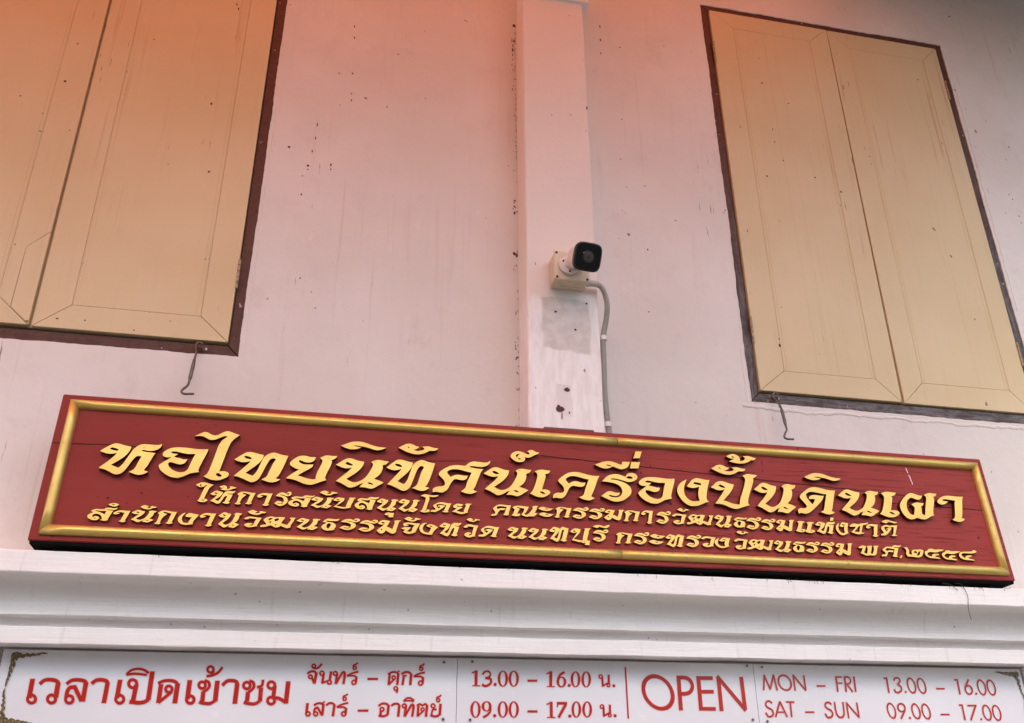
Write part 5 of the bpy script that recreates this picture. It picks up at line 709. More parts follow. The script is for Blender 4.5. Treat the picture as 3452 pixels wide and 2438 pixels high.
PRINT=[
 [["L",11.3,-679.1,1888.6,-678.1,1842.8],["R",[-659.2,1841.1,-658.9,1838.3,-659.3,1835.5,-660.4,1833.0,-662.0,1831.0,-664.1,1829.4,-666.6,1828.4,-669.4,1828.1,-672.3,1828.4,-675.2,1829.3,-677.9,1830.8,-680.4,1832.8,-682.4,1835.3,-683.9,1838.0,-684.8,1840.9,-685.1,1843.8,-684.7,1846.5,-683.7,1849.0,-682.1,1851.1,-680.0,1852.7,-677.5,1853.7,-674.7,1854.0,-671.8,1853.8,-668.9,1852.8,-666.1,1851.3,-663.7,1849.2,-661.6,1846.8,-660.1,1844.0],[-666.4,1841.1,-666.3,1839.8,-666.4,1838.6,-666.9,1837.5,-667.6,1836.6,-668.5,1835.9,-669.6,1835.4,-670.9,1835.3,-672.1,1835.4,-673.4,1835.8,-674.6,1836.5,-675.7,1837.4,-676.6,1838.5,-677.3,1839.7,-677.7,1841.0,-677.8,1842.2,-677.6,1843.5,-677.2,1844.6,-676.5,1845.5,-675.6,1846.2,-674.4,1846.6,-673.2,1846.8,-671.9,1846.6,-670.6,1846.2,-669.4,1845.6,-668.3,1844.6,-667.4,1843.6,-666.8,1842.4]]],
 [["S",8.9,-660.1,1876.5,-651.0,1885.6,-636.2,1887.3,-621.9,1884.0,-616.9,1877.9],["L",11.4,-617.7,1880.2,-616.6,1844.9],["R",[-612.7,1841.6,-612.5,1838.7,-612.9,1835.9,-614.0,1833.5,-615.6,1831.4,-617.8,1829.8,-620.3,1828.8,-623.1,1828.5,-626.0,1828.8,-629.0,1829.7,-631.7,1831.2,-634.1,1833.3,-636.2,1835.7,-637.7,1838.5,-638.6,1841.4,-638.8,1844.3,-638.4,1847.0,-637.4,1849.5,-635.7,1851.6,-633.6,1853.2,-631.1,1854.2,-628.2,1854.6,-625.3,1854.3,-622.4,1853.3,-619.6,1851.8,-617.2,1849.7,-615.1,1847.3,-613.6,1844.5],[-620.0,1841.5,-619.9,1840.3,-620.0,1839.0,-620.5,1837.9,-621.2,1837.0,-622.2,1836.3,-623.3,1835.9,-624.5,1835.7,-625.8,1835.9,-627.1,1836.3,-628.3,1836.9,-629.4,1837.8,-630.3,1838.9,-631.0,1840.1,-631.4,1841.4,-631.5,1842.7,-631.3,1843.9,-630.8,1845.0,-630.1,1846.0,-629.2,1846.7,-628.1,1847.1,-626.8,1847.3,-625.5,1847.1,-624.2,1846.7,-623.0,1846.0,-621.9,1845.1,-621.0,1844.0,-620.4,1842.8]]],
 [["S",8.5,-597.5,1877.4,-587.2,1886.0,-572.3,1887.8,-556.4,1884.9,-551.4,1878.8],["L",11.0,-552.3,1881.1,-551.8,1836.4],["L",9.1,-555.1,1837.9,-577.6,1871.4],["S",9.3,-574.4,1870.7,-587.1,1869.0,-591.8,1862.0,-592.4,1845.2],["R",[-571.8,1841.1,-571.6,1838.4,-572.0,1835.7,-573.0,1833.4,-574.6,1831.4,-576.6,1829.9,-579.1,1829.0,-581.7,1828.7,-584.5,1829.0,-587.3,1829.9,-589.9,1831.3,-592.2,1833.2,-594.1,1835.5,-595.5,1838.1,-596.3,1840.9,-596.5,1843.6,-596.1,1846.2,-595.1,1848.6,-593.5,1850.6,-591.5,1852.1,-589.1,1853.0,-586.4,1853.3,-583.6,1853.1,-580.8,1852.2,-578.2,1850.7,-575.9,1848.8,-574.0,1846.5,-572.6,1843.9],[-578.8,1841.0,-578.7,1839.9,-578.8,1838.7,-579.3,1837.7,-580.0,1836.9,-580.8,1836.2,-581.9,1835.8,-583.0,1835.7,-584.2,1835.8,-585.4,1836.2,-586.6,1836.8,-587.6,1837.6,-588.4,1838.6,-589.0,1839.8,-589.3,1840.9,-589.4,1842.1,-589.3,1843.3,-588.8,1844.3,-588.1,1845.1,-587.3,1845.8,-586.2,1846.2,-585.1,1846.3,-583.9,1846.2,-582.7,1845.8,-581.5,1845.2,-580.5,1844.4,-579.7,1843.4,-579.1,1842.2]]],
 [["S",8.9,-538.4,1878.9,-529.1,1887.3,-515.4,1888.6,-504.1,1885.6,-500.3,1880.2],["L",10.8,-500.6,1881.8,-501.3,1833.1]],
 [["L",10.9,-471.7,1889.2,-472.3,1844.9],["R",[-451.8,1842.8,-451.6,1839.9,-452.1,1837.1,-453.3,1834.6,-455.0,1832.5,-457.3,1830.9,-459.9,1829.9,-462.7,1829.6,-465.7,1829.9,-468.6,1830.8,-471.4,1832.4,-473.8,1834.4,-475.8,1836.9,-477.2,1839.6,-478.0,1842.5,-478.2,1845.4,-477.7,1848.2,-476.6,1850.7,-474.9,1852.8,-472.6,1854.4,-470.0,1855.4,-467.2,1855.8,-464.2,1855.5,-461.2,1854.5,-458.5,1853.0,-456.0,1850.9,-454.0,1848.4,-452.6,1845.7],[-458.9,1842.7,-458.8,1841.4,-459.1,1840.1,-459.6,1838.9,-460.4,1838.0,-461.4,1837.3,-462.6,1836.8,-463.9,1836.6,-465.3,1836.8,-466.6,1837.2,-467.9,1837.9,-469.0,1838.9,-469.9,1840.0,-470.6,1841.2,-471.0,1842.6,-471.0,1843.9,-470.8,1845.2,-470.3,1846.3,-469.5,1847.3,-468.5,1848.0,-467.3,1848.5,-466.0,1848.6,-464.6,1848.5,-463.2,1848.1,-462.0,1847.4,-460.9,1846.4,-459.9,1845.3,-459.3,1844.0]]],
 [["R",[-426.6,1880.4,-426.5,1877.4,-427.0,1874.6,-428.2,1872.0,-430.0,1869.8,-432.3,1868.2,-434.9,1867.2,-437.9,1866.8,-440.9,1867.1,-443.9,1868.1,-446.7,1869.6,-449.2,1871.7,-451.2,1874.2,-452.7,1877.1,-453.5,1880.0,-453.6,1883.0,-453.1,1885.9,-451.9,1888.5,-450.2,1890.6,-447.9,1892.3,-445.2,1893.3,-442.3,1893.7,-439.2,1893.4,-436.2,1892.4,-433.4,1890.9,-430.9,1888.8,-428.9,1886.2,-427.4,1883.4],[-434.1,1880.3,-434.1,1879.0,-434.3,1877.7,-434.8,1876.6,-435.6,1875.6,-436.6,1874.9,-437.8,1874.5,-439.1,1874.3,-440.4,1874.4,-441.8,1874.8,-443.0,1875.5,-444.1,1876.5,-445.0,1877.6,-445.6,1878.8,-446.0,1880.1,-446.1,1881.5,-445.8,1882.7,-445.3,1883.9,-444.5,1884.8,-443.5,1885.5,-442.3,1886.0,-441.0,1886.2,-439.7,1886.0,-438.4,1885.6,-437.1,1884.9,-436.0,1884.0,-435.1,1882.9,-434.5,1881.6]],["L",11.0,-430.8,1878.0,-432.6,1839.1],["S",9.0,-440.7,1836.7,-430.5,1836.0,-417.8,1834.6,-404.2,1837.1,-395.8,1843.3],["L",11.6,-396.6,1910.8,-396.3,1841.8]],
 [["S",6.0,-458.9,1902.1,-449.3,1912.4,-434.2,1916.6,-418.0,1914.2,-404.9,1906.4],["S",5.7,-458.8,1901.8,-437.0,1904.7,-409.0,1901.9]],
 [["L",10.8,-370.7,1880.0,-370.7,1834.5],["S",7.6,-378.4,1881.8,-366.9,1887.4,-352.3,1889.3,-337.0,1886.7,-330.2,1879.7],["L",11.6,-330.2,1882.2,-330.6,1834.1],["R",[-338.6,1868.1,-338.5,1865.6,-339.0,1863.2,-340.0,1861.1,-341.6,1859.3,-343.5,1857.9,-345.8,1857.0,-348.3,1856.7,-350.9,1857.0,-353.4,1857.8,-355.7,1859.1,-357.8,1860.9,-359.5,1863.0,-360.6,1865.3,-361.3,1867.8,-361.4,1870.3,-360.9,1872.7,-359.9,1874.9,-358.4,1876.7,-356.4,1878.1,-354.1,1878.9,-351.6,1879.2,-349.1,1879.0,-346.5,1878.2,-344.2,1876.9,-342.1,1875.1,-340.4,1873.0,-339.3,1870.6],[-345.5,1868.0,-345.5,1867.0,-345.7,1866.1,-346.1,1865.3,-346.7,1864.6,-347.4,1864.0,-348.3,1863.7,-349.3,1863.6,-350.3,1863.7,-351.3,1864.0,-352.2,1864.5,-353.0,1865.2,-353.7,1866.0,-354.1,1866.9,-354.4,1867.9,-354.4,1868.9,-354.3,1869.8,-353.8,1870.7,-353.2,1871.4,-352.5,1871.9,-351.6,1872.3,-350.6,1872.4,-349.6,1872.3,-348.6,1872.0,-347.7,1871.5,-346.9,1870.8,-346.2,1869.9,-345.8,1869.0]],["L",7.6,-342.0,1862.0,-370.5,1835.3]],
 [["L",11.7,-301.3,1890.8,-301.1,1844.1],["R",[-280.9,1843.5,-280.8,1840.6,-281.4,1837.9,-282.6,1835.5,-284.4,1833.4,-286.6,1831.9,-289.3,1830.9,-292.1,1830.6,-295.0,1830.9,-297.9,1831.8,-300.6,1833.3,-302.9,1835.3,-304.8,1837.7,-306.1,1840.4,-306.8,1843.2,-306.9,1846.0,-306.3,1848.7,-305.1,1851.2,-303.4,1853.2,-301.1,1854.8,-298.5,1855.7,-295.7,1856.1,-292.7,1855.8,-289.8,1854.9,-287.2,1853.4,-284.8,1851.4,-282.9,1849.0,-281.6,1846.3],[-288.3,1843.4,-288.3,1842.2,-288.6,1841.0,-289.1,1840.0,-289.8,1839.1,-290.8,1838.4,-291.9,1838.0,-293.1,1837.9,-294.4,1838.0,-295.6,1838.4,-296.7,1839.0,-297.7,1839.9,-298.5,1840.9,-299.1,1842.1,-299.4,1843.3,-299.4,1844.5,-299.2,1845.6,-298.7,1846.7,-297.9,1847.5,-297.0,1848.2,-295.8,1848.6,-294.6,1848.8,-293.4,1848.6,-292.2,1848.3,-291.0,1847.6,-290.0,1846.8,-289.2,1845.7,-288.6,1844.6]]],
 [["R",[-257.4,1879.0,-257.3,1876.4,-257.9,1873.9,-259.0,1871.7,-260.6,1869.8,-262.7,1868.4,-265.1,1867.5,-267.7,1867.2,-270.4,1867.4,-273.0,1868.2,-275.4,1869.6,-277.5,1871.4,-279.3,1873.6,-280.5,1876.1,-281.1,1878.7,-281.2,1881.3,-280.6,1883.8,-279.5,1886.0,-277.9,1887.9,-275.8,1889.3,-273.5,1890.2,-270.8,1890.6,-268.2,1890.3,-265.5,1889.5,-263.1,1888.1,-261.0,1886.3,-259.2,1884.1,-258.0,1881.6],[-264.4,1878.9,-264.4,1877.8,-264.6,1876.8,-265.1,1875.9,-265.7,1875.1,-266.6,1874.6,-267.6,1874.2,-268.6,1874.1,-269.7,1874.2,-270.8,1874.5,-271.8,1875.1,-272.7,1875.8,-273.4,1876.7,-273.9,1877.7,-274.1,1878.8,-274.1,1879.8,-273.9,1880.9,-273.5,1881.8,-272.8,1882.5,-272.0,1883.1,-271.0,1883.5,-269.9,1883.6,-268.8,1883.5,-267.7,1883.2,-266.7,1882.6,-265.9,1881.9,-265.2,1881.0,-264.7,1880.0]],["S",7.0,-265.0,1890.5,-254.4,1886.5,-250.9,1876.6,-256.1,1868.3,-264.6,1862.4],["L",10.3,-264.2,1863.3,-263.7,1839.5],["S",7.6,-271.2,1837.8,-256.7,1834.7,-243.4,1834.9,-231.7,1841.5],["L",11.5,-232.4,1890.1,-232.0,1839.9]],
 [["R",[-242.8,1918.0,-242.7,1915.7,-243.2,1913.4,-244.2,1911.4,-245.7,1909.7,-247.6,1908.4,-249.7,1907.6,-252.0,1907.3,-254.4,1907.5,-256.8,1908.3,-259.0,1909.5,-260.9,1911.1,-262.4,1913.1,-263.5,1915.3,-264.0,1917.7,-264.1,1920.0,-263.6,1922.3,-262.6,1924.3,-261.1,1926.0,-259.3,1927.3,-257.1,1928.1,-254.8,1928.4,-252.4,1928.2,-250.0,1927.4,-247.9,1926.2,-245.9,1924.6,-244.4,1922.6,-243.3,1920.4],[-248.9,1917.9,-248.8,1916.9,-249.1,1915.9,-249.5,1915.1,-250.1,1914.3,-250.9,1913.8,-251.8,1913.4,-252.8,1913.3,-253.9,1913.4,-254.9,1913.7,-255.8,1914.3,-256.6,1915.0,-257.3,1915.8,-257.7,1916.8,-258.0,1917.8,-258.0,1918.8,-257.8,1919.7,-257.3,1920.6,-256.7,1921.3,-255.9,1921.9,-255.0,1922.2,-254.0,1922.4,-253.0,1922.3,-252.0,1921.9,-251.0,1921.4,-250.2,1920.7,-249.6,1919.9,-249.1,1918.9]],["S",6.7,-261.3,1901.0,-247.3,1903.5,-233.1,1911.0,-224.5,1924.0],["L",6.8,-245.0,1914.1,-249.2,1904.9]],
 [["S",8.7,-218.9,1879.0,-208.3,1889.6,-195.0,1891.1,-184.4,1888.3,-181.1,1881.6],["L",11.5,-181.7,1884.1,-182.2,1834.6]],
 [["R",[-144.9,1879.6,-144.9,1877.0,-145.5,1874.5,-146.7,1872.2,-148.4,1870.3,-150.5,1868.9,-153.0,1868.0,-155.6,1867.7,-158.3,1867.9,-161.0,1868.8,-163.4,1870.1,-165.6,1872.0,-167.3,1874.2,-168.4,1876.7,-169.1,1879.3,-169.1,1881.9,-168.5,1884.4,-167.3,1886.7,-165.6,1888.6,-163.5,1890.0,-161.0,1891.0,-158.3,1891.3,-155.6,1891.0,-152.9,1890.2,-150.5,1888.8,-148.4,1887.0,-146.7,1884.7,-145.5,1882.2],[-152.0,1879.5,-152.0,1878.4,-152.3,1877.4,-152.8,1876.5,-153.5,1875.7,-154.3,1875.1,-155.3,1874.8,-156.4,1874.6,-157.5,1874.7,-158.6,1875.1,-159.6,1875.6,-160.5,1876.4,-161.2,1877.3,-161.7,1878.3,-161.9,1879.4,-161.9,1880.5,-161.7,1881.5,-161.2,1882.4,-160.5,1883.2,-159.6,1883.8,-158.6,1884.1,-157.5,1884.3,-156.4,1884.2,-155.3,1883.8,-154.3,1883.3,-153.5,1882.5,-152.8,1881.6,-152.3,1880.6]],["S",7.1,-152.3,1891.2,-142.0,1887.2,-138.7,1876.4,-144.6,1868.0,-151.7,1862.9],["L",10.5,-152.1,1863.7,-152.0,1840.6],["S",7.7,-159.8,1838.1,-144.2,1834.9,-130.7,1835.1,-119.8,1841.7],["L",10.5,-119.7,1840.9,-120.1,1874.1],["S",6.8,-130.4,1875.6,-120.1,1878.3,-117.4,1885.8,-117.8,1894.2]],
 [["R",[-82.0,1881.3,-82.0,1878.5,-82.7,1875.9,-84.0,1873.6,-85.7,1871.7,-88.0,1870.2,-90.5,1869.2,-93.3,1868.9,-96.1,1869.2,-98.9,1870.0,-101.4,1871.5,-103.6,1873.4,-105.3,1875.7,-106.5,1878.2,-107.1,1880.9,-107.1,1883.7,-106.4,1886.2,-105.2,1888.6,-103.4,1890.6,-101.2,1892.0,-98.6,1893.0,-95.8,1893.3,-93.0,1893.1,-90.3,1892.2,-87.7,1890.8,-85.5,1888.9,-83.8,1886.6,-82.6,1884.0],[-89.2,1881.2,-89.2,1880.0,-89.5,1878.9,-90.1,1877.9,-90.8,1877.1,-91.8,1876.5,-92.9,1876.1,-94.0,1875.9,-95.2,1876.0,-96.4,1876.4,-97.5,1877.0,-98.4,1877.8,-99.1,1878.8,-99.6,1879.9,-99.9,1881.0,-99.9,1882.2,-99.6,1883.3,-99.1,1884.3,-98.3,1885.1,-97.4,1885.7,-96.3,1886.1,-95.1,1886.3,-93.9,1886.2,-92.7,1885.8,-91.7,1885.2,-90.7,1884.4,-90.0,1883.4,-89.5,1882.3]],["L",10.3,-86.1,1879.5,-86.2,1847.0],["R",[-78.9,1843.0,-79.0,1840.3,-79.6,1837.7,-80.9,1835.4,-82.7,1833.5,-84.9,1832.1,-87.4,1831.1,-90.2,1830.8,-93.0,1831.1,-95.7,1832.0,-98.2,1833.4,-100.4,1835.3,-102.1,1837.5,-103.3,1840.1,-103.9,1842.7,-103.9,1845.4,-103.2,1848.0,-102.0,1850.3,-100.2,1852.2,-98.0,1853.7,-95.4,1854.6,-92.7,1854.9,-89.9,1854.7,-87.1,1853.8,-84.6,1852.4,-82.4,1850.5,-80.7,1848.2,-79.5,1845.7],[-86.1,1842.9,-86.1,1841.8,-86.4,1840.7,-86.9,1839.7,-87.7,1838.9,-88.6,1838.3,-89.7,1837.9,-90.9,1837.7,-92.1,1837.9,-93.2,1838.2,-94.3,1838.8,-95.2,1839.6,-96.0,1840.6,-96.5,1841.7,-96.7,1842.8,-96.7,1843.9,-96.4,1845.0,-95.9,1846.0,-95.1,1846.8,-94.2,1847.4,-93.1,1847.8,-92.0,1848.0,-90.8,1847.9,-89.6,1847.5,-88.5,1846.9,-87.6,1846.1,-86.9,1845.1,-86.4,1844.0]],["S",7.8,-87.7,1848.7,-75.8,1849.6,-65.1,1845.6,-53.1,1837.8],["L",11.5,-51.9,1890.9,-53.0,1836.6]],
 [["S",5.6,-4.3,1911.3,4.2,1916.8,13.6,1917.1,19.2,1912.2],["L",7.2,19.4,1914.1,16.3,1886.5],["R",[11.0,1903.6,10.8,1901.4,9.8,1899.5,8.2,1898.0,6.1,1897.3,3.8,1897.2,1.6,1898.0,-0.3,1899.4,-1.7,1901.3,-2.2,1903.4,-2.0,1905.6,-1.1,1907.6,0.6,1909.1,2.7,1909.8,5.0,1909.9,7.2,1909.2,9.1,1907.7,10.4,1905.8],[6.8,1903.6,6.8,1902.8,6.4,1902.0,5.8,1901.5,5.0,1901.2,4.2,1901.2,3.3,1901.5,2.6,1902.0,2.1,1902.7,1.9,1903.5,2.0,1904.3,2.4,1905.0,3.0,1905.6,3.7,1905.9,4.6,1905.9,5.4,1905.6,6.1,1905.1,6.6,1904.4]],["L",5.7,8.7,1901.4,15.6,1887.8]],
 [["R",[17.6,1931.0,17.4,1928.9,16.4,1927.0,14.8,1925.5,12.8,1924.8,10.5,1924.7,8.4,1925.4,6.5,1926.8,5.2,1928.7,4.7,1930.8,4.9,1933.0,5.8,1934.9,7.4,1936.3,9.5,1937.1,11.7,1937.1,13.9,1936.4,15.7,1935.1,17.0,1933.2],[13.8,1931.0,13.7,1930.1,13.3,1929.3,12.6,1928.7,11.8,1928.4,10.9,1928.4,10.0,1928.7,9.2,1929.2,8.7,1930.0,8.5,1930.9,8.5,1931.8,8.9,1932.6,9.6,1933.1,10.4,1933.5,11.4,1933.5,12.3,1933.2,13.0,1932.6,13.6,1931.9]],["S",4.9,6.3,1929.0,13.9,1924.9,23.3,1926.9,31.6,1937.2]],
 [["R",[41.4,1912.9,41.2,1910.5,40.1,1908.3,38.2,1906.7,35.9,1905.8,33.3,1905.7,30.8,1906.5,28.7,1908.1,27.2,1910.3,26.6,1912.7,26.8,1915.2,27.9,1917.3,29.8,1919.0,32.1,1919.9,34.7,1919.9,37.2,1919.1,39.3,1917.5,40.8,1915.4],[37.2,1912.9,37.1,1911.8,36.6,1910.8,35.8,1910.1,34.8,1909.7,33.7,1909.7,32.6,1910.1,31.7,1910.8,31.0,1911.7,30.8,1912.8,30.9,1913.8,31.3,1914.8,32.2,1915.5,33.2,1915.9,34.3,1915.9,35.4,1915.6,36.3,1914.9,36.9,1913.9]],["L",6.5,38.6,1912.5,37.1,1886.8],["L",5.1,36.4,1888.6,55.4,1895.7],["L",6.5,57.7,1917.8,55.8,1892.9],["R",[62.3,1890.8,62.0,1888.5,61.0,1886.4,59.2,1884.9,57.0,1884.1,54.5,1884.0,52.2,1884.8,50.2,1886.3,48.8,1888.3,48.2,1890.6,48.4,1892.9,49.5,1895.0,51.2,1896.5,53.5,1897.4,55.9,1897.4,58.3,1896.6,60.3,1895.1,61.7,1893.1],[58.1,1890.7,58.0,1889.8,57.5,1889.0,56.8,1888.3,55.9,1888.0,54.9,1888.0,54.0,1888.3,53.2,1888.9,52.6,1889.7,52.4,1890.7,52.5,1891.6,52.9,1892.4,53.6,1893.1,54.5,1893.4,55.5,1893.4,56.5,1893.1,57.3,1892.5,57.8,1891.7]]],
 [["R",[76.4,1913.1,76.2,1910.8,75.1,1908.7,73.3,1907.1,71.1,1906.3,68.6,1906.3,66.3,1907.0,64.3,1908.5,62.9,1910.6,62.3,1912.9,62.5,1915.2,63.6,1917.3,65.4,1918.9,67.6,1919.7,70.1,1919.7,72.4,1919.0,74.5,1917.5,75.8,1915.4],[72.2,1913.0,72.1,1912.1,71.7,1911.2,71.0,1910.6,70.1,1910.3,69.1,1910.3,68.1,1910.6,67.3,1911.2,66.7,1912.0,66.5,1912.9,66.6,1913.9,67.0,1914.7,67.7,1915.4,68.6,1915.7,69.6,1915.7,70.6,1915.4,71.4,1914.8,72.0,1914.0]],["L",6.5,74.2,1912.5,72.3,1886.7],["L",5.7,73.2,1888.0,88.8,1917.4],["S",6.4,88.8,1917.4,94.1,1914.1,93.9,1900.8,92.6,1887.0]],
 [["S",4.5,100.7,1907.5,114.5,1914.4,130.1,1918.4],["S",4.5,100.7,1907.5,118.8,1907.6,126.4,1903.5],["L",6.6,125.9,1905.3,125.0,1890.2],["R",[127.8,1891.1,127.5,1888.7,126.4,1886.5,124.5,1884.9,122.1,1884.0,119.5,1884.0,117.0,1884.8,114.9,1886.3,113.4,1888.5,112.8,1890.9,113.1,1893.4,114.3,1895.6,116.1,1897.2,118.5,1898.1,121.1,1898.1,123.6,1897.3,125.8,1895.7,127.2,1893.6],[123.6,1891.1,123.5,1890.0,123.0,1889.1,122.1,1888.3,121.1,1888.0,120.0,1887.9,118.9,1888.3,117.9,1889.0,117.3,1889.9,117.0,1891.0,117.2,1892.1,117.7,1893.0,118.5,1893.7,119.5,1894.1,120.7,1894.1,121.8,1893.8,122.7,1893.1,123.3,1892.1]]],
 [["R",[125.8,1928.2,125.6,1926.2,124.7,1924.4,123.1,1923.1,121.2,1922.3,119.1,1922.3,117.0,1923.0,115.3,1924.2,114.1,1926.0,113.6,1928.0,113.9,1930.0,114.8,1931.8,116.3,1933.1,118.3,1933.9,120.4,1933.9,122.4,1933.2,124.2,1932.0,125.3,1930.2],[122.2,1928.1,122.1,1927.3,121.7,1926.6,121.1,1926.1,120.3,1925.8,119.5,1925.8,118.7,1926.1,118.0,1926.6,117.5,1927.3,117.3,1928.1,117.4,1928.9,117.8,1929.6,118.4,1930.1,119.2,1930.4,120.0,1930.4,120.8,1930.1,121.5,1929.6,122.0,1928.9]],["S",3.8,116.2,1928.6,116.6,1935.0,122.2,1937.1,127.2,1941.3]],
 [["L",5.2,156.0,1900.2,183.8,1900.6]],
 [["L",6.3,214.8,1913.7,213.7,1885.8],["S",5.0,210.3,1913.3,221.4,1918.5,232.2,1918.7,237.8,1914.1],["L",3.8,232.9,1916.6,241.0,1922.0],["L",6.7,238.1,1916.0,236.8,1886.1],["R",[232.5,1904.7,232.2,1902.5,231.2,1900.7,229.6,1899.3,227.5,1898.5,225.2,1898.5,223.1,1899.2,221.3,1900.5,220.1,1902.4,219.6,1904.5,219.9,1906.6,220.9,1908.4,222.5,1909.8,224.6,1910.6,226.9,1910.6,229.0,1909.9,230.8,1908.6,232.0,1906.8],[228.6,1904.6,228.5,1903.8,228.1,1903.0,227.4,1902.5,226.6,1902.2,225.7,1902.2,224.9,1902.4,224.2,1903.0,223.7,1903.7,223.5,1904.5,223.6,1905.4,224.0,1906.1,224.7,1906.6,225.5,1906.9,226.4,1907.0,227.2,1906.7,227.9,1906.1,228.4,1905.4]],["L",5.0,228.2,1900.9,214.8,1887.3]],
 [["R",[239.9,1876.9,239.6,1874.7,238.6,1872.8,236.9,1871.4,234.7,1870.6,232.4,1870.6,230.2,1871.3,228.4,1872.7,227.2,1874.6,226.7,1876.7,226.9,1878.9,228.0,1880.8,229.7,1882.2,231.8,1883.0,234.1,1883.0,236.4,1882.3,238.2,1880.9,239.4,1879.0],[236.0,1876.8,235.9,1875.9,235.5,1875.2,234.8,1874.6,233.9,1874.3,232.9,1874.3,232.0,1874.5,231.3,1875.1,230.8,1875.9,230.6,1876.8,230.7,1877.7,231.1,1878.4,231.8,1879.0,232.7,1879.3,233.6,1879.4,234.6,1879.1,235.3,1878.5,235.8,1877.7]],["L",5.1,238.1,1878.3,236.7,1866.1]],
 [["L",6.3,253.7,1911.0,250.9,1885.9],["S",5.4,246.9,1913.8,256.9,1919.1,267.8,1918.7,273.4,1913.1],["L",6.7,273.5,1915.0,272.1,1886.2],["L",3.4,253.3,1910.2,260.8,1910.3]],
 [["S",4.6,280.7,1908.7,294.7,1915.7,310.5,1919.3],["S",4.6,280.7,1908.7,299.0,1908.4,306.5,1904.4],["L",6.8,306.2,1906.1,305.1,1891.1],["R",[307.7,1891.7,307.3,1889.2,306.1,1887.0,304.1,1885.3,301.6,1884.4,298.9,1884.4,296.4,1885.2,294.2,1886.8,292.8,1889.0,292.3,1891.5,292.6,1894.0,293.9,1896.2,295.9,1897.9,298.4,1898.8,301.1,1898.8,303.6,1898.0,305.7,1896.4,307.1,1894.2],[303.3,1891.6,303.2,1890.5,302.6,1889.6,301.8,1888.9,300.7,1888.5,299.5,1888.5,298.4,1888.8,297.5,1889.5,296.9,1890.5,296.6,1891.5,296.8,1892.6,297.3,1893.6,298.2,1894.3,299.3,1894.7,300.4,1894.7,301.6,1894.4,302.5,1893.7,303.1,1892.7]]],
 [["R",[306.9,1928.9,306.6,1926.9,305.5,1925.1,303.9,1923.7,301.9,1923.0,299.7,1922.9,297.6,1923.6,295.9,1924.9,294.8,1926.7,294.3,1928.7,294.6,1930.8,295.6,1932.6,297.3,1933.9,299.3,1934.7,301.5,1934.7,303.5,1934.0,305.3,1932.7,306.4,1931.0],[303.1,1928.9,303.0,1928.1,302.6,1927.3,301.9,1926.8,301.1,1926.5,300.2,1926.5,299.4,1926.8,298.7,1927.3,298.3,1928.0,298.1,1928.8,298.2,1929.6,298.6,1930.3,299.3,1930.8,300.1,1931.1,300.9,1931.2,301.8,1930.9,302.4,1930.4,302.9,1929.7]],["S",3.9,297.0,1929.3,297.5,1935.8,303.4,1938.0,308.5,1942.0]],
 [["L",6.7,2.8,1837.6,2.1,1812.6],["R",[13.7,1811.3,13.4,1808.9,12.3,1806.8,10.5,1805.2,8.2,1804.4,5.6,1804.3,3.2,1805.2,1.1,1806.7,-0.4,1808.8,-1.1,1811.2,-0.8,1813.6,0.3,1815.7,2.1,1817.3,4.4,1818.1,7.0,1818.1,9.4,1817.3,11.5,1815.8,13.0,1813.7],[9.4,1811.3,9.3,1810.3,8.8,1809.4,8.1,1808.7,7.1,1808.4,6.0,1808.4,5.0,1808.7,4.1,1809.3,3.5,1810.2,3.2,1811.2,3.3,1812.2,3.8,1813.1,4.5,1813.8,5.5,1814.1,6.6,1814.1,7.6,1813.8,8.5,1813.1,9.1,1812.3]]],
 [["S",5.1,19.6,1831.8,28.0,1836.9,38.3,1837.4,43.9,1833.3],["L",3.6,39.9,1836.8,47.0,1841.6],["L",6.4,44.3,1835.1,43.1,1807.0],["L",5.2,42.6,1807.9,30.2,1826.6],["S",5.5,30.9,1827.1,23.0,1823.5,21.7,1812.2],["R",[33.0,1811.4,32.7,1809.1,31.7,1807.1,29.9,1805.6,27.7,1804.7,25.2,1804.7,22.8,1805.5,20.8,1807.0,19.4,1809.0,18.8,1811.3,19.0,1813.6,20.1,1815.7,21.8,1817.2,24.1,1818.0,26.5,1818.0,28.9,1817.2,30.9,1815.8,32.3,1813.7],[28.9,1811.4,28.8,1810.4,28.3,1809.6,27.6,1808.9,26.6,1808.6,25.6,1808.6,24.6,1808.9,23.7,1809.5,23.1,1810.4,22.9,1811.3,23.0,1812.3,23.4,1813.2,24.2,1813.8,25.1,1814.2,26.2,1814.2,27.2,1813.8,28.0,1813.2,28.6,1812.4]]],
 [["S",5.2,51.5,1832.6,59.0,1837.7,68.1,1837.6,73.4,1832.8],["L",6.4,72.9,1834.1,70.9,1806.0]],
 [["S",4.4,79.7,1828.8,93.3,1835.5,108.6,1839.3],["S",4.4,79.7,1828.8,97.6,1828.4,104.5,1824.5],["L",6.4,104.2,1826.3,103.3,1811.9],["R",[106.1,1811.9,105.9,1809.5,104.7,1807.4,102.9,1805.9,100.5,1805.0,98.0,1805.0,95.5,1805.8,93.5,1807.4,92.0,1809.5,91.4,1811.8,91.7,1814.2,92.8,1816.3,94.6,1817.9,97.0,1818.7,99.6,1818.8,102.0,1818.0,104.1,1816.4,105.5,1814.3],[102.0,1811.9,101.9,1810.9,101.4,1809.9,100.6,1809.3,99.5,1808.9,98.4,1808.9,97.4,1809.2,96.4,1809.9,95.8,1810.8,95.6,1811.9,95.7,1812.9,96.2,1813.8,97.0,1814.5,98.0,1814.9,99.1,1814.9,100.2,1814.5,101.1,1813.9,101.7,1812.9]]],
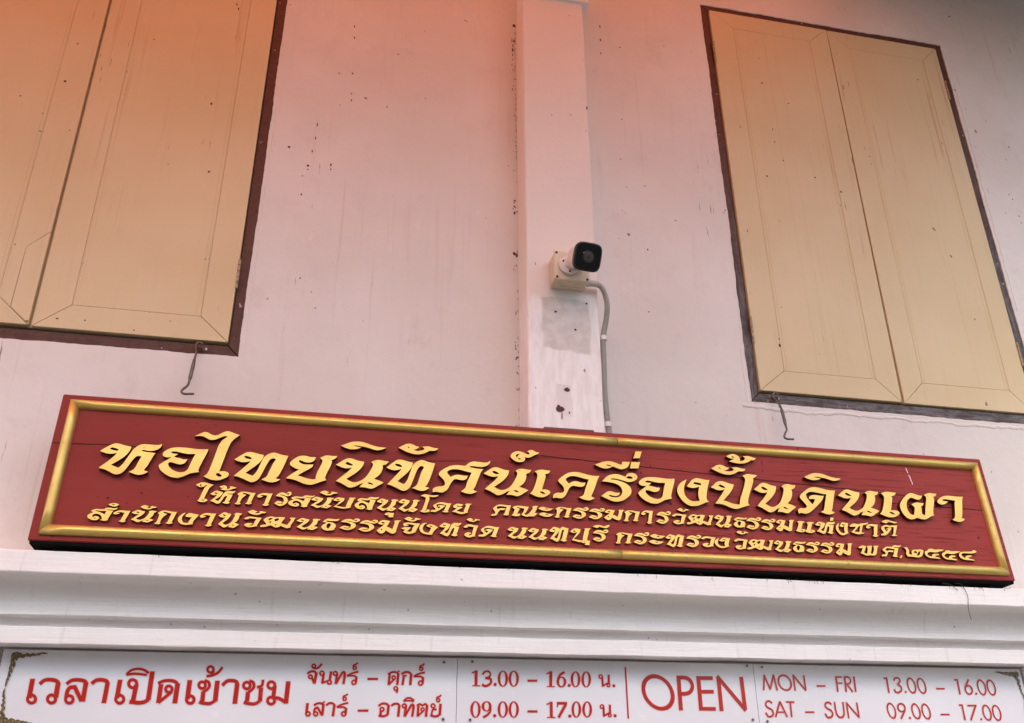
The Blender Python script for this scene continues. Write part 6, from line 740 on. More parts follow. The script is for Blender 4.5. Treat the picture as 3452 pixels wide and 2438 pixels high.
 [["R",[104.5,1849.4,104.3,1847.4,103.4,1845.7,101.9,1844.4,100.0,1843.7,97.9,1843.7,95.9,1844.3,94.2,1845.6,93.0,1847.3,92.5,1849.3,92.8,1851.2,93.7,1852.9,95.2,1854.2,97.1,1854.9,99.2,1854.9,101.2,1854.3,102.9,1853.0,104.0,1851.3],[100.9,1849.3,100.8,1848.6,100.5,1847.9,99.9,1847.4,99.1,1847.1,98.3,1847.1,97.5,1847.3,96.8,1847.8,96.4,1848.5,96.2,1849.3,96.2,1850.1,96.6,1850.7,97.2,1851.3,98.0,1851.5,98.8,1851.5,99.6,1851.3,100.2,1850.8,100.7,1850.1]],["S",3.7,95.1,1850.0,95.4,1855.8,100.8,1858.0,106.3,1861.4]],
 [["L",5.0,135.2,1820.2,162.9,1820.4]],
 [["S",5.2,189.5,1832.0,198.0,1837.9,209.6,1838.0,216.0,1833.0],["L",6.6,216.1,1834.8,214.7,1810.9],["S",5.2,215.6,1811.8,204.9,1806.9,190.8,1808.0],["L",6.1,195.8,1809.0,196.0,1821.6],["R",[206.0,1823.8,205.7,1821.6,204.6,1819.7,202.9,1818.3,200.7,1817.5,198.3,1817.5,196.1,1818.2,194.2,1819.6,192.9,1821.5,192.3,1823.7,192.6,1825.9,193.7,1827.9,195.4,1829.3,197.6,1830.1,200.0,1830.1,202.3,1829.4,204.2,1828.0,205.5,1826.0],[202.0,1823.8,201.8,1822.9,201.4,1822.1,200.7,1821.5,199.8,1821.2,198.8,1821.2,197.9,1821.5,197.1,1822.1,196.6,1822.9,196.4,1823.8,196.5,1824.7,196.9,1825.5,197.6,1826.0,198.5,1826.4,199.5,1826.4,200.4,1826.1,201.2,1825.5,201.7,1824.7]]],
 [["S",5.3,223.4,1832.7,231.3,1838.0,240.6,1837.9,245.1,1833.2],["L",6.6,244.9,1834.7,242.9,1806.0]],
 [["R",[265.6,1833.1,265.2,1830.7,264.1,1828.7,262.2,1827.2,259.9,1826.4,257.4,1826.3,255.0,1827.1,253.1,1828.6,251.7,1830.6,251.2,1832.9,251.5,1835.2,252.7,1837.3,254.5,1838.8,256.8,1839.6,259.3,1839.7,261.7,1838.9,263.7,1837.4,265.0,1835.4],[261.3,1833.0,261.2,1832.1,260.7,1831.3,259.9,1830.6,259.0,1830.3,258.0,1830.3,257.0,1830.6,256.2,1831.2,255.7,1832.0,255.4,1833.0,255.6,1833.9,256.1,1834.7,256.8,1835.4,257.7,1835.7,258.8,1835.7,259.7,1835.4,260.5,1834.8,261.1,1834.0]],["L",6.6,262.7,1832.1,260.3,1806.1],["L",5.7,261.3,1807.6,277.7,1836.8],["S",6.4,277.7,1836.8,282.8,1833.2,282.3,1820.4,280.5,1806.3]],
 [["S",4.5,255.9,1845.0,263.8,1852.1,273.9,1852.9,284.4,1846.8],["S",3.8,255.9,1845.0,269.9,1846.6,284.0,1844.9]],
 [["L",6.3,296.2,1834.2,295.3,1806.4],["S",4.9,292.3,1833.7,299.6,1837.9,306.6,1834.9,315.3,1838.1,319.8,1833.5],["L",6.7,319.9,1835.7,317.6,1806.5],["R",[314.1,1824.3,313.8,1822.4,312.8,1820.6,311.2,1819.3,309.2,1818.6,307.1,1818.6,305.1,1819.3,303.4,1820.6,302.2,1822.3,301.8,1824.2,302.1,1826.2,303.1,1827.9,304.7,1829.2,306.7,1829.9,308.8,1830.0,310.9,1829.3,312.6,1828.0,313.7,1826.3],[310.4,1824.3,310.3,1823.5,309.9,1822.8,309.3,1822.3,308.5,1822.0,307.6,1822.0,306.8,1822.3,306.1,1822.8,305.7,1823.5,305.5,1824.3,305.6,1825.0,306.0,1825.7,306.7,1826.2,307.5,1826.5,308.3,1826.5,309.1,1826.3,309.8,1825.8,310.2,1825.1]],["L",4.5,309.7,1820.6,297.2,1809.3]],
 [["R",[343.4,1833.7,343.0,1831.4,341.8,1829.4,339.9,1827.9,337.6,1827.1,335.1,1827.1,332.7,1827.8,330.8,1829.3,329.5,1831.3,329.0,1833.6,329.3,1835.9,330.5,1837.9,332.4,1839.4,334.7,1840.3,337.2,1840.3,339.6,1839.5,341.5,1838.0,342.9,1836.0],[339.2,1833.7,339.1,1832.7,338.6,1831.9,337.8,1831.2,336.8,1830.9,335.7,1830.9,334.7,1831.2,333.9,1831.8,333.3,1832.7,333.1,1833.6,333.3,1834.6,333.8,1835.5,334.6,1836.1,335.5,1836.5,336.6,1836.5,337.6,1836.1,338.4,1835.5,339.0,1834.7]],["S",4.9,345.7,1824.2,337.4,1824.9,333.7,1819.0,333.2,1810.2],["S",5.3,329.6,1810.2,341.9,1807.0,354.6,1810.9],["L",6.7,356.4,1839.0,354.8,1810.4]],
 [["R",[355.8,1848.6,355.5,1846.6,354.4,1844.8,352.8,1843.5,350.8,1842.8,348.6,1842.8,346.6,1843.5,344.9,1844.7,343.8,1846.5,343.3,1848.5,343.6,1850.5,344.7,1852.2,346.3,1853.5,348.3,1854.2,350.5,1854.3,352.5,1853.6,354.2,1852.3,355.4,1850.6],[352.0,1848.5,351.9,1847.8,351.5,1847.1,350.9,1846.5,350.1,1846.3,349.2,1846.2,348.4,1846.5,347.7,1847.0,347.3,1847.7,347.1,1848.5,347.2,1849.3,347.6,1850.0,348.3,1850.5,349.1,1850.8,349.9,1850.8,350.7,1850.5,351.4,1850.0,351.9,1849.3]],["S",3.8,346.0,1849.2,346.6,1855.5,352.3,1857.6,357.7,1861.2]],
 [["L",3.3,442.1,1920.1,452.9,1924.4],["L",7.9,453.8,1926.6,453.6,1886.9],["L",2.4,443.6,1887.0,464.9,1886.7]],
 [["L",3.4,655.6,1921.3,667.0,1925.7],["L",8.1,668.0,1928.0,666.3,1887.6],["L",2.5,656.0,1887.7,678.0,1887.3]],
 [["S",4.7,472.0,1916.3,478.6,1923.9,489.5,1924.7,494.0,1916.6,489.2,1909.8,480.0,1907.2],["S",6.3,480.0,1907.2,493.6,1905.3,495.8,1896.2,488.2,1888.6,478.4,1886.4,470.7,1890.4]],
 [["R",[511.6,1890.9,511.3,1889.5,510.6,1888.3,509.4,1887.4,508.0,1886.9,506.5,1886.9,505.0,1887.3,503.9,1888.2,503.1,1889.4,502.8,1890.8,503.1,1892.2,503.9,1893.4,505.0,1894.4,506.5,1894.9,508.0,1894.9,509.4,1894.4,510.6,1893.5,511.3,1892.3],[]]],
 [["R",[544.0,1906.5,543.6,1901.8,542.5,1897.3,540.8,1893.3,538.5,1889.9,535.7,1887.4,532.6,1885.8,529.4,1885.3,526.2,1885.7,523.1,1887.3,520.4,1889.7,518.1,1893.0,516.3,1897.0,515.3,1901.4,514.9,1906.1,515.3,1910.7,516.3,1915.2,518.1,1919.3,520.4,1922.6,523.1,1925.2,526.2,1926.8,529.5,1927.4,532.7,1926.9,535.8,1925.4,538.6,1922.9,540.9,1919.6,542.6,1915.6,543.7,1911.2],[536.9,1906.4,536.7,1902.2,536.2,1898.2,535.3,1894.6,534.1,1891.6,532.6,1889.4,531.1,1888.0,529.4,1887.5,527.7,1887.9,526.2,1889.3,524.7,1891.5,523.6,1894.5,522.7,1898.0,522.1,1902.0,521.9,1906.2,522.1,1910.3,522.7,1914.3,523.6,1917.9,524.8,1920.9,526.2,1923.2,527.8,1924.6,529.5,1925.2,531.1,1924.7,532.7,1923.3,534.2,1921.1,535.3,1918.1,536.2,1914.5,536.8,1910.6]]],
 [["R",[575.0,1906.9,574.6,1902.2,573.5,1897.7,571.7,1893.7,569.4,1890.3,566.6,1887.8,563.5,1886.2,560.2,1885.6,557.0,1886.1,553.9,1887.6,551.2,1890.1,548.9,1893.4,547.2,1897.4,546.1,1901.8,545.8,1906.5,546.2,1911.2,547.3,1915.7,549.0,1919.7,551.4,1923.1,554.2,1925.7,557.3,1927.3,560.5,1927.9,563.8,1927.4,566.9,1925.9,569.7,1923.4,572.0,1920.1,573.7,1916.1,574.7,1911.6],[567.9,1906.8,567.7,1902.6,567.1,1898.6,566.2,1895.0,565.0,1892.0,563.5,1889.8,561.9,1888.4,560.3,1887.9,558.6,1888.3,557.0,1889.7,555.6,1891.9,554.4,1894.9,553.6,1898.4,553.0,1902.4,552.9,1906.6,553.1,1910.8,553.7,1914.8,554.6,1918.4,555.8,1921.4,557.2,1923.7,558.8,1925.1,560.5,1925.6,562.2,1925.2,563.8,1923.8,565.2,1921.6,566.4,1918.6,567.3,1915.0,567.8,1911.0]]],
 [["L",5.3,600.1,1902.1,627.6,1902.5]],
 [["S",5.7,707.9,1926.3,696.8,1920.7,689.2,1910.2,687.1,1898.8],["R",[712.0,1900.2,711.5,1896.9,710.4,1893.9,708.6,1891.1,706.4,1888.8,703.6,1887.0,700.6,1885.9,697.5,1885.5,694.4,1885.8,691.5,1886.9,688.9,1888.6,686.7,1890.8,685.2,1893.5,684.2,1896.6,684.0,1899.8,684.4,1903.0,685.5,1906.1,687.3,1908.9,689.6,1911.2,692.3,1913.0,695.3,1914.1,698.4,1914.5,701.5,1914.2,704.5,1913.1,707.1,1911.4,709.2,1909.2,710.8,1906.4,711.8,1903.4],[704.8,1900.1,704.5,1897.5,703.9,1895.0,703.0,1892.8,701.9,1891.0,700.6,1889.6,699.1,1888.7,697.6,1888.4,696.1,1888.7,694.7,1889.5,693.5,1890.9,692.4,1892.7,691.7,1894.9,691.3,1897.3,691.2,1899.9,691.4,1902.5,692.0,1904.9,692.9,1907.1,694.0,1909.0,695.3,1910.4,696.8,1911.3,698.3,1911.6,699.8,1911.3,701.2,1910.5,702.5,1909.1,703.5,1907.3,704.2,1905.1,704.7,1902.6]]],
 [["R",[724.8,1891.0,724.5,1889.6,723.7,1888.4,722.4,1887.4,721.0,1886.9,719.4,1886.9,717.9,1887.4,716.7,1888.3,716.0,1889.5,715.8,1890.9,716.1,1892.3,716.9,1893.6,718.2,1894.5,719.7,1895.0,721.2,1895.1,722.7,1894.6,723.9,1893.7,724.6,1892.4],[]]],
 [["R",[753.7,1907.8,753.1,1903.1,751.9,1898.6,750.1,1894.5,747.7,1891.2,744.9,1888.6,741.9,1887.0,738.7,1886.5,735.6,1886.9,732.7,1888.5,730.1,1890.9,728.0,1894.3,726.5,1898.2,725.6,1902.7,725.4,1907.4,725.9,1912.1,727.1,1916.6,729.0,1920.7,731.3,1924.1,734.1,1926.7,737.2,1928.3,740.3,1928.9,743.5,1928.4,746.4,1926.9,749.0,1924.4,751.1,1921.0,752.7,1917.0,753.5,1912.5],[746.6,1907.7,746.3,1903.5,745.6,1899.5,744.6,1895.9,743.4,1892.9,742.0,1890.6,740.4,1889.2,738.8,1888.7,737.3,1889.2,735.8,1890.6,734.6,1892.8,733.6,1895.7,732.9,1899.3,732.5,1903.3,732.5,1907.5,732.8,1911.7,733.5,1915.7,734.4,1919.3,735.7,1922.4,737.1,1924.7,738.7,1926.1,740.3,1926.6,741.8,1926.1,743.3,1924.8,744.5,1922.5,745.5,1919.5,746.2,1915.9,746.6,1911.9]]],
 [["R",[785.3,1907.8,784.7,1903.1,783.5,1898.6,781.6,1894.5,779.2,1891.2,776.4,1888.6,773.3,1887.0,770.1,1886.4,767.0,1886.9,764.1,1888.4,761.5,1890.9,759.4,1894.3,757.9,1898.2,757.0,1902.7,756.9,1907.4,757.4,1912.2,758.7,1916.7,760.5,1920.8,762.9,1924.2,765.7,1926.8,768.8,1928.4,772.0,1929.0,775.1,1928.5,778.1,1927.0,780.7,1924.4,782.8,1921.1,784.3,1917.1,785.1,1912.6],[778.2,1907.7,777.8,1903.5,777.1,1899.5,776.1,1895.9,774.8,1892.9,773.4,1890.6,771.8,1889.2,770.2,1888.7,768.7,1889.2,767.3,1890.5,766.0,1892.8,765.0,1895.7,764.3,1899.3,764.0,1903.3,764.0,1907.5,764.3,1911.8,765.0,1915.8,766.0,1919.4,767.3,1922.4,768.7,1924.7,770.3,1926.2,771.9,1926.7,773.4,1926.2,774.9,1924.8,776.1,1922.6,777.1,1919.6,777.8,1916.0,778.2,1912.0]]],
 [["R",[821.4,1915.9,820.8,1913.7,819.5,1911.8,817.6,1910.4,815.3,1909.6,812.9,1909.6,810.7,1910.3,808.9,1911.7,807.8,1913.5,807.5,1915.7,808.0,1917.8,809.3,1919.8,811.2,1921.2,813.5,1922.0,815.9,1922.0,818.2,1921.3,819.9,1919.9,821.1,1918.0],[817.7,1915.8,817.4,1914.8,816.8,1913.9,815.9,1913.3,814.8,1912.9,813.7,1912.9,812.7,1913.2,811.9,1913.9,811.3,1914.7,811.2,1915.7,811.4,1916.7,812.0,1917.6,812.9,1918.3,814.0,1918.7,815.1,1918.7,816.2,1918.4,817.0,1917.7,817.5,1916.8]],["L",6.0,818.6,1915.2,819.3,1889.1],["L",4.3,819.4,1891.2,835.0,1898.7],["L",6.0,838.3,1921.2,837.4,1896.6],["R",[842.2,1892.5,841.7,1890.7,840.6,1889.1,839.0,1887.9,837.0,1887.2,835.0,1887.2,833.1,1887.8,831.6,1889.0,830.7,1890.6,830.4,1892.4,830.8,1894.2,832.0,1895.8,833.6,1897.0,835.5,1897.7,837.6,1897.7,839.5,1897.1,841.0,1895.9,841.9,1894.4],[838.7,1892.5,838.5,1891.7,838.1,1891.1,837.4,1890.6,836.6,1890.3,835.7,1890.3,835.0,1890.6,834.3,1891.0,834.0,1891.7,833.9,1892.4,834.0,1893.2,834.5,1893.8,835.2,1894.3,836.0,1894.6,836.8,1894.6,837.6,1894.4,838.2,1893.9,838.6,1893.2]]],
 [["R",[856.6,1891.7,856.2,1890.3,855.4,1889.1,854.2,1888.2,852.7,1887.7,851.2,1887.7,849.8,1888.2,848.7,1889.0,848.0,1890.2,847.8,1891.6,848.1,1892.9,848.9,1894.1,850.2,1895.0,851.6,1895.5,853.2,1895.5,854.6,1895.1,855.7,1894.2,856.4,1893.0],[]]],
 [["R",[820.9,1836.0,820.4,1833.9,819.1,1832.0,817.2,1830.6,814.9,1829.9,812.6,1829.9,810.4,1830.6,808.6,1831.9,807.5,1833.8,807.2,1835.9,807.7,1838.0,809.0,1839.8,810.9,1841.2,813.2,1841.9,815.5,1842.0,817.7,1841.3,819.5,1839.9,820.6,1838.1],[817.2,1835.9,817.0,1835.0,816.4,1834.1,815.5,1833.5,814.5,1833.1,813.4,1833.1,812.3,1833.4,811.5,1834.1,811.0,1834.9,810.9,1835.9,811.1,1836.9,811.7,1837.7,812.6,1838.4,813.6,1838.7,814.7,1838.7,815.8,1838.4,816.6,1837.8,817.1,1836.9]],["L",5.9,818.1,1835.3,818.8,1809.9],["L",4.2,819.0,1812.0,834.4,1819.2],["L",6.0,837.6,1841.0,836.7,1817.2],["R",[841.4,1813.1,841.0,1811.3,839.9,1809.8,838.3,1808.6,836.3,1808.0,834.3,1808.0,832.5,1808.6,831.0,1809.7,830.1,1811.3,829.8,1813.0,830.3,1814.8,831.3,1816.4,833.0,1817.5,834.9,1818.2,836.9,1818.2,838.8,1817.6,840.2,1816.4,841.2,1814.9],[838.0,1813.1,837.8,1812.4,837.4,1811.7,836.7,1811.2,835.9,1811.0,835.1,1811.0,834.3,1811.2,833.7,1811.7,833.3,1812.3,833.2,1813.1,833.4,1813.8,833.9,1814.4,834.5,1814.9,835.3,1815.2,836.1,1815.2,836.9,1814.9,837.5,1814.5,837.9,1813.8]]],
 [["R",[855.6,1812.2,855.3,1810.9,854.5,1809.7,853.3,1808.8,851.8,1808.4,850.3,1808.4,848.9,1808.8,847.8,1809.7,847.1,1810.8,847.0,1812.1,847.3,1813.5,848.1,1814.6,849.3,1815.5,850.8,1816.0,852.3,1816.0,853.7,1815.5,854.8,1814.7,855.4,1813.5],[]]],
 [["R",[467.1,1825.6,466.8,1821.0,465.8,1816.5,464.2,1812.5,461.9,1809.2,459.3,1806.7,456.3,1805.2,453.2,1804.6,450.0,1805.1,447.0,1806.6,444.3,1809.1,442.0,1812.4,440.3,1816.3,439.2,1820.8,438.8,1825.4,439.1,1830.1,440.0,1834.5,441.7,1838.5,443.9,1841.9,446.6,1844.4,449.5,1846.0,452.7,1846.6,455.9,1846.1,458.9,1844.5,461.6,1842.0,463.9,1838.7,465.7,1834.7,466.7,1830.3],[460.3,1825.6,460.1,1821.4,459.6,1817.5,458.8,1814.0,457.6,1811.0,456.3,1808.8,454.8,1807.5,453.1,1807.0,451.5,1807.4,450.0,1808.8,448.6,1811.0,447.4,1813.9,446.5,1817.4,445.9,1821.3,445.6,1825.5,445.8,1829.6,446.3,1833.5,447.1,1837.1,448.2,1840.1,449.6,1842.3,451.1,1843.7,452.7,1844.2,454.4,1843.7,455.9,1842.4,457.3,1840.1,458.5,1837.2,459.4,1833.7,460.0,1829.7]]],
 [["R",[497.6,1833.8,497.2,1830.9,496.2,1828.1,494.6,1825.6,492.4,1823.5,489.8,1821.9,486.9,1821.0,483.8,1820.6,480.7,1820.9,477.8,1821.9,475.2,1823.4,473.0,1825.4,471.3,1827.9,470.2,1830.7,469.9,1833.6,470.2,1836.5,471.2,1839.3,472.8,1841.8,475.0,1843.9,477.6,1845.5,480.5,1846.5,483.6,1846.9,486.7,1846.6,489.7,1845.6,492.3,1844.1,494.5,1842.0,496.2,1839.5,497.2,1836.7],[490.4,1833.8,490.3,1831.4,489.8,1829.1,489.0,1827.1,487.9,1825.4,486.7,1824.1,485.3,1823.3,483.8,1823.0,482.3,1823.2,480.9,1824.0,479.6,1825.3,478.5,1827.0,477.7,1829.0,477.2,1831.3,477.0,1833.7,477.2,1836.0,477.6,1838.3,478.4,1840.4,479.5,1842.1,480.7,1843.4,482.1,1844.2,483.6,1844.5,485.1,1844.2,486.6,1843.4,487.8,1842.2,488.9,1840.5,489.7,1838.4,490.2,1836.2]],["S",5.4,493.9,1834.8,494.4,1822.9,487.1,1812.9,474.2,1805.7]],
 [["R",[510.6,1810.1,510.4,1808.8,509.6,1807.6,508.5,1806.7,507.0,1806.2,505.5,1806.2,504.1,1806.6,503.0,1807.5,502.2,1808.7,502.0,1810.1,502.2,1811.4,503.0,1812.6,504.1,1813.5,505.5,1814.0,507.0,1814.0,508.4,1813.5,509.6,1812.6,510.4,1811.5],[]]],
 [["R",[543.4,1826.2,543.1,1821.6,542.0,1817.2,540.3,1813.2,538.0,1809.9,535.2,1807.4,532.2,1805.8,529.0,1805.3,525.8,1805.8,522.8,1807.3,520.1,1809.8,517.8,1813.0,516.1,1817.0,515.1,1821.4,514.7,1826.0,515.1,1830.7,516.1,1835.1,517.8,1839.1,520.1,1842.4,522.9,1845.0,525.9,1846.5,529.1,1847.1,532.3,1846.6,535.4,1845.1,538.1,1842.6,540.4,1839.3,542.1,1835.3,543.1,1830.9],[536.5,1826.2,536.3,1822.0,535.7,1818.1,534.8,1814.5,533.6,1811.6,532.2,1809.3,530.7,1807.9,529.0,1807.5,527.4,1807.9,525.8,1809.3,524.4,1811.5,523.3,1814.4,522.4,1818.0,521.9,1821.9,521.7,1826.1,521.9,1830.2,522.4,1834.2,523.3,1837.8,524.5,1840.7,525.9,1843.0,527.4,1844.4,529.1,1844.9,530.7,1844.4,532.3,1843.1,533.7,1840.8,534.9,1837.9,535.8,1834.3,536.3,1830.3]]],
 [["R",[574.3,1826.5,573.9,1821.8,572.7,1817.4,571.0,1813.4,568.7,1810.1,565.9,1807.6,562.9,1806.0,559.7,1805.5,556.5,1806.0,553.4,1807.5,550.7,1810.0,548.5,1813.2,546.8,1817.2,545.7,1821.6,545.4,1826.2,545.8,1830.9,546.9,1835.4,548.6,1839.4,550.9,1842.7,553.7,1845.2,556.7,1846.8,560.0,1847.4,563.2,1846.9,566.2,1845.4,569.0,1842.9,571.2,1839.6,572.9,1835.6,573.9,1831.1],[567.3,1826.4,567.0,1822.2,566.5,1818.3,565.5,1814.7,564.3,1811.8,562.9,1809.5,561.3,1808.1,559.7,1807.7,558.0,1808.1,556.5,1809.5,555.1,1811.7,553.9,1814.6,553.1,1818.2,552.5,1822.1,552.4,1826.3,552.6,1830.5,553.2,1834.5,554.1,1838.0,555.3,1841.0,556.7,1843.3,558.3,1844.7,560.0,1845.2,561.6,1844.7,563.2,1843.3,564.6,1841.1,565.7,1838.1,566.6,1834.6,567.1,1830.6]]],
 [["L",5.2,599.0,1821.7,626.8,1821.9]],
 [["L",3.3,653.7,1840.2,665.4,1844.8],["L",8.0,666.8,1847.2,666.3,1807.7],["L",2.4,655.2,1807.1,677.3,1806.8]],
 [["L",6.9,683.3,1843.3,712.4,1843.6],["L",7.0,708.7,1841.1,687.1,1806.7],["L",3.1,685.1,1845.6,684.3,1834.0]],
 [["R",[724.0,1810.5,723.7,1809.1,722.9,1807.9,721.7,1807.0,720.2,1806.5,718.6,1806.5,717.2,1807.0,716.0,1807.9,715.3,1809.1,715.1,1810.5,715.4,1811.8,716.2,1813.1,717.4,1814.0,718.9,1814.5,720.5,1814.5,721.9,1814.0,723.1,1813.1,723.8,1811.9],[]]],
 [["R",[752.7,1827.9,752.2,1823.2,751.0,1818.8,749.2,1814.9,746.8,1811.6,744.1,1809.1,741.1,1807.5,738.0,1807.0,734.9,1807.5,732.0,1809.0,729.5,1811.5,727.4,1814.7,725.9,1818.7,725.0,1823.0,724.8,1827.7,725.4,1832.3,726.6,1836.7,728.4,1840.7,730.7,1844.1,733.4,1846.6,736.4,1848.2,739.6,1848.7,742.7,1848.2,745.6,1846.7,748.1,1844.2,750.2,1840.9,751.7,1836.9,752.6,1832.5],[745.8,1827.8,745.4,1823.7,744.7,1819.8,743.8,1816.2,742.6,1813.3,741.2,1811.1,739.6,1809.7,738.1,1809.2,736.5,1809.7,735.1,1811.0,733.9,1813.2,732.9,1816.1,732.2,1819.7,731.8,1823.6,731.8,1827.7,732.1,1831.9,732.8,1835.8,733.8,1839.4,735.0,1842.3,736.4,1844.6,737.9,1846.0,739.5,1846.5,741.0,1846.0,742.5,1844.6,743.7,1842.4,744.7,1839.5,745.4,1835.9,745.7,1832.0]]],
 [["R",[784.4,1828.1,783.8,1823.5,782.6,1819.1,780.7,1815.1,778.4,1811.8,775.6,1809.3,772.6,1807.7,769.4,1807.2,766.4,1807.7,763.5,1809.2,760.9,1811.7,758.9,1814.9,757.4,1818.9,756.5,1823.3,756.3,1827.9,756.9,1832.6,758.1,1837.0,759.9,1841.0,762.3,1844.3,765.1,1846.9,768.1,1848.5,771.3,1849.0,774.4,1848.5,777.3,1847.0,779.8,1844.5,781.9,1841.2,783.4,1837.2,784.2,1832.8],[777.4,1828.1,777.0,1823.9,776.3,1820.0,775.3,1816.4,774.1,1813.5,772.6,1811.3,771.1,1809.9,769.5,1809.4,768.0,1809.9,766.6,1811.2,765.4,1813.4,764.4,1816.4,763.7,1819.9,763.3,1823.8,763.3,1828.0,763.7,1832.1,764.4,1836.1,765.4,1839.6,766.6,1842.6,768.0,1844.9,769.6,1846.3,771.2,1846.8,772.7,1846.3,774.1,1844.9,775.4,1842.7,776.3,1839.7,777.0,1836.2,777.4,1832.2]]],
 [["L",3.8,889.7,1942.7,889.8,1805.5]],
 [["R",[1033.5,1869.5,1032.9,1858.8,1029.8,1848.9,1024.5,1840.5,1017.1,1833.8,1008.1,1829.1,997.9,1826.8,987.1,1826.9,976.1,1829.5,965.5,1834.2,955.8,1841.1,947.5,1849.6,941.0,1859.5,936.6,1870.2,934.6,1881.1,935.1,1891.8,938.0,1901.7,943.2,1910.3,950.5,1917.2,959.4,1922.0,969.7,1924.5,980.7,1924.4,991.9,1921.9,1002.6,1917.0,1012.5,1910.1,1020.8,1901.3,1027.3,1891.3,1031.6,1880.5],[1022.2,1870.8,1021.8,1862.3,1019.4,1854.5,1015.3,1847.8,1009.6,1842.4,1002.7,1838.7,994.8,1836.8,986.4,1836.9,977.9,1838.9,969.7,1842.6,962.2,1848.1,955.8,1854.8,950.7,1862.6,947.3,1871.1,945.8,1879.8,946.1,1888.3,948.4,1896.1,952.4,1903.0,958.0,1908.5,965.0,1912.3,972.9,1914.2,981.4,1914.2,990.0,1912.2,998.3,1908.4,1005.9,1902.9,1012.4,1896.0,1017.4,1888.1,1020.8,1879.5]]],
 [["L",11.6,1050.0,1921.9,1049.6,1828.1],["S",10.2,1045.9,1916.6,1070.7,1917.0,1085.1,1909.5,1090.7,1894.3,1084.4,1879.9,1069.8,1873.1,1048.3,1872.3]],
 [["L",11.7,1111.4,1921.4,1110.8,1827.8],["L",9.7,1106.3,1916.4,1156.0,1916.7],["L",9.6,1109.1,1878.8,1155.2,1879.4],["L",9.4,1107.6,1832.7,1156.4,1832.7]],
 [["L",11.8,1174.2,1918.5,1174.2,1827.2],["L",10.5,1170.6,1922.3,1250.2,1828.9],["L",11.5,1246.4,1921.5,1248.0,1832.1]],
 [["L",4.8,1320.9,1927.6,1313.8,1885.9],["L",4.7,1320.4,1928.5,1335.0,1887.3],["L",4.7,1334.6,1887.3,1351.2,1928.9],["L",5.2,1350.8,1928.9,1356.8,1885.5]],
 [["R",[1407.4,1904.6,1406.8,1899.5,1405.0,1894.9,1402.2,1890.9,1398.6,1887.7,1394.2,1885.5,1389.4,1884.4,1384.3,1884.5,1379.3,1885.7,1374.5,1888.0,1370.2,1891.2,1366.6,1895.3,1364.0,1900.0,1362.3,1905.0,1361.8,1910.2,1362.4,1915.3,1364.1,1919.9,1366.9,1924.0,1370.5,1927.2,1374.9,1929.4,1379.8,1930.5,1384.9,1930.5,1390.0,1929.3,1394.8,1927.0,1399.1,1923.7,1402.7,1919.6,1405.3,1914.8,1406.9,1909.8],[1402.4,1905.2,1401.9,1901.1,1400.5,1897.4,1398.3,1894.2,1395.5,1891.6,1392.1,1889.8,1388.3,1888.9,1384.4,1889.0,1380.4,1889.9,1376.7,1891.7,1373.4,1894.3,1370.6,1897.6,1368.5,1901.4,1367.3,1905.4,1366.8,1909.6,1367.3,1913.7,1368.7,1917.4,1370.8,1920.7,1373.7,1923.3,1377.1,1925.0,1380.8,1926.0,1384.8,1925.9,1388.8,1925.0,1392.5,1923.1,1395.9,1920.5,1398.7,1917.2,1400.7,1913.4,1402.0,1909.4]]],
 [["L",4.9,1414.9,1928.1,1414.9,1885.0],["L",4.8,1414.1,1929.5,1449.7,1885.8],["L",4.9,1449.4,1928.6,1449.4,1886.3]],
 [["L",4.3,1487.2,1899.3,1515.7,1899.7]],
 [["L",5.4,1555.9,1927.8,1554.1,1884.0],["L",4.0,1553.1,1925.8,1574.4,1926.1],["L",3.9,1553.7,1908.1,1573.3,1908.3]],
 [["L",5.4,1584.1,1928.2,1581.8,1883.8],["S",4.7,1581.6,1926.0,1597.1,1925.9,1602.4,1917.1,1596.9,1907.8,1583.0,1905.1],["L",5.1,1588.1,1904.8,1603.9,1884.1]],
 [["L",5.4,1615.2,1927.9,1613.6,1884.0]],
 [["S",4.8,1335.3,1849.6,1327.8,1855.2,1318.0,1852.9,1314.8,1844.0,1321.3,1837.2,1332.3,1831.4,1335.2,1821.3,1328.9,1814.0,1318.1,1813.6,1312.0,1823.6]],
 [["L",5.1,1360.9,1854.6,1341.4,1812.0],["L",5.0,1360.9,1854.6,1378.5,1812.3],["L",3.8,1350.2,1825.3,1371.9,1825.4]],
 [["L",4.2,1380.6,1853.4,1406.9,1853.4],["L",5.2,1393.9,1853.2,1392.7,1812.0]],
 [["L",4.1,1438.6,1825.9,1467.2,1826.1]],
 [["S",4.9,1526.4,1847.9,1519.3,1853.5,1509.2,1851.7,1505.7,1843.1,1512.2,1836.2,1523.4,1830.3,1526.0,1820.0,1519.3,1812.8,1508.1,1812.2,1502.6,1822.5]],
 [["S",4.9,1537.7,1854.6,1538.4,1827.0,1544.8,1814.0,1556.2,1813.1,1563.8,1823.7,1565.3,1854.8]],
 [["L",4.9,1577.0,1852.9,1576.6,1810.1],["L",4.8,1575.6,1854.1,1611.7,1812.4],["L",4.9,1610.9,1853.9,1611.2,1812.0]],
 [["L",4.3,1715.5,1924.4,1728.2,1925.0],["L",5.4,1725.4,1926.5,1724.7,1882.7]],
 [["S",4.6,1748.7,1918.2,1754.7,1925.4,1766.0,1925.2,1769.4,1916.6,1758.3,1906.9],["S",5.1,1758.3,1906.9,1768.8,1901.3,1768.2,1889.9,1757.3,1884.1,1747.6,1885.8,1745.8,1893.4]],
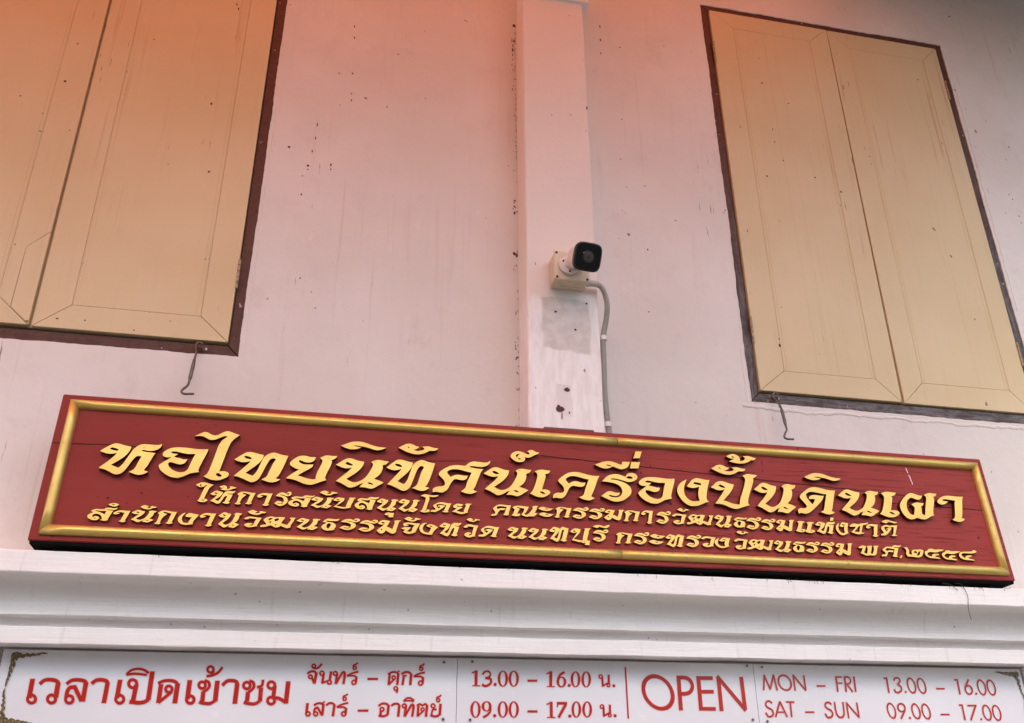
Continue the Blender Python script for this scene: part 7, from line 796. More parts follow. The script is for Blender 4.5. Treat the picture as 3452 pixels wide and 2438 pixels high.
 [["R",[1786.1,1885.7,1785.6,1884.7,1784.8,1883.7,1783.7,1883.1,1782.4,1882.7,1781.2,1882.7,1780.1,1883.0,1779.2,1883.7,1778.8,1884.6,1778.8,1885.6,1779.3,1886.7,1780.1,1887.6,1781.2,1888.3,1782.5,1888.7,1783.7,1888.7,1784.8,1888.3,1785.6,1887.7,1786.1,1886.8],[]]],
 [["R",[1821.7,1900.7,1821.1,1895.7,1819.9,1891.1,1817.9,1887.2,1815.4,1884.2,1812.4,1882.2,1809.2,1881.3,1805.7,1881.6,1802.3,1883.0,1799.1,1885.6,1796.3,1889.0,1793.9,1893.3,1792.2,1898.1,1791.2,1903.3,1790.9,1908.5,1791.4,1913.6,1792.6,1918.2,1794.5,1922.1,1797.1,1925.2,1800.1,1927.2,1803.4,1928.1,1806.8,1927.8,1810.2,1926.4,1813.5,1923.8,1816.3,1920.3,1818.7,1916.0,1820.4,1911.2,1821.4,1906.0],[1816.7,1902.0,1816.3,1897.9,1815.5,1894.2,1814.2,1891.0,1812.4,1888.5,1810.4,1886.8,1808.2,1886.0,1805.8,1886.1,1803.5,1887.2,1801.4,1889.1,1799.4,1891.8,1797.9,1895.1,1796.7,1899.0,1796.0,1903.1,1795.8,1907.3,1796.2,1911.4,1797.0,1915.1,1798.4,1918.3,1800.1,1920.8,1802.1,1922.6,1804.4,1923.4,1806.7,1923.3,1809.0,1922.2,1811.2,1920.3,1813.1,1917.5,1814.7,1914.2,1815.9,1910.3,1816.6,1906.2]]],
 [["R",[1856.4,1900.2,1855.9,1895.2,1854.6,1890.6,1852.6,1886.6,1850.1,1883.6,1847.1,1881.6,1843.8,1880.7,1840.3,1881.0,1836.9,1882.5,1833.7,1885.0,1830.9,1888.5,1828.5,1892.8,1826.8,1897.6,1825.8,1902.8,1825.6,1908.0,1826.1,1913.1,1827.4,1917.7,1829.3,1921.7,1831.9,1924.7,1834.9,1926.8,1838.2,1927.7,1841.7,1927.4,1845.1,1925.9,1848.3,1923.4,1851.2,1919.8,1853.5,1915.5,1855.2,1910.7,1856.2,1905.5],[1851.5,1901.5,1851.1,1897.4,1850.2,1893.7,1848.8,1890.5,1847.1,1887.9,1845.1,1886.2,1842.8,1885.4,1840.5,1885.5,1838.2,1886.6,1836.0,1888.5,1834.1,1891.2,1832.5,1894.6,1831.3,1898.4,1830.7,1902.6,1830.5,1906.8,1830.9,1910.9,1831.8,1914.6,1833.1,1917.8,1834.9,1920.4,1836.9,1922.1,1839.2,1922.9,1841.5,1922.8,1843.9,1921.7,1846.0,1919.8,1848.0,1917.1,1849.5,1913.7,1850.7,1909.8,1851.3,1905.7]]],
 [["R",[2066.5,1898.6,2065.7,1893.4,2064.3,1888.8,2062.1,1884.8,2059.4,1881.7,2056.2,1879.7,2052.8,1878.8,2049.3,1879.1,2045.8,1880.6,2042.6,1883.1,2039.8,1886.7,2037.5,1891.0,2035.9,1895.9,2035.0,1901.2,2034.9,1906.5,2035.6,1911.6,2037.1,1916.3,2039.2,1920.3,2042.0,1923.4,2045.1,1925.5,2048.6,1926.4,2052.1,1926.1,2055.6,1924.6,2058.9,1922.0,2061.7,1918.5,2064.0,1914.1,2065.6,1909.2,2066.4,1903.9],[2061.4,1899.8,2060.9,1895.7,2059.8,1891.9,2058.3,1888.7,2056.5,1886.1,2054.3,1884.4,2051.9,1883.6,2049.5,1883.7,2047.2,1884.8,2045.0,1886.7,2043.1,1889.5,2041.6,1892.9,2040.6,1896.8,2040.0,1900.9,2040.0,1905.2,2040.5,1909.4,2041.6,1913.2,2043.0,1916.4,2044.9,1919.0,2047.1,1920.8,2049.4,1921.6,2051.9,1921.5,2054.2,1920.4,2056.4,1918.4,2058.3,1915.6,2059.8,1912.2,2060.9,1908.3,2061.4,1904.1]]],
 [["R",[2100.6,1898.4,2099.9,1893.2,2098.4,1888.6,2096.2,1884.6,2093.4,1881.5,2090.2,1879.5,2086.8,1878.6,2083.3,1878.9,2079.8,1880.4,2076.6,1882.9,2073.8,1886.5,2071.5,1890.8,2069.9,1895.7,2069.1,1901.0,2069.0,1906.3,2069.7,1911.5,2071.2,1916.2,2073.4,1920.2,2076.2,1923.3,2079.3,1925.4,2082.8,1926.3,2086.4,1926.0,2089.9,1924.5,2093.1,1921.9,2095.9,1918.3,2098.2,1914.0,2099.8,1909.0,2100.6,1903.7],[2095.6,1899.7,2095.0,1895.5,2093.9,1891.7,2092.4,1888.5,2090.5,1885.9,2088.3,1884.2,2086.0,1883.4,2083.6,1883.5,2081.2,1884.6,2079.0,1886.5,2077.2,1889.3,2075.7,1892.7,2074.6,1896.6,2074.1,1900.8,2074.1,1905.1,2074.6,1909.2,2075.7,1913.0,2077.2,1916.3,2079.1,1918.9,2081.3,1920.6,2083.7,1921.5,2086.1,1921.4,2088.4,1920.3,2090.6,1918.3,2092.5,1915.5,2094.0,1912.1,2095.0,1908.2,2095.6,1903.9]]],
 [["R",[1738.0,1828.3,1737.6,1823.4,1736.4,1818.9,1734.6,1815.1,1732.1,1812.2,1729.3,1810.3,1726.1,1809.4,1722.7,1809.7,1719.4,1811.2,1716.2,1813.6,1713.4,1817.0,1711.0,1821.2,1709.3,1825.9,1708.2,1830.9,1707.9,1836.0,1708.3,1840.9,1709.4,1845.4,1711.3,1849.2,1713.7,1852.2,1716.6,1854.1,1719.8,1855.0,1723.2,1854.7,1726.5,1853.2,1729.7,1850.8,1732.5,1847.3,1734.9,1843.1,1736.7,1838.4,1737.7,1833.4],[1733.2,1829.5,1732.9,1825.6,1732.1,1821.9,1730.8,1818.8,1729.2,1816.4,1727.2,1814.8,1725.0,1814.0,1722.8,1814.1,1720.5,1815.2,1718.3,1817.0,1716.4,1819.7,1714.8,1822.9,1713.6,1826.7,1712.9,1830.7,1712.7,1834.8,1713.0,1838.7,1713.8,1842.3,1715.0,1845.5,1716.7,1847.9,1718.6,1849.6,1720.8,1850.4,1723.1,1850.2,1725.4,1849.2,1727.6,1847.3,1729.5,1844.6,1731.1,1841.4,1732.3,1837.6,1733.0,1833.6]]],
 [["R",[1820.7,1827.4,1820.2,1822.4,1818.9,1818.0,1817.0,1814.2,1814.5,1811.2,1811.6,1809.3,1808.3,1808.4,1804.9,1808.8,1801.6,1810.2,1798.4,1812.7,1795.6,1816.1,1793.3,1820.3,1791.6,1825.0,1790.5,1830.0,1790.3,1835.2,1790.7,1840.1,1792.0,1844.6,1793.9,1848.4,1796.4,1851.4,1799.3,1853.4,1802.6,1854.2,1806.0,1853.9,1809.4,1852.5,1812.6,1850.0,1815.4,1846.5,1817.7,1842.3,1819.4,1837.6,1820.4,1832.5],[1815.8,1828.6,1815.4,1824.6,1814.6,1821.0,1813.3,1817.9,1811.6,1815.4,1809.5,1813.8,1807.3,1813.0,1805.0,1813.2,1802.8,1814.2,1800.6,1816.1,1798.7,1818.7,1797.1,1822.0,1796.0,1825.8,1795.3,1829.8,1795.1,1833.9,1795.5,1837.9,1796.3,1841.5,1797.6,1844.7,1799.3,1847.1,1801.4,1848.8,1803.6,1849.6,1805.9,1849.5,1808.2,1848.4,1810.3,1846.5,1812.2,1843.8,1813.8,1840.5,1815.0,1836.8,1815.6,1832.7]]],
 [["R",[1854.9,1826.9,1854.3,1821.9,1853.1,1817.4,1851.1,1813.6,1848.6,1810.7,1845.6,1808.7,1842.4,1807.9,1839.0,1808.2,1835.6,1809.6,1832.4,1812.1,1829.6,1815.6,1827.3,1819.7,1825.6,1824.5,1824.6,1829.5,1824.4,1834.7,1824.9,1839.6,1826.1,1844.1,1828.1,1848.0,1830.6,1851.0,1833.6,1852.9,1836.8,1853.8,1840.3,1853.5,1843.7,1852.1,1846.8,1849.5,1849.7,1846.1,1852.0,1841.9,1853.7,1837.1,1854.7,1832.0],[1850.0,1828.1,1849.6,1824.1,1848.7,1820.5,1847.4,1817.4,1845.6,1814.9,1843.6,1813.3,1841.4,1812.5,1839.1,1812.6,1836.8,1813.7,1834.7,1815.6,1832.8,1818.2,1831.2,1821.5,1830.1,1825.3,1829.4,1829.3,1829.3,1833.4,1829.6,1837.4,1830.5,1841.1,1831.8,1844.2,1833.5,1846.7,1835.6,1848.4,1837.8,1849.2,1840.1,1849.0,1842.4,1848.0,1844.6,1846.1,1846.5,1843.4,1848.0,1840.1,1849.2,1836.3,1849.8,1832.2]]],
 [["R",[2065.7,1825.0,2065.0,1820.0,2063.5,1815.4,2061.4,1811.5,2058.7,1808.6,2055.6,1806.6,2052.2,1805.7,2048.7,1806.0,2045.3,1807.5,2042.1,1810.0,2039.3,1813.5,2037.1,1817.7,2035.5,1822.5,2034.6,1827.7,2034.5,1832.9,2035.2,1837.9,2036.6,1842.5,2038.8,1846.4,2041.5,1849.4,2044.6,1851.4,2048.0,1852.3,2051.5,1852.0,2055.0,1850.5,2058.2,1848.0,2061.0,1844.5,2063.2,1840.2,2064.8,1835.3,2065.6,1830.2],[2060.7,1826.2,2060.1,1822.2,2059.1,1818.5,2057.6,1815.3,2055.8,1812.8,2053.6,1811.2,2051.3,1810.4,2048.9,1810.5,2046.6,1811.6,2044.5,1813.5,2042.6,1816.2,2041.1,1819.5,2040.1,1823.3,2039.5,1827.4,2039.5,1831.6,2040.0,1835.7,2041.0,1839.4,2042.5,1842.6,2044.4,1845.1,2046.5,1846.8,2048.8,1847.6,2051.2,1847.4,2053.6,1846.4,2055.7,1844.4,2057.6,1841.7,2059.1,1838.4,2060.1,1834.5,2060.7,1830.4]]],
 [["R",[2100.2,1824.6,2099.4,1819.6,2097.9,1815.1,2095.8,1811.2,2093.0,1808.2,2089.9,1806.2,2086.5,1805.4,2083.0,1805.7,2079.5,1807.1,2076.4,1809.7,2073.6,1813.1,2071.4,1817.4,2069.8,1822.2,2068.9,1827.4,2068.9,1832.6,2069.6,1837.6,2071.1,1842.2,2073.2,1846.1,2076.0,1849.1,2079.1,1851.1,2082.5,1852.0,2086.1,1851.7,2089.5,1850.2,2092.7,1847.7,2095.5,1844.2,2097.8,1839.9,2099.3,1835.0,2100.1,1829.9],[2095.1,1825.9,2094.6,1821.9,2093.5,1818.2,2092.0,1815.0,2090.2,1812.5,2088.0,1810.8,2085.7,1810.0,2083.3,1810.1,2081.0,1811.2,2078.8,1813.1,2076.9,1815.8,2075.5,1819.2,2074.4,1823.0,2073.9,1827.1,2073.9,1831.3,2074.5,1835.4,2075.5,1839.1,2077.0,1842.3,2078.9,1844.8,2081.0,1846.5,2083.4,1847.3,2085.8,1847.2,2088.1,1846.1,2090.3,1844.2,2092.1,1841.4,2093.6,1838.1,2094.6,1834.2,2095.2,1830.1]]],
 [["L",4.3,1889.6,1896.5,1918.9,1896.8]],
 [["L",4.4,1959.1,1923.1,1971.8,1923.6],["L",5.6,1969.5,1924.6,1968.9,1881.1]],
 [["L",5.5,2009.6,1925.1,1991.1,1900.2],["R",[2017.5,1893.1,2016.7,1889.9,2015.2,1886.9,2013.1,1884.3,2010.4,1882.2,2007.4,1880.7,2004.2,1879.9,2001.0,1879.9,1997.8,1880.6,1994.9,1882.0,1992.4,1884.0,1990.4,1886.6,1989.1,1889.5,1988.4,1892.8,1988.5,1896.1,1989.3,1899.3,1990.8,1902.3,1992.9,1904.9,1995.6,1907.0,1998.6,1908.5,2001.8,1909.3,2005.1,1909.3,2008.3,1908.6,2011.2,1907.2,2013.7,1905.2,2015.7,1902.6,2017.0,1899.6,2017.6,1896.4],[2012.1,1893.6,2011.6,1891.4,2010.6,1889.4,2009.2,1887.6,2007.6,1886.1,2005.7,1885.1,2003.7,1884.6,2001.6,1884.5,1999.6,1885.0,1997.8,1885.9,1996.2,1887.3,1995.0,1889.0,1994.2,1891.1,1993.8,1893.2,1993.9,1895.5,1994.4,1897.7,1995.4,1899.8,1996.8,1901.6,1998.4,1903.0,2000.3,1904.1,2002.4,1904.6,2004.4,1904.7,2006.4,1904.2,2008.2,1903.3,2009.8,1901.9,2011.0,1900.1,2011.8,1898.1,2012.2,1895.9]]],
 [["R",[2030.3,1883.7,2029.8,1882.6,2029.0,1881.7,2027.8,1881.0,2026.5,1880.6,2025.2,1880.6,2024.0,1881.0,2023.2,1881.6,2022.8,1882.6,2022.8,1883.6,2023.3,1884.7,2024.2,1885.6,2025.4,1886.3,2026.7,1886.7,2028.0,1886.7,2029.2,1886.4,2030.0,1885.7,2030.4,1884.8],[]]],
 [["R",[1772.7,1839.8,1772.0,1836.8,1770.6,1834.0,1768.6,1831.6,1766.1,1829.6,1763.1,1828.2,1759.9,1827.5,1756.7,1827.4,1753.5,1827.9,1750.5,1829.1,1748.0,1830.9,1745.9,1833.2,1744.5,1835.9,1743.7,1838.8,1743.7,1841.8,1744.4,1844.8,1745.8,1847.6,1747.8,1850.0,1750.3,1852.0,1753.3,1853.4,1756.5,1854.2,1759.7,1854.3,1762.9,1853.7,1765.9,1852.5,1768.5,1850.7,1770.5,1848.4,1772.0,1845.7,1772.7,1842.8],[1767.5,1840.1,1767.0,1838.2,1766.1,1836.3,1764.8,1834.7,1763.2,1833.4,1761.3,1832.4,1759.3,1831.9,1757.2,1831.8,1755.1,1832.2,1753.3,1833.0,1751.6,1834.2,1750.3,1835.7,1749.4,1837.5,1748.9,1839.4,1748.9,1841.4,1749.4,1843.4,1750.3,1845.3,1751.6,1846.9,1753.2,1848.2,1755.1,1849.2,1757.1,1849.7,1759.2,1849.8,1761.3,1849.4,1763.1,1848.6,1764.8,1847.4,1766.1,1845.9,1767.0,1844.1,1767.5,1842.2]],["L",5.3,1769.0,1834.7,1750.5,1809.7]],
 [["R",[1784.7,1812.1,1784.2,1811.1,1783.4,1810.2,1782.3,1809.5,1781.1,1809.2,1779.8,1809.2,1778.7,1809.5,1777.9,1810.2,1777.5,1811.1,1777.5,1812.1,1777.9,1813.1,1778.7,1814.0,1779.8,1814.7,1781.1,1815.0,1782.3,1815.0,1783.4,1814.7,1784.2,1814.0,1784.7,1813.1],[]]],
 [["L",4.2,1888.2,1822.5,1917.9,1822.7]],
 [["L",4.3,1957.7,1849.7,1970.7,1850.2],["L",5.5,1968.1,1851.5,1968.1,1807.6]],
 [["L",4.3,1986.6,1849.0,2018.2,1849.2],["L",5.5,2015.5,1849.6,1988.5,1807.4]],
 [["R",[2029.4,1810.2,2028.9,1809.2,2028.0,1808.3,2026.9,1807.6,2025.6,1807.2,2024.3,1807.2,2023.2,1807.6,2022.4,1808.3,2021.9,1809.2,2022.0,1810.2,2022.5,1811.2,2023.4,1812.1,2024.5,1812.8,2025.8,1813.2,2027.1,1813.2,2028.2,1812.8,2029.0,1812.2,2029.4,1811.3],[]]],
]

def unpack(l): return [(l[i]/1000, l[i+1]/1000) for i in range(0, len(l), 2)]
def soften(pts):
    """round the gentle corners of a traced outline, keep its sharp tips"""
    out = []; n = len(pts)
    for i in range(n):
        a, b, c = Vector(pts[i-1]), Vector(pts[i]), Vector(pts[(i+1) % n])
        d1 = b-a; d2 = c-b
        if d1.length < 1e-6 or d2.length < 1e-6: continue
        if d1.angle(d2) < math.radians(62):
            out.append(tuple(b-d1*.25)); out.append(tuple(b+d2*.25)) if d1.angle(d2) > .12 else None
        else: out.append(tuple(b))
    return out
def letter_mesh(key):
    t = .015 if key.endswith('M') else .009
    loops = [soften(unpack(GLYPHS[key][0]))]
    for c in GLYPHS[key][1:]:
        h = unpack(c); cx = sum(p[0] for p in h)/len(h); cz = sum(p[1] for p in h)/len(h)
        H0 = max(p[1] for p in loops[0])-min(p[1] for p in loops[0]); hh = max(p[1] for p in h)-min(p[1] for p in h)
        kz, kx = (1.45, 1.12) if hh < .13*H0 else (1.0, 1.0)
        loops.append([(cx+(a-cx)*kx, cz+(b-cz)*kz) for a, b in h])
    me = bpy.data.meshes.new('letter'); V = []; F = []; mi = []
    area = lambda L: sum(L[i][0]*L[(i+1) % len(L)][1]-L[(i+1) % len(L)][0]*L[i][1] for i in range(len(L)))
    L2 = []
    for k, L in enumerate(loops):
        if (area(L) > 0) != (k == 0): L = L[::-1]
        L2.append(L)
    tris = tessellate_polygon([[Vector((x, z, 0)) for x, z in L] for L in L2])
    flat = [p for L in L2 for p in L]; n = len(flat)
    V = [(x, -t, z) for x, z in flat]+[(x, .001, z) for x, z in flat]
    for tr in tris:
        a, b, c = tr; ax, ay = flat[a]; bx, by = flat[b]; cx, cy = flat[c]
        s = (bx-ax)*(cy-ay)-(cx-ax)*(by-ay)
        F.append((a, b, c) if s > 0 else (a, c, b)); mi.append(0)
    o = 0
    for L in L2:
        m = len(L)
        for i in range(m):
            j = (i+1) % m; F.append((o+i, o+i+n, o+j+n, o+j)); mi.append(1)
        o += m
    me.from_pydata(V, [], F); me.update()
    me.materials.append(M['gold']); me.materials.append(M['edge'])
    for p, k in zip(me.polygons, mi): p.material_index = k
    return me
LM = {}
for key, x, z, sx, sz in LETTERS:
    if key not in LM: LM[key] = letter_mesh(key)
    o = link('letter', LM[key], S); o.location = (x/1000, 0, z/1000); o.scale = (sx, 1, sz)

# small fittings and damage on the board
bm = bmesh.new()
for i in range(26):
    t = i/25; x = 2.536+.010*t+.002*nz(i, .9, 3); z = .355-.054*t
    if nz(i, 1.3, 8) > -.25: box(bm, (x-.0012, -.0007, z-.0011), (x+.0012+.001*nz(i, 2, 1), .001, z+.0011))
o = from_bm('scratch', bm, 'trim', S)

# ---------------------------------------------------------------- printed opening-hours panels
def strip(bm, pts, w, y, taper=None):
    P_ = [Vector(p) for p in pts]; L = []; R_ = []
    for i, p in enumerate(P_):
        t0 = (p-P_[i-1]).normalized() if i else None; t1 = (P_[i+1]-p).normalized() if i < len(P_)-1 else None
        t = ((t0 or t1)+(t1 or t0)).normalized(); n = Vector((-t.y, t.x)); k = w*.5*(taper(i/(len(P_)-1)) if taper else 1)
        L.append(bm.verts.new((p.x+n.x*k, y, p.y+n.y*k))); R_.append(bm.verts.new((p.x-n.x*k, y, p.y-n.y*k)))
    for i in range(len(P_)-1): bm.faces.new((R_[i], R_[i+1], L[i+1], L[i]))
def print_glyph(cmds, parent, ox, oz, name='printed_letter'):
    for layer, (extra, y0, mat) in enumerate(((2.8, -.0006, 'halo'), (0, -.0014, 'red2'))):
        bm = bmesh.new()
        for i, c in enumerate(cmds):
            y = y0-.00012*i
            if c[0] == 'R':
                o_ = [(a-ox, b-oz) for a, b in unpack(c[1])]; n_ = len(o_)
                cx = sum(p[0] for p in o_)/n_; cz = sum(p[1] for p in o_)/n_
                def grow(L, e): 
                    out = []
                    for a, b in L:
                        d = Vector((a-cx, b-cz)); l = d.length; out.append((cx+d.x*(l+e)/l, cz+d.y*(l+e)/l))
                    return out
                e = extra/2000
                O_ = [bm.verts.new((a, y, b)) for a, b in grow(o_, e)]
                if c[2]:
                    I_ = [bm.verts.new((a, y, b)) for a, b in grow([(p-ox, q-oz) for p, q in unpack(c[2])], -e)]
                    for k in range(n_): bm.faces.new((O_[k], O_[(k+1) % n_], I_[(k+1) % n_], I_[k]))
                else: bm.faces.new(O_)
            else:
                pts = [(a-ox, b-oz) for a, b in unpack(c[2:])]
                if c[0] == 'S': pts = catmull(pts, 5)
                e = extra/2000
                if e:
                    a, b = Vector(pts[0]), Vector(pts[1]); pts[0] = tuple(a-(b-a).normalized()*e)
                    a, b = Vector(pts[-1]), Vector(pts[-2]); pts[-1] = tuple(a-(b-a).normalized()*e)
                strip(bm, pts, (c[1]+extra)/1000, y)
        for f in bm.faces:
            f.normal_update()
            if f.normal.y > 0: f.normal_flip()
        if layer == 0:
            me = bpy.data.meshes.new(name+'_outline'); bm.to_mesh(me); bm.free(); h = link('printed_outline', me, parent, (mat,))
        else:
            me = bpy.data.meshes.new(name); bm.to_mesh(me); bm.free(); link(name, me, parent, (mat,))
panels = []
for x0, x1, lab in ((-.761, .3994, 'white panel printed with red Thai opening days, leftmost under the cornice'),
                    (.4006, 1.2884, 'white middle panel printed with red opening times and the word OPEN'),
                    (1.2896, 2.204, 'white panel printed MON - FRI and SAT - SUN, rightmost under the cornice')):
    Pn = thing('opening_hours_panel', lab, 'sign panel', (x0, -.02, 1.772), 'opening hours panels under the cornice')
    bm = bmesh.new(); box(bm, (0, 0, 0), (x1-x0, .006, .187), .0008); from_bm('panel_sheet', bm, 'acry', Pn)
    panels.append((x0, x1, Pn))
for cmds in PRINT:
    c = cmds[0]; xs = [v for v in (c[1][0::2] if c[0] == 'R' else c[2::2])]; xm = sum(xs)/len(xs)/1000
    for x0, x1, Pn in panels:
        if x0 <= xm <= x1:
            print_glyph(cmds, Pn, x0, 1.772)
for x, z in ((.363, 1.947), (.364, 1.800), (.442, 1.950), (.438, 1.799), (1.268, 1.953), (1.268, 1.804), (1.316, 1.950), (1.313, 1.800)):
    for x0, x1, Pn in panels:
        if x0 < x < x1:
            bm = bmesh.new(); cyl(bm, (x-x0, -.0018, z-1.772), (0, 1, 0), .0042, .0036, 16, .0030)
            o = from_bm('screw', bm, 'screw', Pn, False)
            bm = bmesh.new(); box(bm, (x-x0-.0024, -.0042, z-1.772-.0005), (x-x0+.0024, -.0036, z-1.772+.0005)); box(bm, (x-x0-.0005, -.0043, z-1.772-.0024), (x-x0+.0005, -.0037, z-1.772+.0024))
            from_bm('screw_slot', bm, 'blackp', o)
def ornament(Pn, ox, x, z, dx, dz):
    """printed scroll corner: two arms of diminishing leaf curls"""
    bm = bmesh.new(); yy = [-.0008]
    def curl(cx, cz, s, a0, hand, w):
        pts = []
        for i in range(13):
            t = i/12; r_ = s*(1-t*.78); a = a0+hand*t*4.4
            pts.append((cx+r_*math.cos(a), cz+r_*math.sin(a)))
        yy[0] -= .00004; strip(bm, pts, w*2.1, yy[0], lambda t: .35+1.1*math.sin(math.pi*min(1, t*1.05)))
    def leaf(x0, z0, x1, z1, bend, w):
        m = Vector(((x0+x1)/2, (z0+z1)/2))+Vector((-(z1-z0), x1-x0))*bend
        yy[0] -= .00004; strip(bm, catmull([(x0, z0), (m.x, m.y), (x1, z1)], 6), w*2.1, yy[0], lambda t: math.sin(math.pi*(.08+.9*t))**.8)
    for ax, az, side in ((dx, 0, dz), (0, dz, dx)):
        d = 0; s = .0098
        for i in range(9):
            px = x+ax*d+(0 if ax else side*s*.75); pz = z+az*d+(0 if az else side*s*.75)
            curl(px+ax*s*.6, pz+az*s*.6, s*.82, math.atan2(-az, -ax), 1 if (i+(ax != 0)) % 2 else -1, s*.22)
            leaf(px, pz, px+ax*s*2.0+(0 if ax else side*s*.4*(-1)**i), pz+az*s*2.0+(0 if az else side*s*.4*(-1)**i), .18*(-1)**i, s*.34)
            leaf(px+ax*s*.4, pz+az*s*.4, px+ax*s*1.7-(0 if ax else side*s*.5), pz+az*s*1.7-(0 if az else side*s*.5), -.2, s*.26)
            d += s*1.2; s *= .87
        leaf(x+ax*d*.93, z+az*d*.93, x+ax*.082, z+az*.082, .03, .0022)
    for k in range(8):
        a = k*math.pi/4; leaf(x+dx*.006, z+dz*.006, x+dx*.006+.008*math.cos(a), z+dz*.006+.008*math.sin(a), .2, .0030)
    for f in bm.faces:
        f.normal_update()
        if f.normal.y > 0: f.normal_flip()
    me = bpy.data.meshes.new('corner_ornament'); bm.to_mesh(me); bm.free(); link('corner_ornament', me, Pn, ('orn',))
ornament(panels[0][2], 0, -.738+.761, 1.950-1.772, 1, -1)
ornament(panels[0][2], 0, -.738+.761, 1.784-1.772, 1, 1)
ornament(panels[2][2], 0, 2.192-1.2896, 1.949-1.772, -1, -1)
ornament(panels[2][2], 0, 2.192-1.2896, 1.784-1.772, -1, 1)
# divider line belongs to the middle panel (in PRINT)

# ---------------------------------------------------------------- junction box, camera, conduit
J = thing('junction_box', 'yellowed square plastic junction box screwed to the pilaster behind the camera', 'junction box', (.726, -.122, 3.165))
bm = bmesh.new(); box(bm, (-.058, -.062, -.052), (.058, 0, .052), .006); from_bm('box_body', bm, 'cream', J)
bm = bmesh.new(); box(bm, (-.0595, -.070, -.0535), (.0595, -.0625, .0535), .003); from_bm('lid', bm, 'cream', J)
for sx in (-1, 1):
    for sz in (-1, 1):
        bm = bmesh.new(); cyl(bm, (sx*.0505, -.0705, sz*.0455), (0, 1, 0), .0042, .003, 14); from_bm('screw', bm, 'darkhole', J)
for cx in (-.022, .024):
    bm = bmesh.new(); pts = [(cx+.0115*math.cos(a*math.pi/12), -.035+.0115*math.sin(a*math.pi/12), -.0525) for a in range(25)]
    tube(bm, pts, .0006, 5, False); from_bm('knockout_ring', bm, 'grey', J)
C = thing('security_camera', 'white bullet security camera with black square face on the pilaster', 'camera', (.716, -.193, 3.163))
bm = bmesh.new(); cyl(bm, (0, -.0045, 0), (0, 1, 0), .034, .009, 40); bmesh.ops.bevel(bm, geom=[e for e in bm.edges if len(e.link_faces) == 2 and e.calc_face_angle(0) > 1], offset=.002, segments=2, affect='EDGES')
from_bm('base_plate', bm, 'pvc', C)
for a in (150, 270, 30):
    bm = bmesh.new(); cyl(bm, (.024*math.cos(math.radians(a)), -.0095, .024*math.sin(math.radians(a))), (0, 1, 0), .0036, .002, 14); from_bm('screw', bm, 'darkhole', C)
fc = Vector((.748, -.30, 3.137)) - C.location; ax = Vector((.10, -.85, -.47)).normalized()
bm = bmesh.new(); tube(bm, [(0, -.008, 0), (.004, -.020, -.002), tuple(fc-ax*.075)], [.014, .012, .012], 16); from_bm('arm', bm, 'pvc', C)
bm = bmesh.new(); bmesh.ops.create_uvsphere(bm, u_segments=20, v_segments=12, radius=.0165, matrix=Matrix.Translation((.003, -.018, -.001))); from_bm('ball_joint', bm, 'pvc', C, True)
xa = Vector((0, 0, 1)).cross(ax).normalized(); za = ax.cross(xa).normalized()
if za.z < 0: za = -za; xa = -xa
def squircle(r_, e, n=40):
    out = []
    for k in range(n):
        a = 2*math.pi*k/n; c, s_ = math.cos(a), math.sin(a)
        rad = r_/((abs(c)**e+abs(s_)**e)**(1/e)); out.append((rad*c, rad*s_))
    return out
def loft(name, secs, mats, parent, smooth=True):
    bm = bmesh.new(); rings = []
    for d, r_, e in secs: rings.append([bm.verts.new(fc+ax*d+xa*a+za*b) for a, b in squircle(r_, e)])
    n = len(rings[0])
    for i in range(len(rings)-1):
        for k in range(n): bm.faces.new((rings[i][k], rings[i][(k+1) % n], rings[i+1][(k+1) % n], rings[i+1][k]))
    bm.faces.new(rings[0][::-1]); bm.faces.new(rings[-1])
    o = from_bm(name, bm, mats, parent, smooth)
    for p in o.data.polygons: p.use_smooth = len(p.vertices) == 4
    return o
loft('body', [(-.098, .024, 2.6), (-.094, .032, 2.8), (-.085, .0365, 3), (-.030, .0395, 3.4), (-.024, .0405, 3.6)], 'pvc', C)
loft('front_bezel', [(-.0245, .0425, 4), (-.017, .0445, 4.2), (-.003, .0456, 4.4), (0, .0450, 4.4), (.0008, .0415, 4.4)], 'blackp', C)
loft('front_window', [(-.002, .0410, 4.4), (.0011, .0406, 4.4)], 'glassb', C)
def disc(name, d, r0, r1, mat, h=.0010):
    bm = bmesh.new(); n = 36; c = fc+ax*d
    O_ = [bm.verts.new(c+xa*r1*math.cos(2*math.pi*k/n)+za*r1*math.sin(2*math.pi*k/n)+ax*0) for k in range(n)]
    I_ = [bm.verts.new(c+xa*r0*math.cos(2*math.pi*k/n)+za*r0*math.sin(2*math.pi*k/n)+ax*h) for k in range(n)]
    for k in range(n): bm.faces.new((O_[k], O_[(k+1) % n], I_[(k+1) % n], I_[k]))
    bm.faces.new(I_); return from_bm(name, bm, mat, C)
disc('lens_ring', .0013, .0185, .0200, 'blackp'); disc('lens', .0026, .0130, .0148, 'lens', .0012); disc('lens_centre', .0040, .0040, .0052, 'blackp', .0005)
bm = bmesh.new(); cyl(bm, fc+ax*.0030-xa*.0175+za*.0105, ax, .0016, .001, 12); from_bm('status_lamp', bm, 'grey', C)

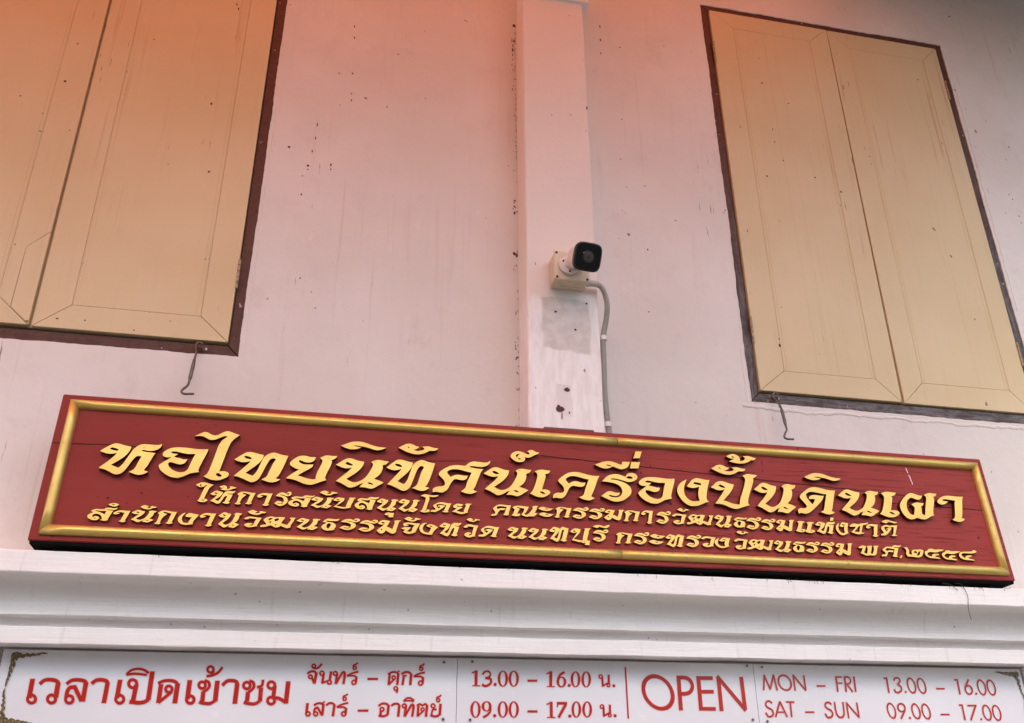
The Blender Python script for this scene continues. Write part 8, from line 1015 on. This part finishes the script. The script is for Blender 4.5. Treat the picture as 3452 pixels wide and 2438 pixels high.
K_ = thing('conduit', 'grey corrugated conduit running down beside the pilaster from the junction box', 'conduit', (.785, -.122, 3.13))
bm = bmesh.new(); cyl(bm, Vector((.806, -.152, 3.131))-K_.location, (1, 0, 0), .0105, .040, 18); cyl(bm, Vector((.789, -.152, 3.131))-K_.location, (1, 0, 0), .0125, .008, 18); from_bm('connector', bm, 'grey', K_)
path = catmull([(.818, -.150, 3.131), (.838, -.146, 3.126), (.853, -.136, 3.104), (.862, -.126, 3.072), (.861, -.116, 3.030), (.853, -.108, 2.985), (.848, -.104, 2.940), (.8465, -.104, 2.868), (.844, -.104, 2.772), (.847, -.104, 2.690), (.853, -.104, 2.61), (.855, -.104, 2.50), (.855, -.104, 2.30)], 40)
# resample at half the rib pitch
res = [Vector(path[0])]; acc = 0; st = .0021
for a, b in zip(path, path[1:]):
    a = Vector(a); b = Vector(b); L = (b-a).length; d = st-acc
    while d < L: res.append(a+(b-a)*(d/L)); d += st
    acc = (acc+L) % st
bm = bmesh.new(); tube(bm, [p-K_.location for p in res], [.0098 if i % 2 else .0078 for i in range(len(res))], 14); from_bm('corrugated_pipe', bm, 'grey', K_)
for z, x in ((2.957, .850), (2.655, .8495)):
    bm = bmesh.new(); p = Vector((x, -.104, z))-K_.location
    cyl(bm, p, (0, 0, 1), .0118, .016, 18); box(bm, p+Vector((-.016, .004, -.008)), p+Vector((.012, .012, .008)), .001); from_bm('clip', bm, 'pvc', K_)

# ---------------------------------------------------------------- hooks, bracket, pipe, vine
def hook(label, off, eye, pts, plate_dx):
    H = thing('window_hook', label, 'hook', eye, 'metal window hooks hanging from the sills')
    e = Vector(eye)
    P_ = [Vector(p)-e for p in pts]
    loop = [Vector((.0105*math.cos(a)+.010, -.018, .0105*math.sin(a)+.0)) for a in [math.radians(d) for d in range(30, 220, 19)]]
    start = P_[0]
    full = [tuple(l) for l in loop]+[tuple(p) for p in P_]
    sm = catmull(full, 6); n = len(sm)
    rad = []
    zs0, zs1 = P_[1].z, P_[2].z
    for q in sm:
        z = q[2]; r_ = .0034
        if P_[3].z <= z <= P_[1].z:
            t = (P_[1].z-z)/(P_[1].z-P_[3].z); r_ = .0034+.0022*min(1, math.sin(math.pi*t)*1.9)
            for g_ in (.14, .19, .80, .85):
                if abs(t-g_) < .012: r_ -= .0008
        rad.append(r_)
    rad[-1] = .0018
    bm = bmesh.new(); tube(bm, sm, rad, 12); from_bm('hook_rod', bm, 'steel', H, True)
    bm = bmesh.new(); tube(bm, catmull([(.010, .002, -.001), (.010, -.012, -.002), (.011, -.022, -.006), (.016, -.020, -.009), (.016, -.006, -.006), (.016, .002, -.005)], 5), .0022, 8); from_bm('eye_staple', bm, 'steel', H, True)
    bm = bmesh.new(); box(bm, (.006, -.0012, -.010), (.034, .0015, .006), .001); from_bm('eye_plate', bm, 'rust', H)
    bm = bmesh.new(); cyl(bm, (.028, -.002, -.002), (0, 1, 0), .0036, .003, 12); from_bm('plate_screw', bm, 'screw', H)
    return H
hook('rusty metal hook hanging below the left window sill', 0, (-.418, .002, 2.851),
     [(-.4125, -.030, 2.818), (-.413, -.036, 2.798), (-.4145, -.038, 2.765), (-.4175, -.040, 2.722), (-.4205, -.040, 2.708), (-.432, -.040, 2.694), (-.434, -.040, 2.686), (-.426, -.040, 2.681), (-.412, -.040, 2.682), (-.398, -.040, 2.683)], 1)
hook('shiny metal hook hanging below the right window sill', 0, (1.481, .002, 2.842),
     [(1.491, -.030, 2.806), (1.4935, -.036, 2.790), (1.4955, -.038, 2.765), (1.499, -.040, 2.722), (1.500, -.040, 2.710), (1.489, -.040, 2.690), (1.488, -.040, 2.682), (1.495, -.040, 2.677), (1.508, -.040, 2.677), (1.522, -.040, 2.678)], 1)
bm = bmesh.new(); box(bm, (.634, -.140, 2.590), (.792, -.124, 2.620), .002); o = from_bm('bracket', bm, 'rust'); tag(o, 'rusty flat metal bracket on the pilaster just above the red signboard', 'bracket')
bm = bmesh.new(); tube(bm, [(2.05, -.060, 2.196), (2.5, -.060, 2.196), (4.5, -.060, 2.197)], .0095, 14); o = from_bm('pipe', bm, 'pvc'); tag(o, 'thin white pipe lying on the cornice right of the signboard', 'pipe')
bm = bmesh.new(); tube(bm, catmull([(1.905, -.186, 2.186), (1.920, -.189, 2.184), (1.930, -.189, 2.172), (1.936, -.189, 2.155), (1.936, -.190, 2.141), (1.931, -.190, 2.120), (1.930, -.189, 2.098), (1.933, -.188, 2.078)], 6), .0008, 6)
tube(bm, catmull([(1.86, -.186, 2.184), (1.885, -.189, 2.181), (1.900, -.189, 2.170), (1.908, -.188, 2.164)], 5), .0009, 5)
o = from_bm('dry_vine', bm, 'vine'); tag(o, 'thin dry vine dangling from under the right end of the signboard', 'vine')
bm = bmesh.new(); rs = random.Random(3)
for i in range(60):
    x = rs.choice([rs.uniform(1.7, 2.1), rs.uniform(-.7, 2.1), rs.uniform(1.25, 1.5)]); p = Vector((x, -.186-rs.uniform(0, .002), 2.1785-rs.uniform(0, .003)))
    q_ = p+Vector((rs.uniform(-.008, .008), -.002, rs.uniform(-.012, .004))); tube(bm, [p, (p+q_)/2+Vector((rs.uniform(-.003, .003), 0, 0)), q_], .0006, 4)
o = from_bm('roots', bm, 'vine'); o['kind'] = 'stuff'; tag(o, 'fringe of tiny dry rootlets between the signboard and the cornice', 'roots')
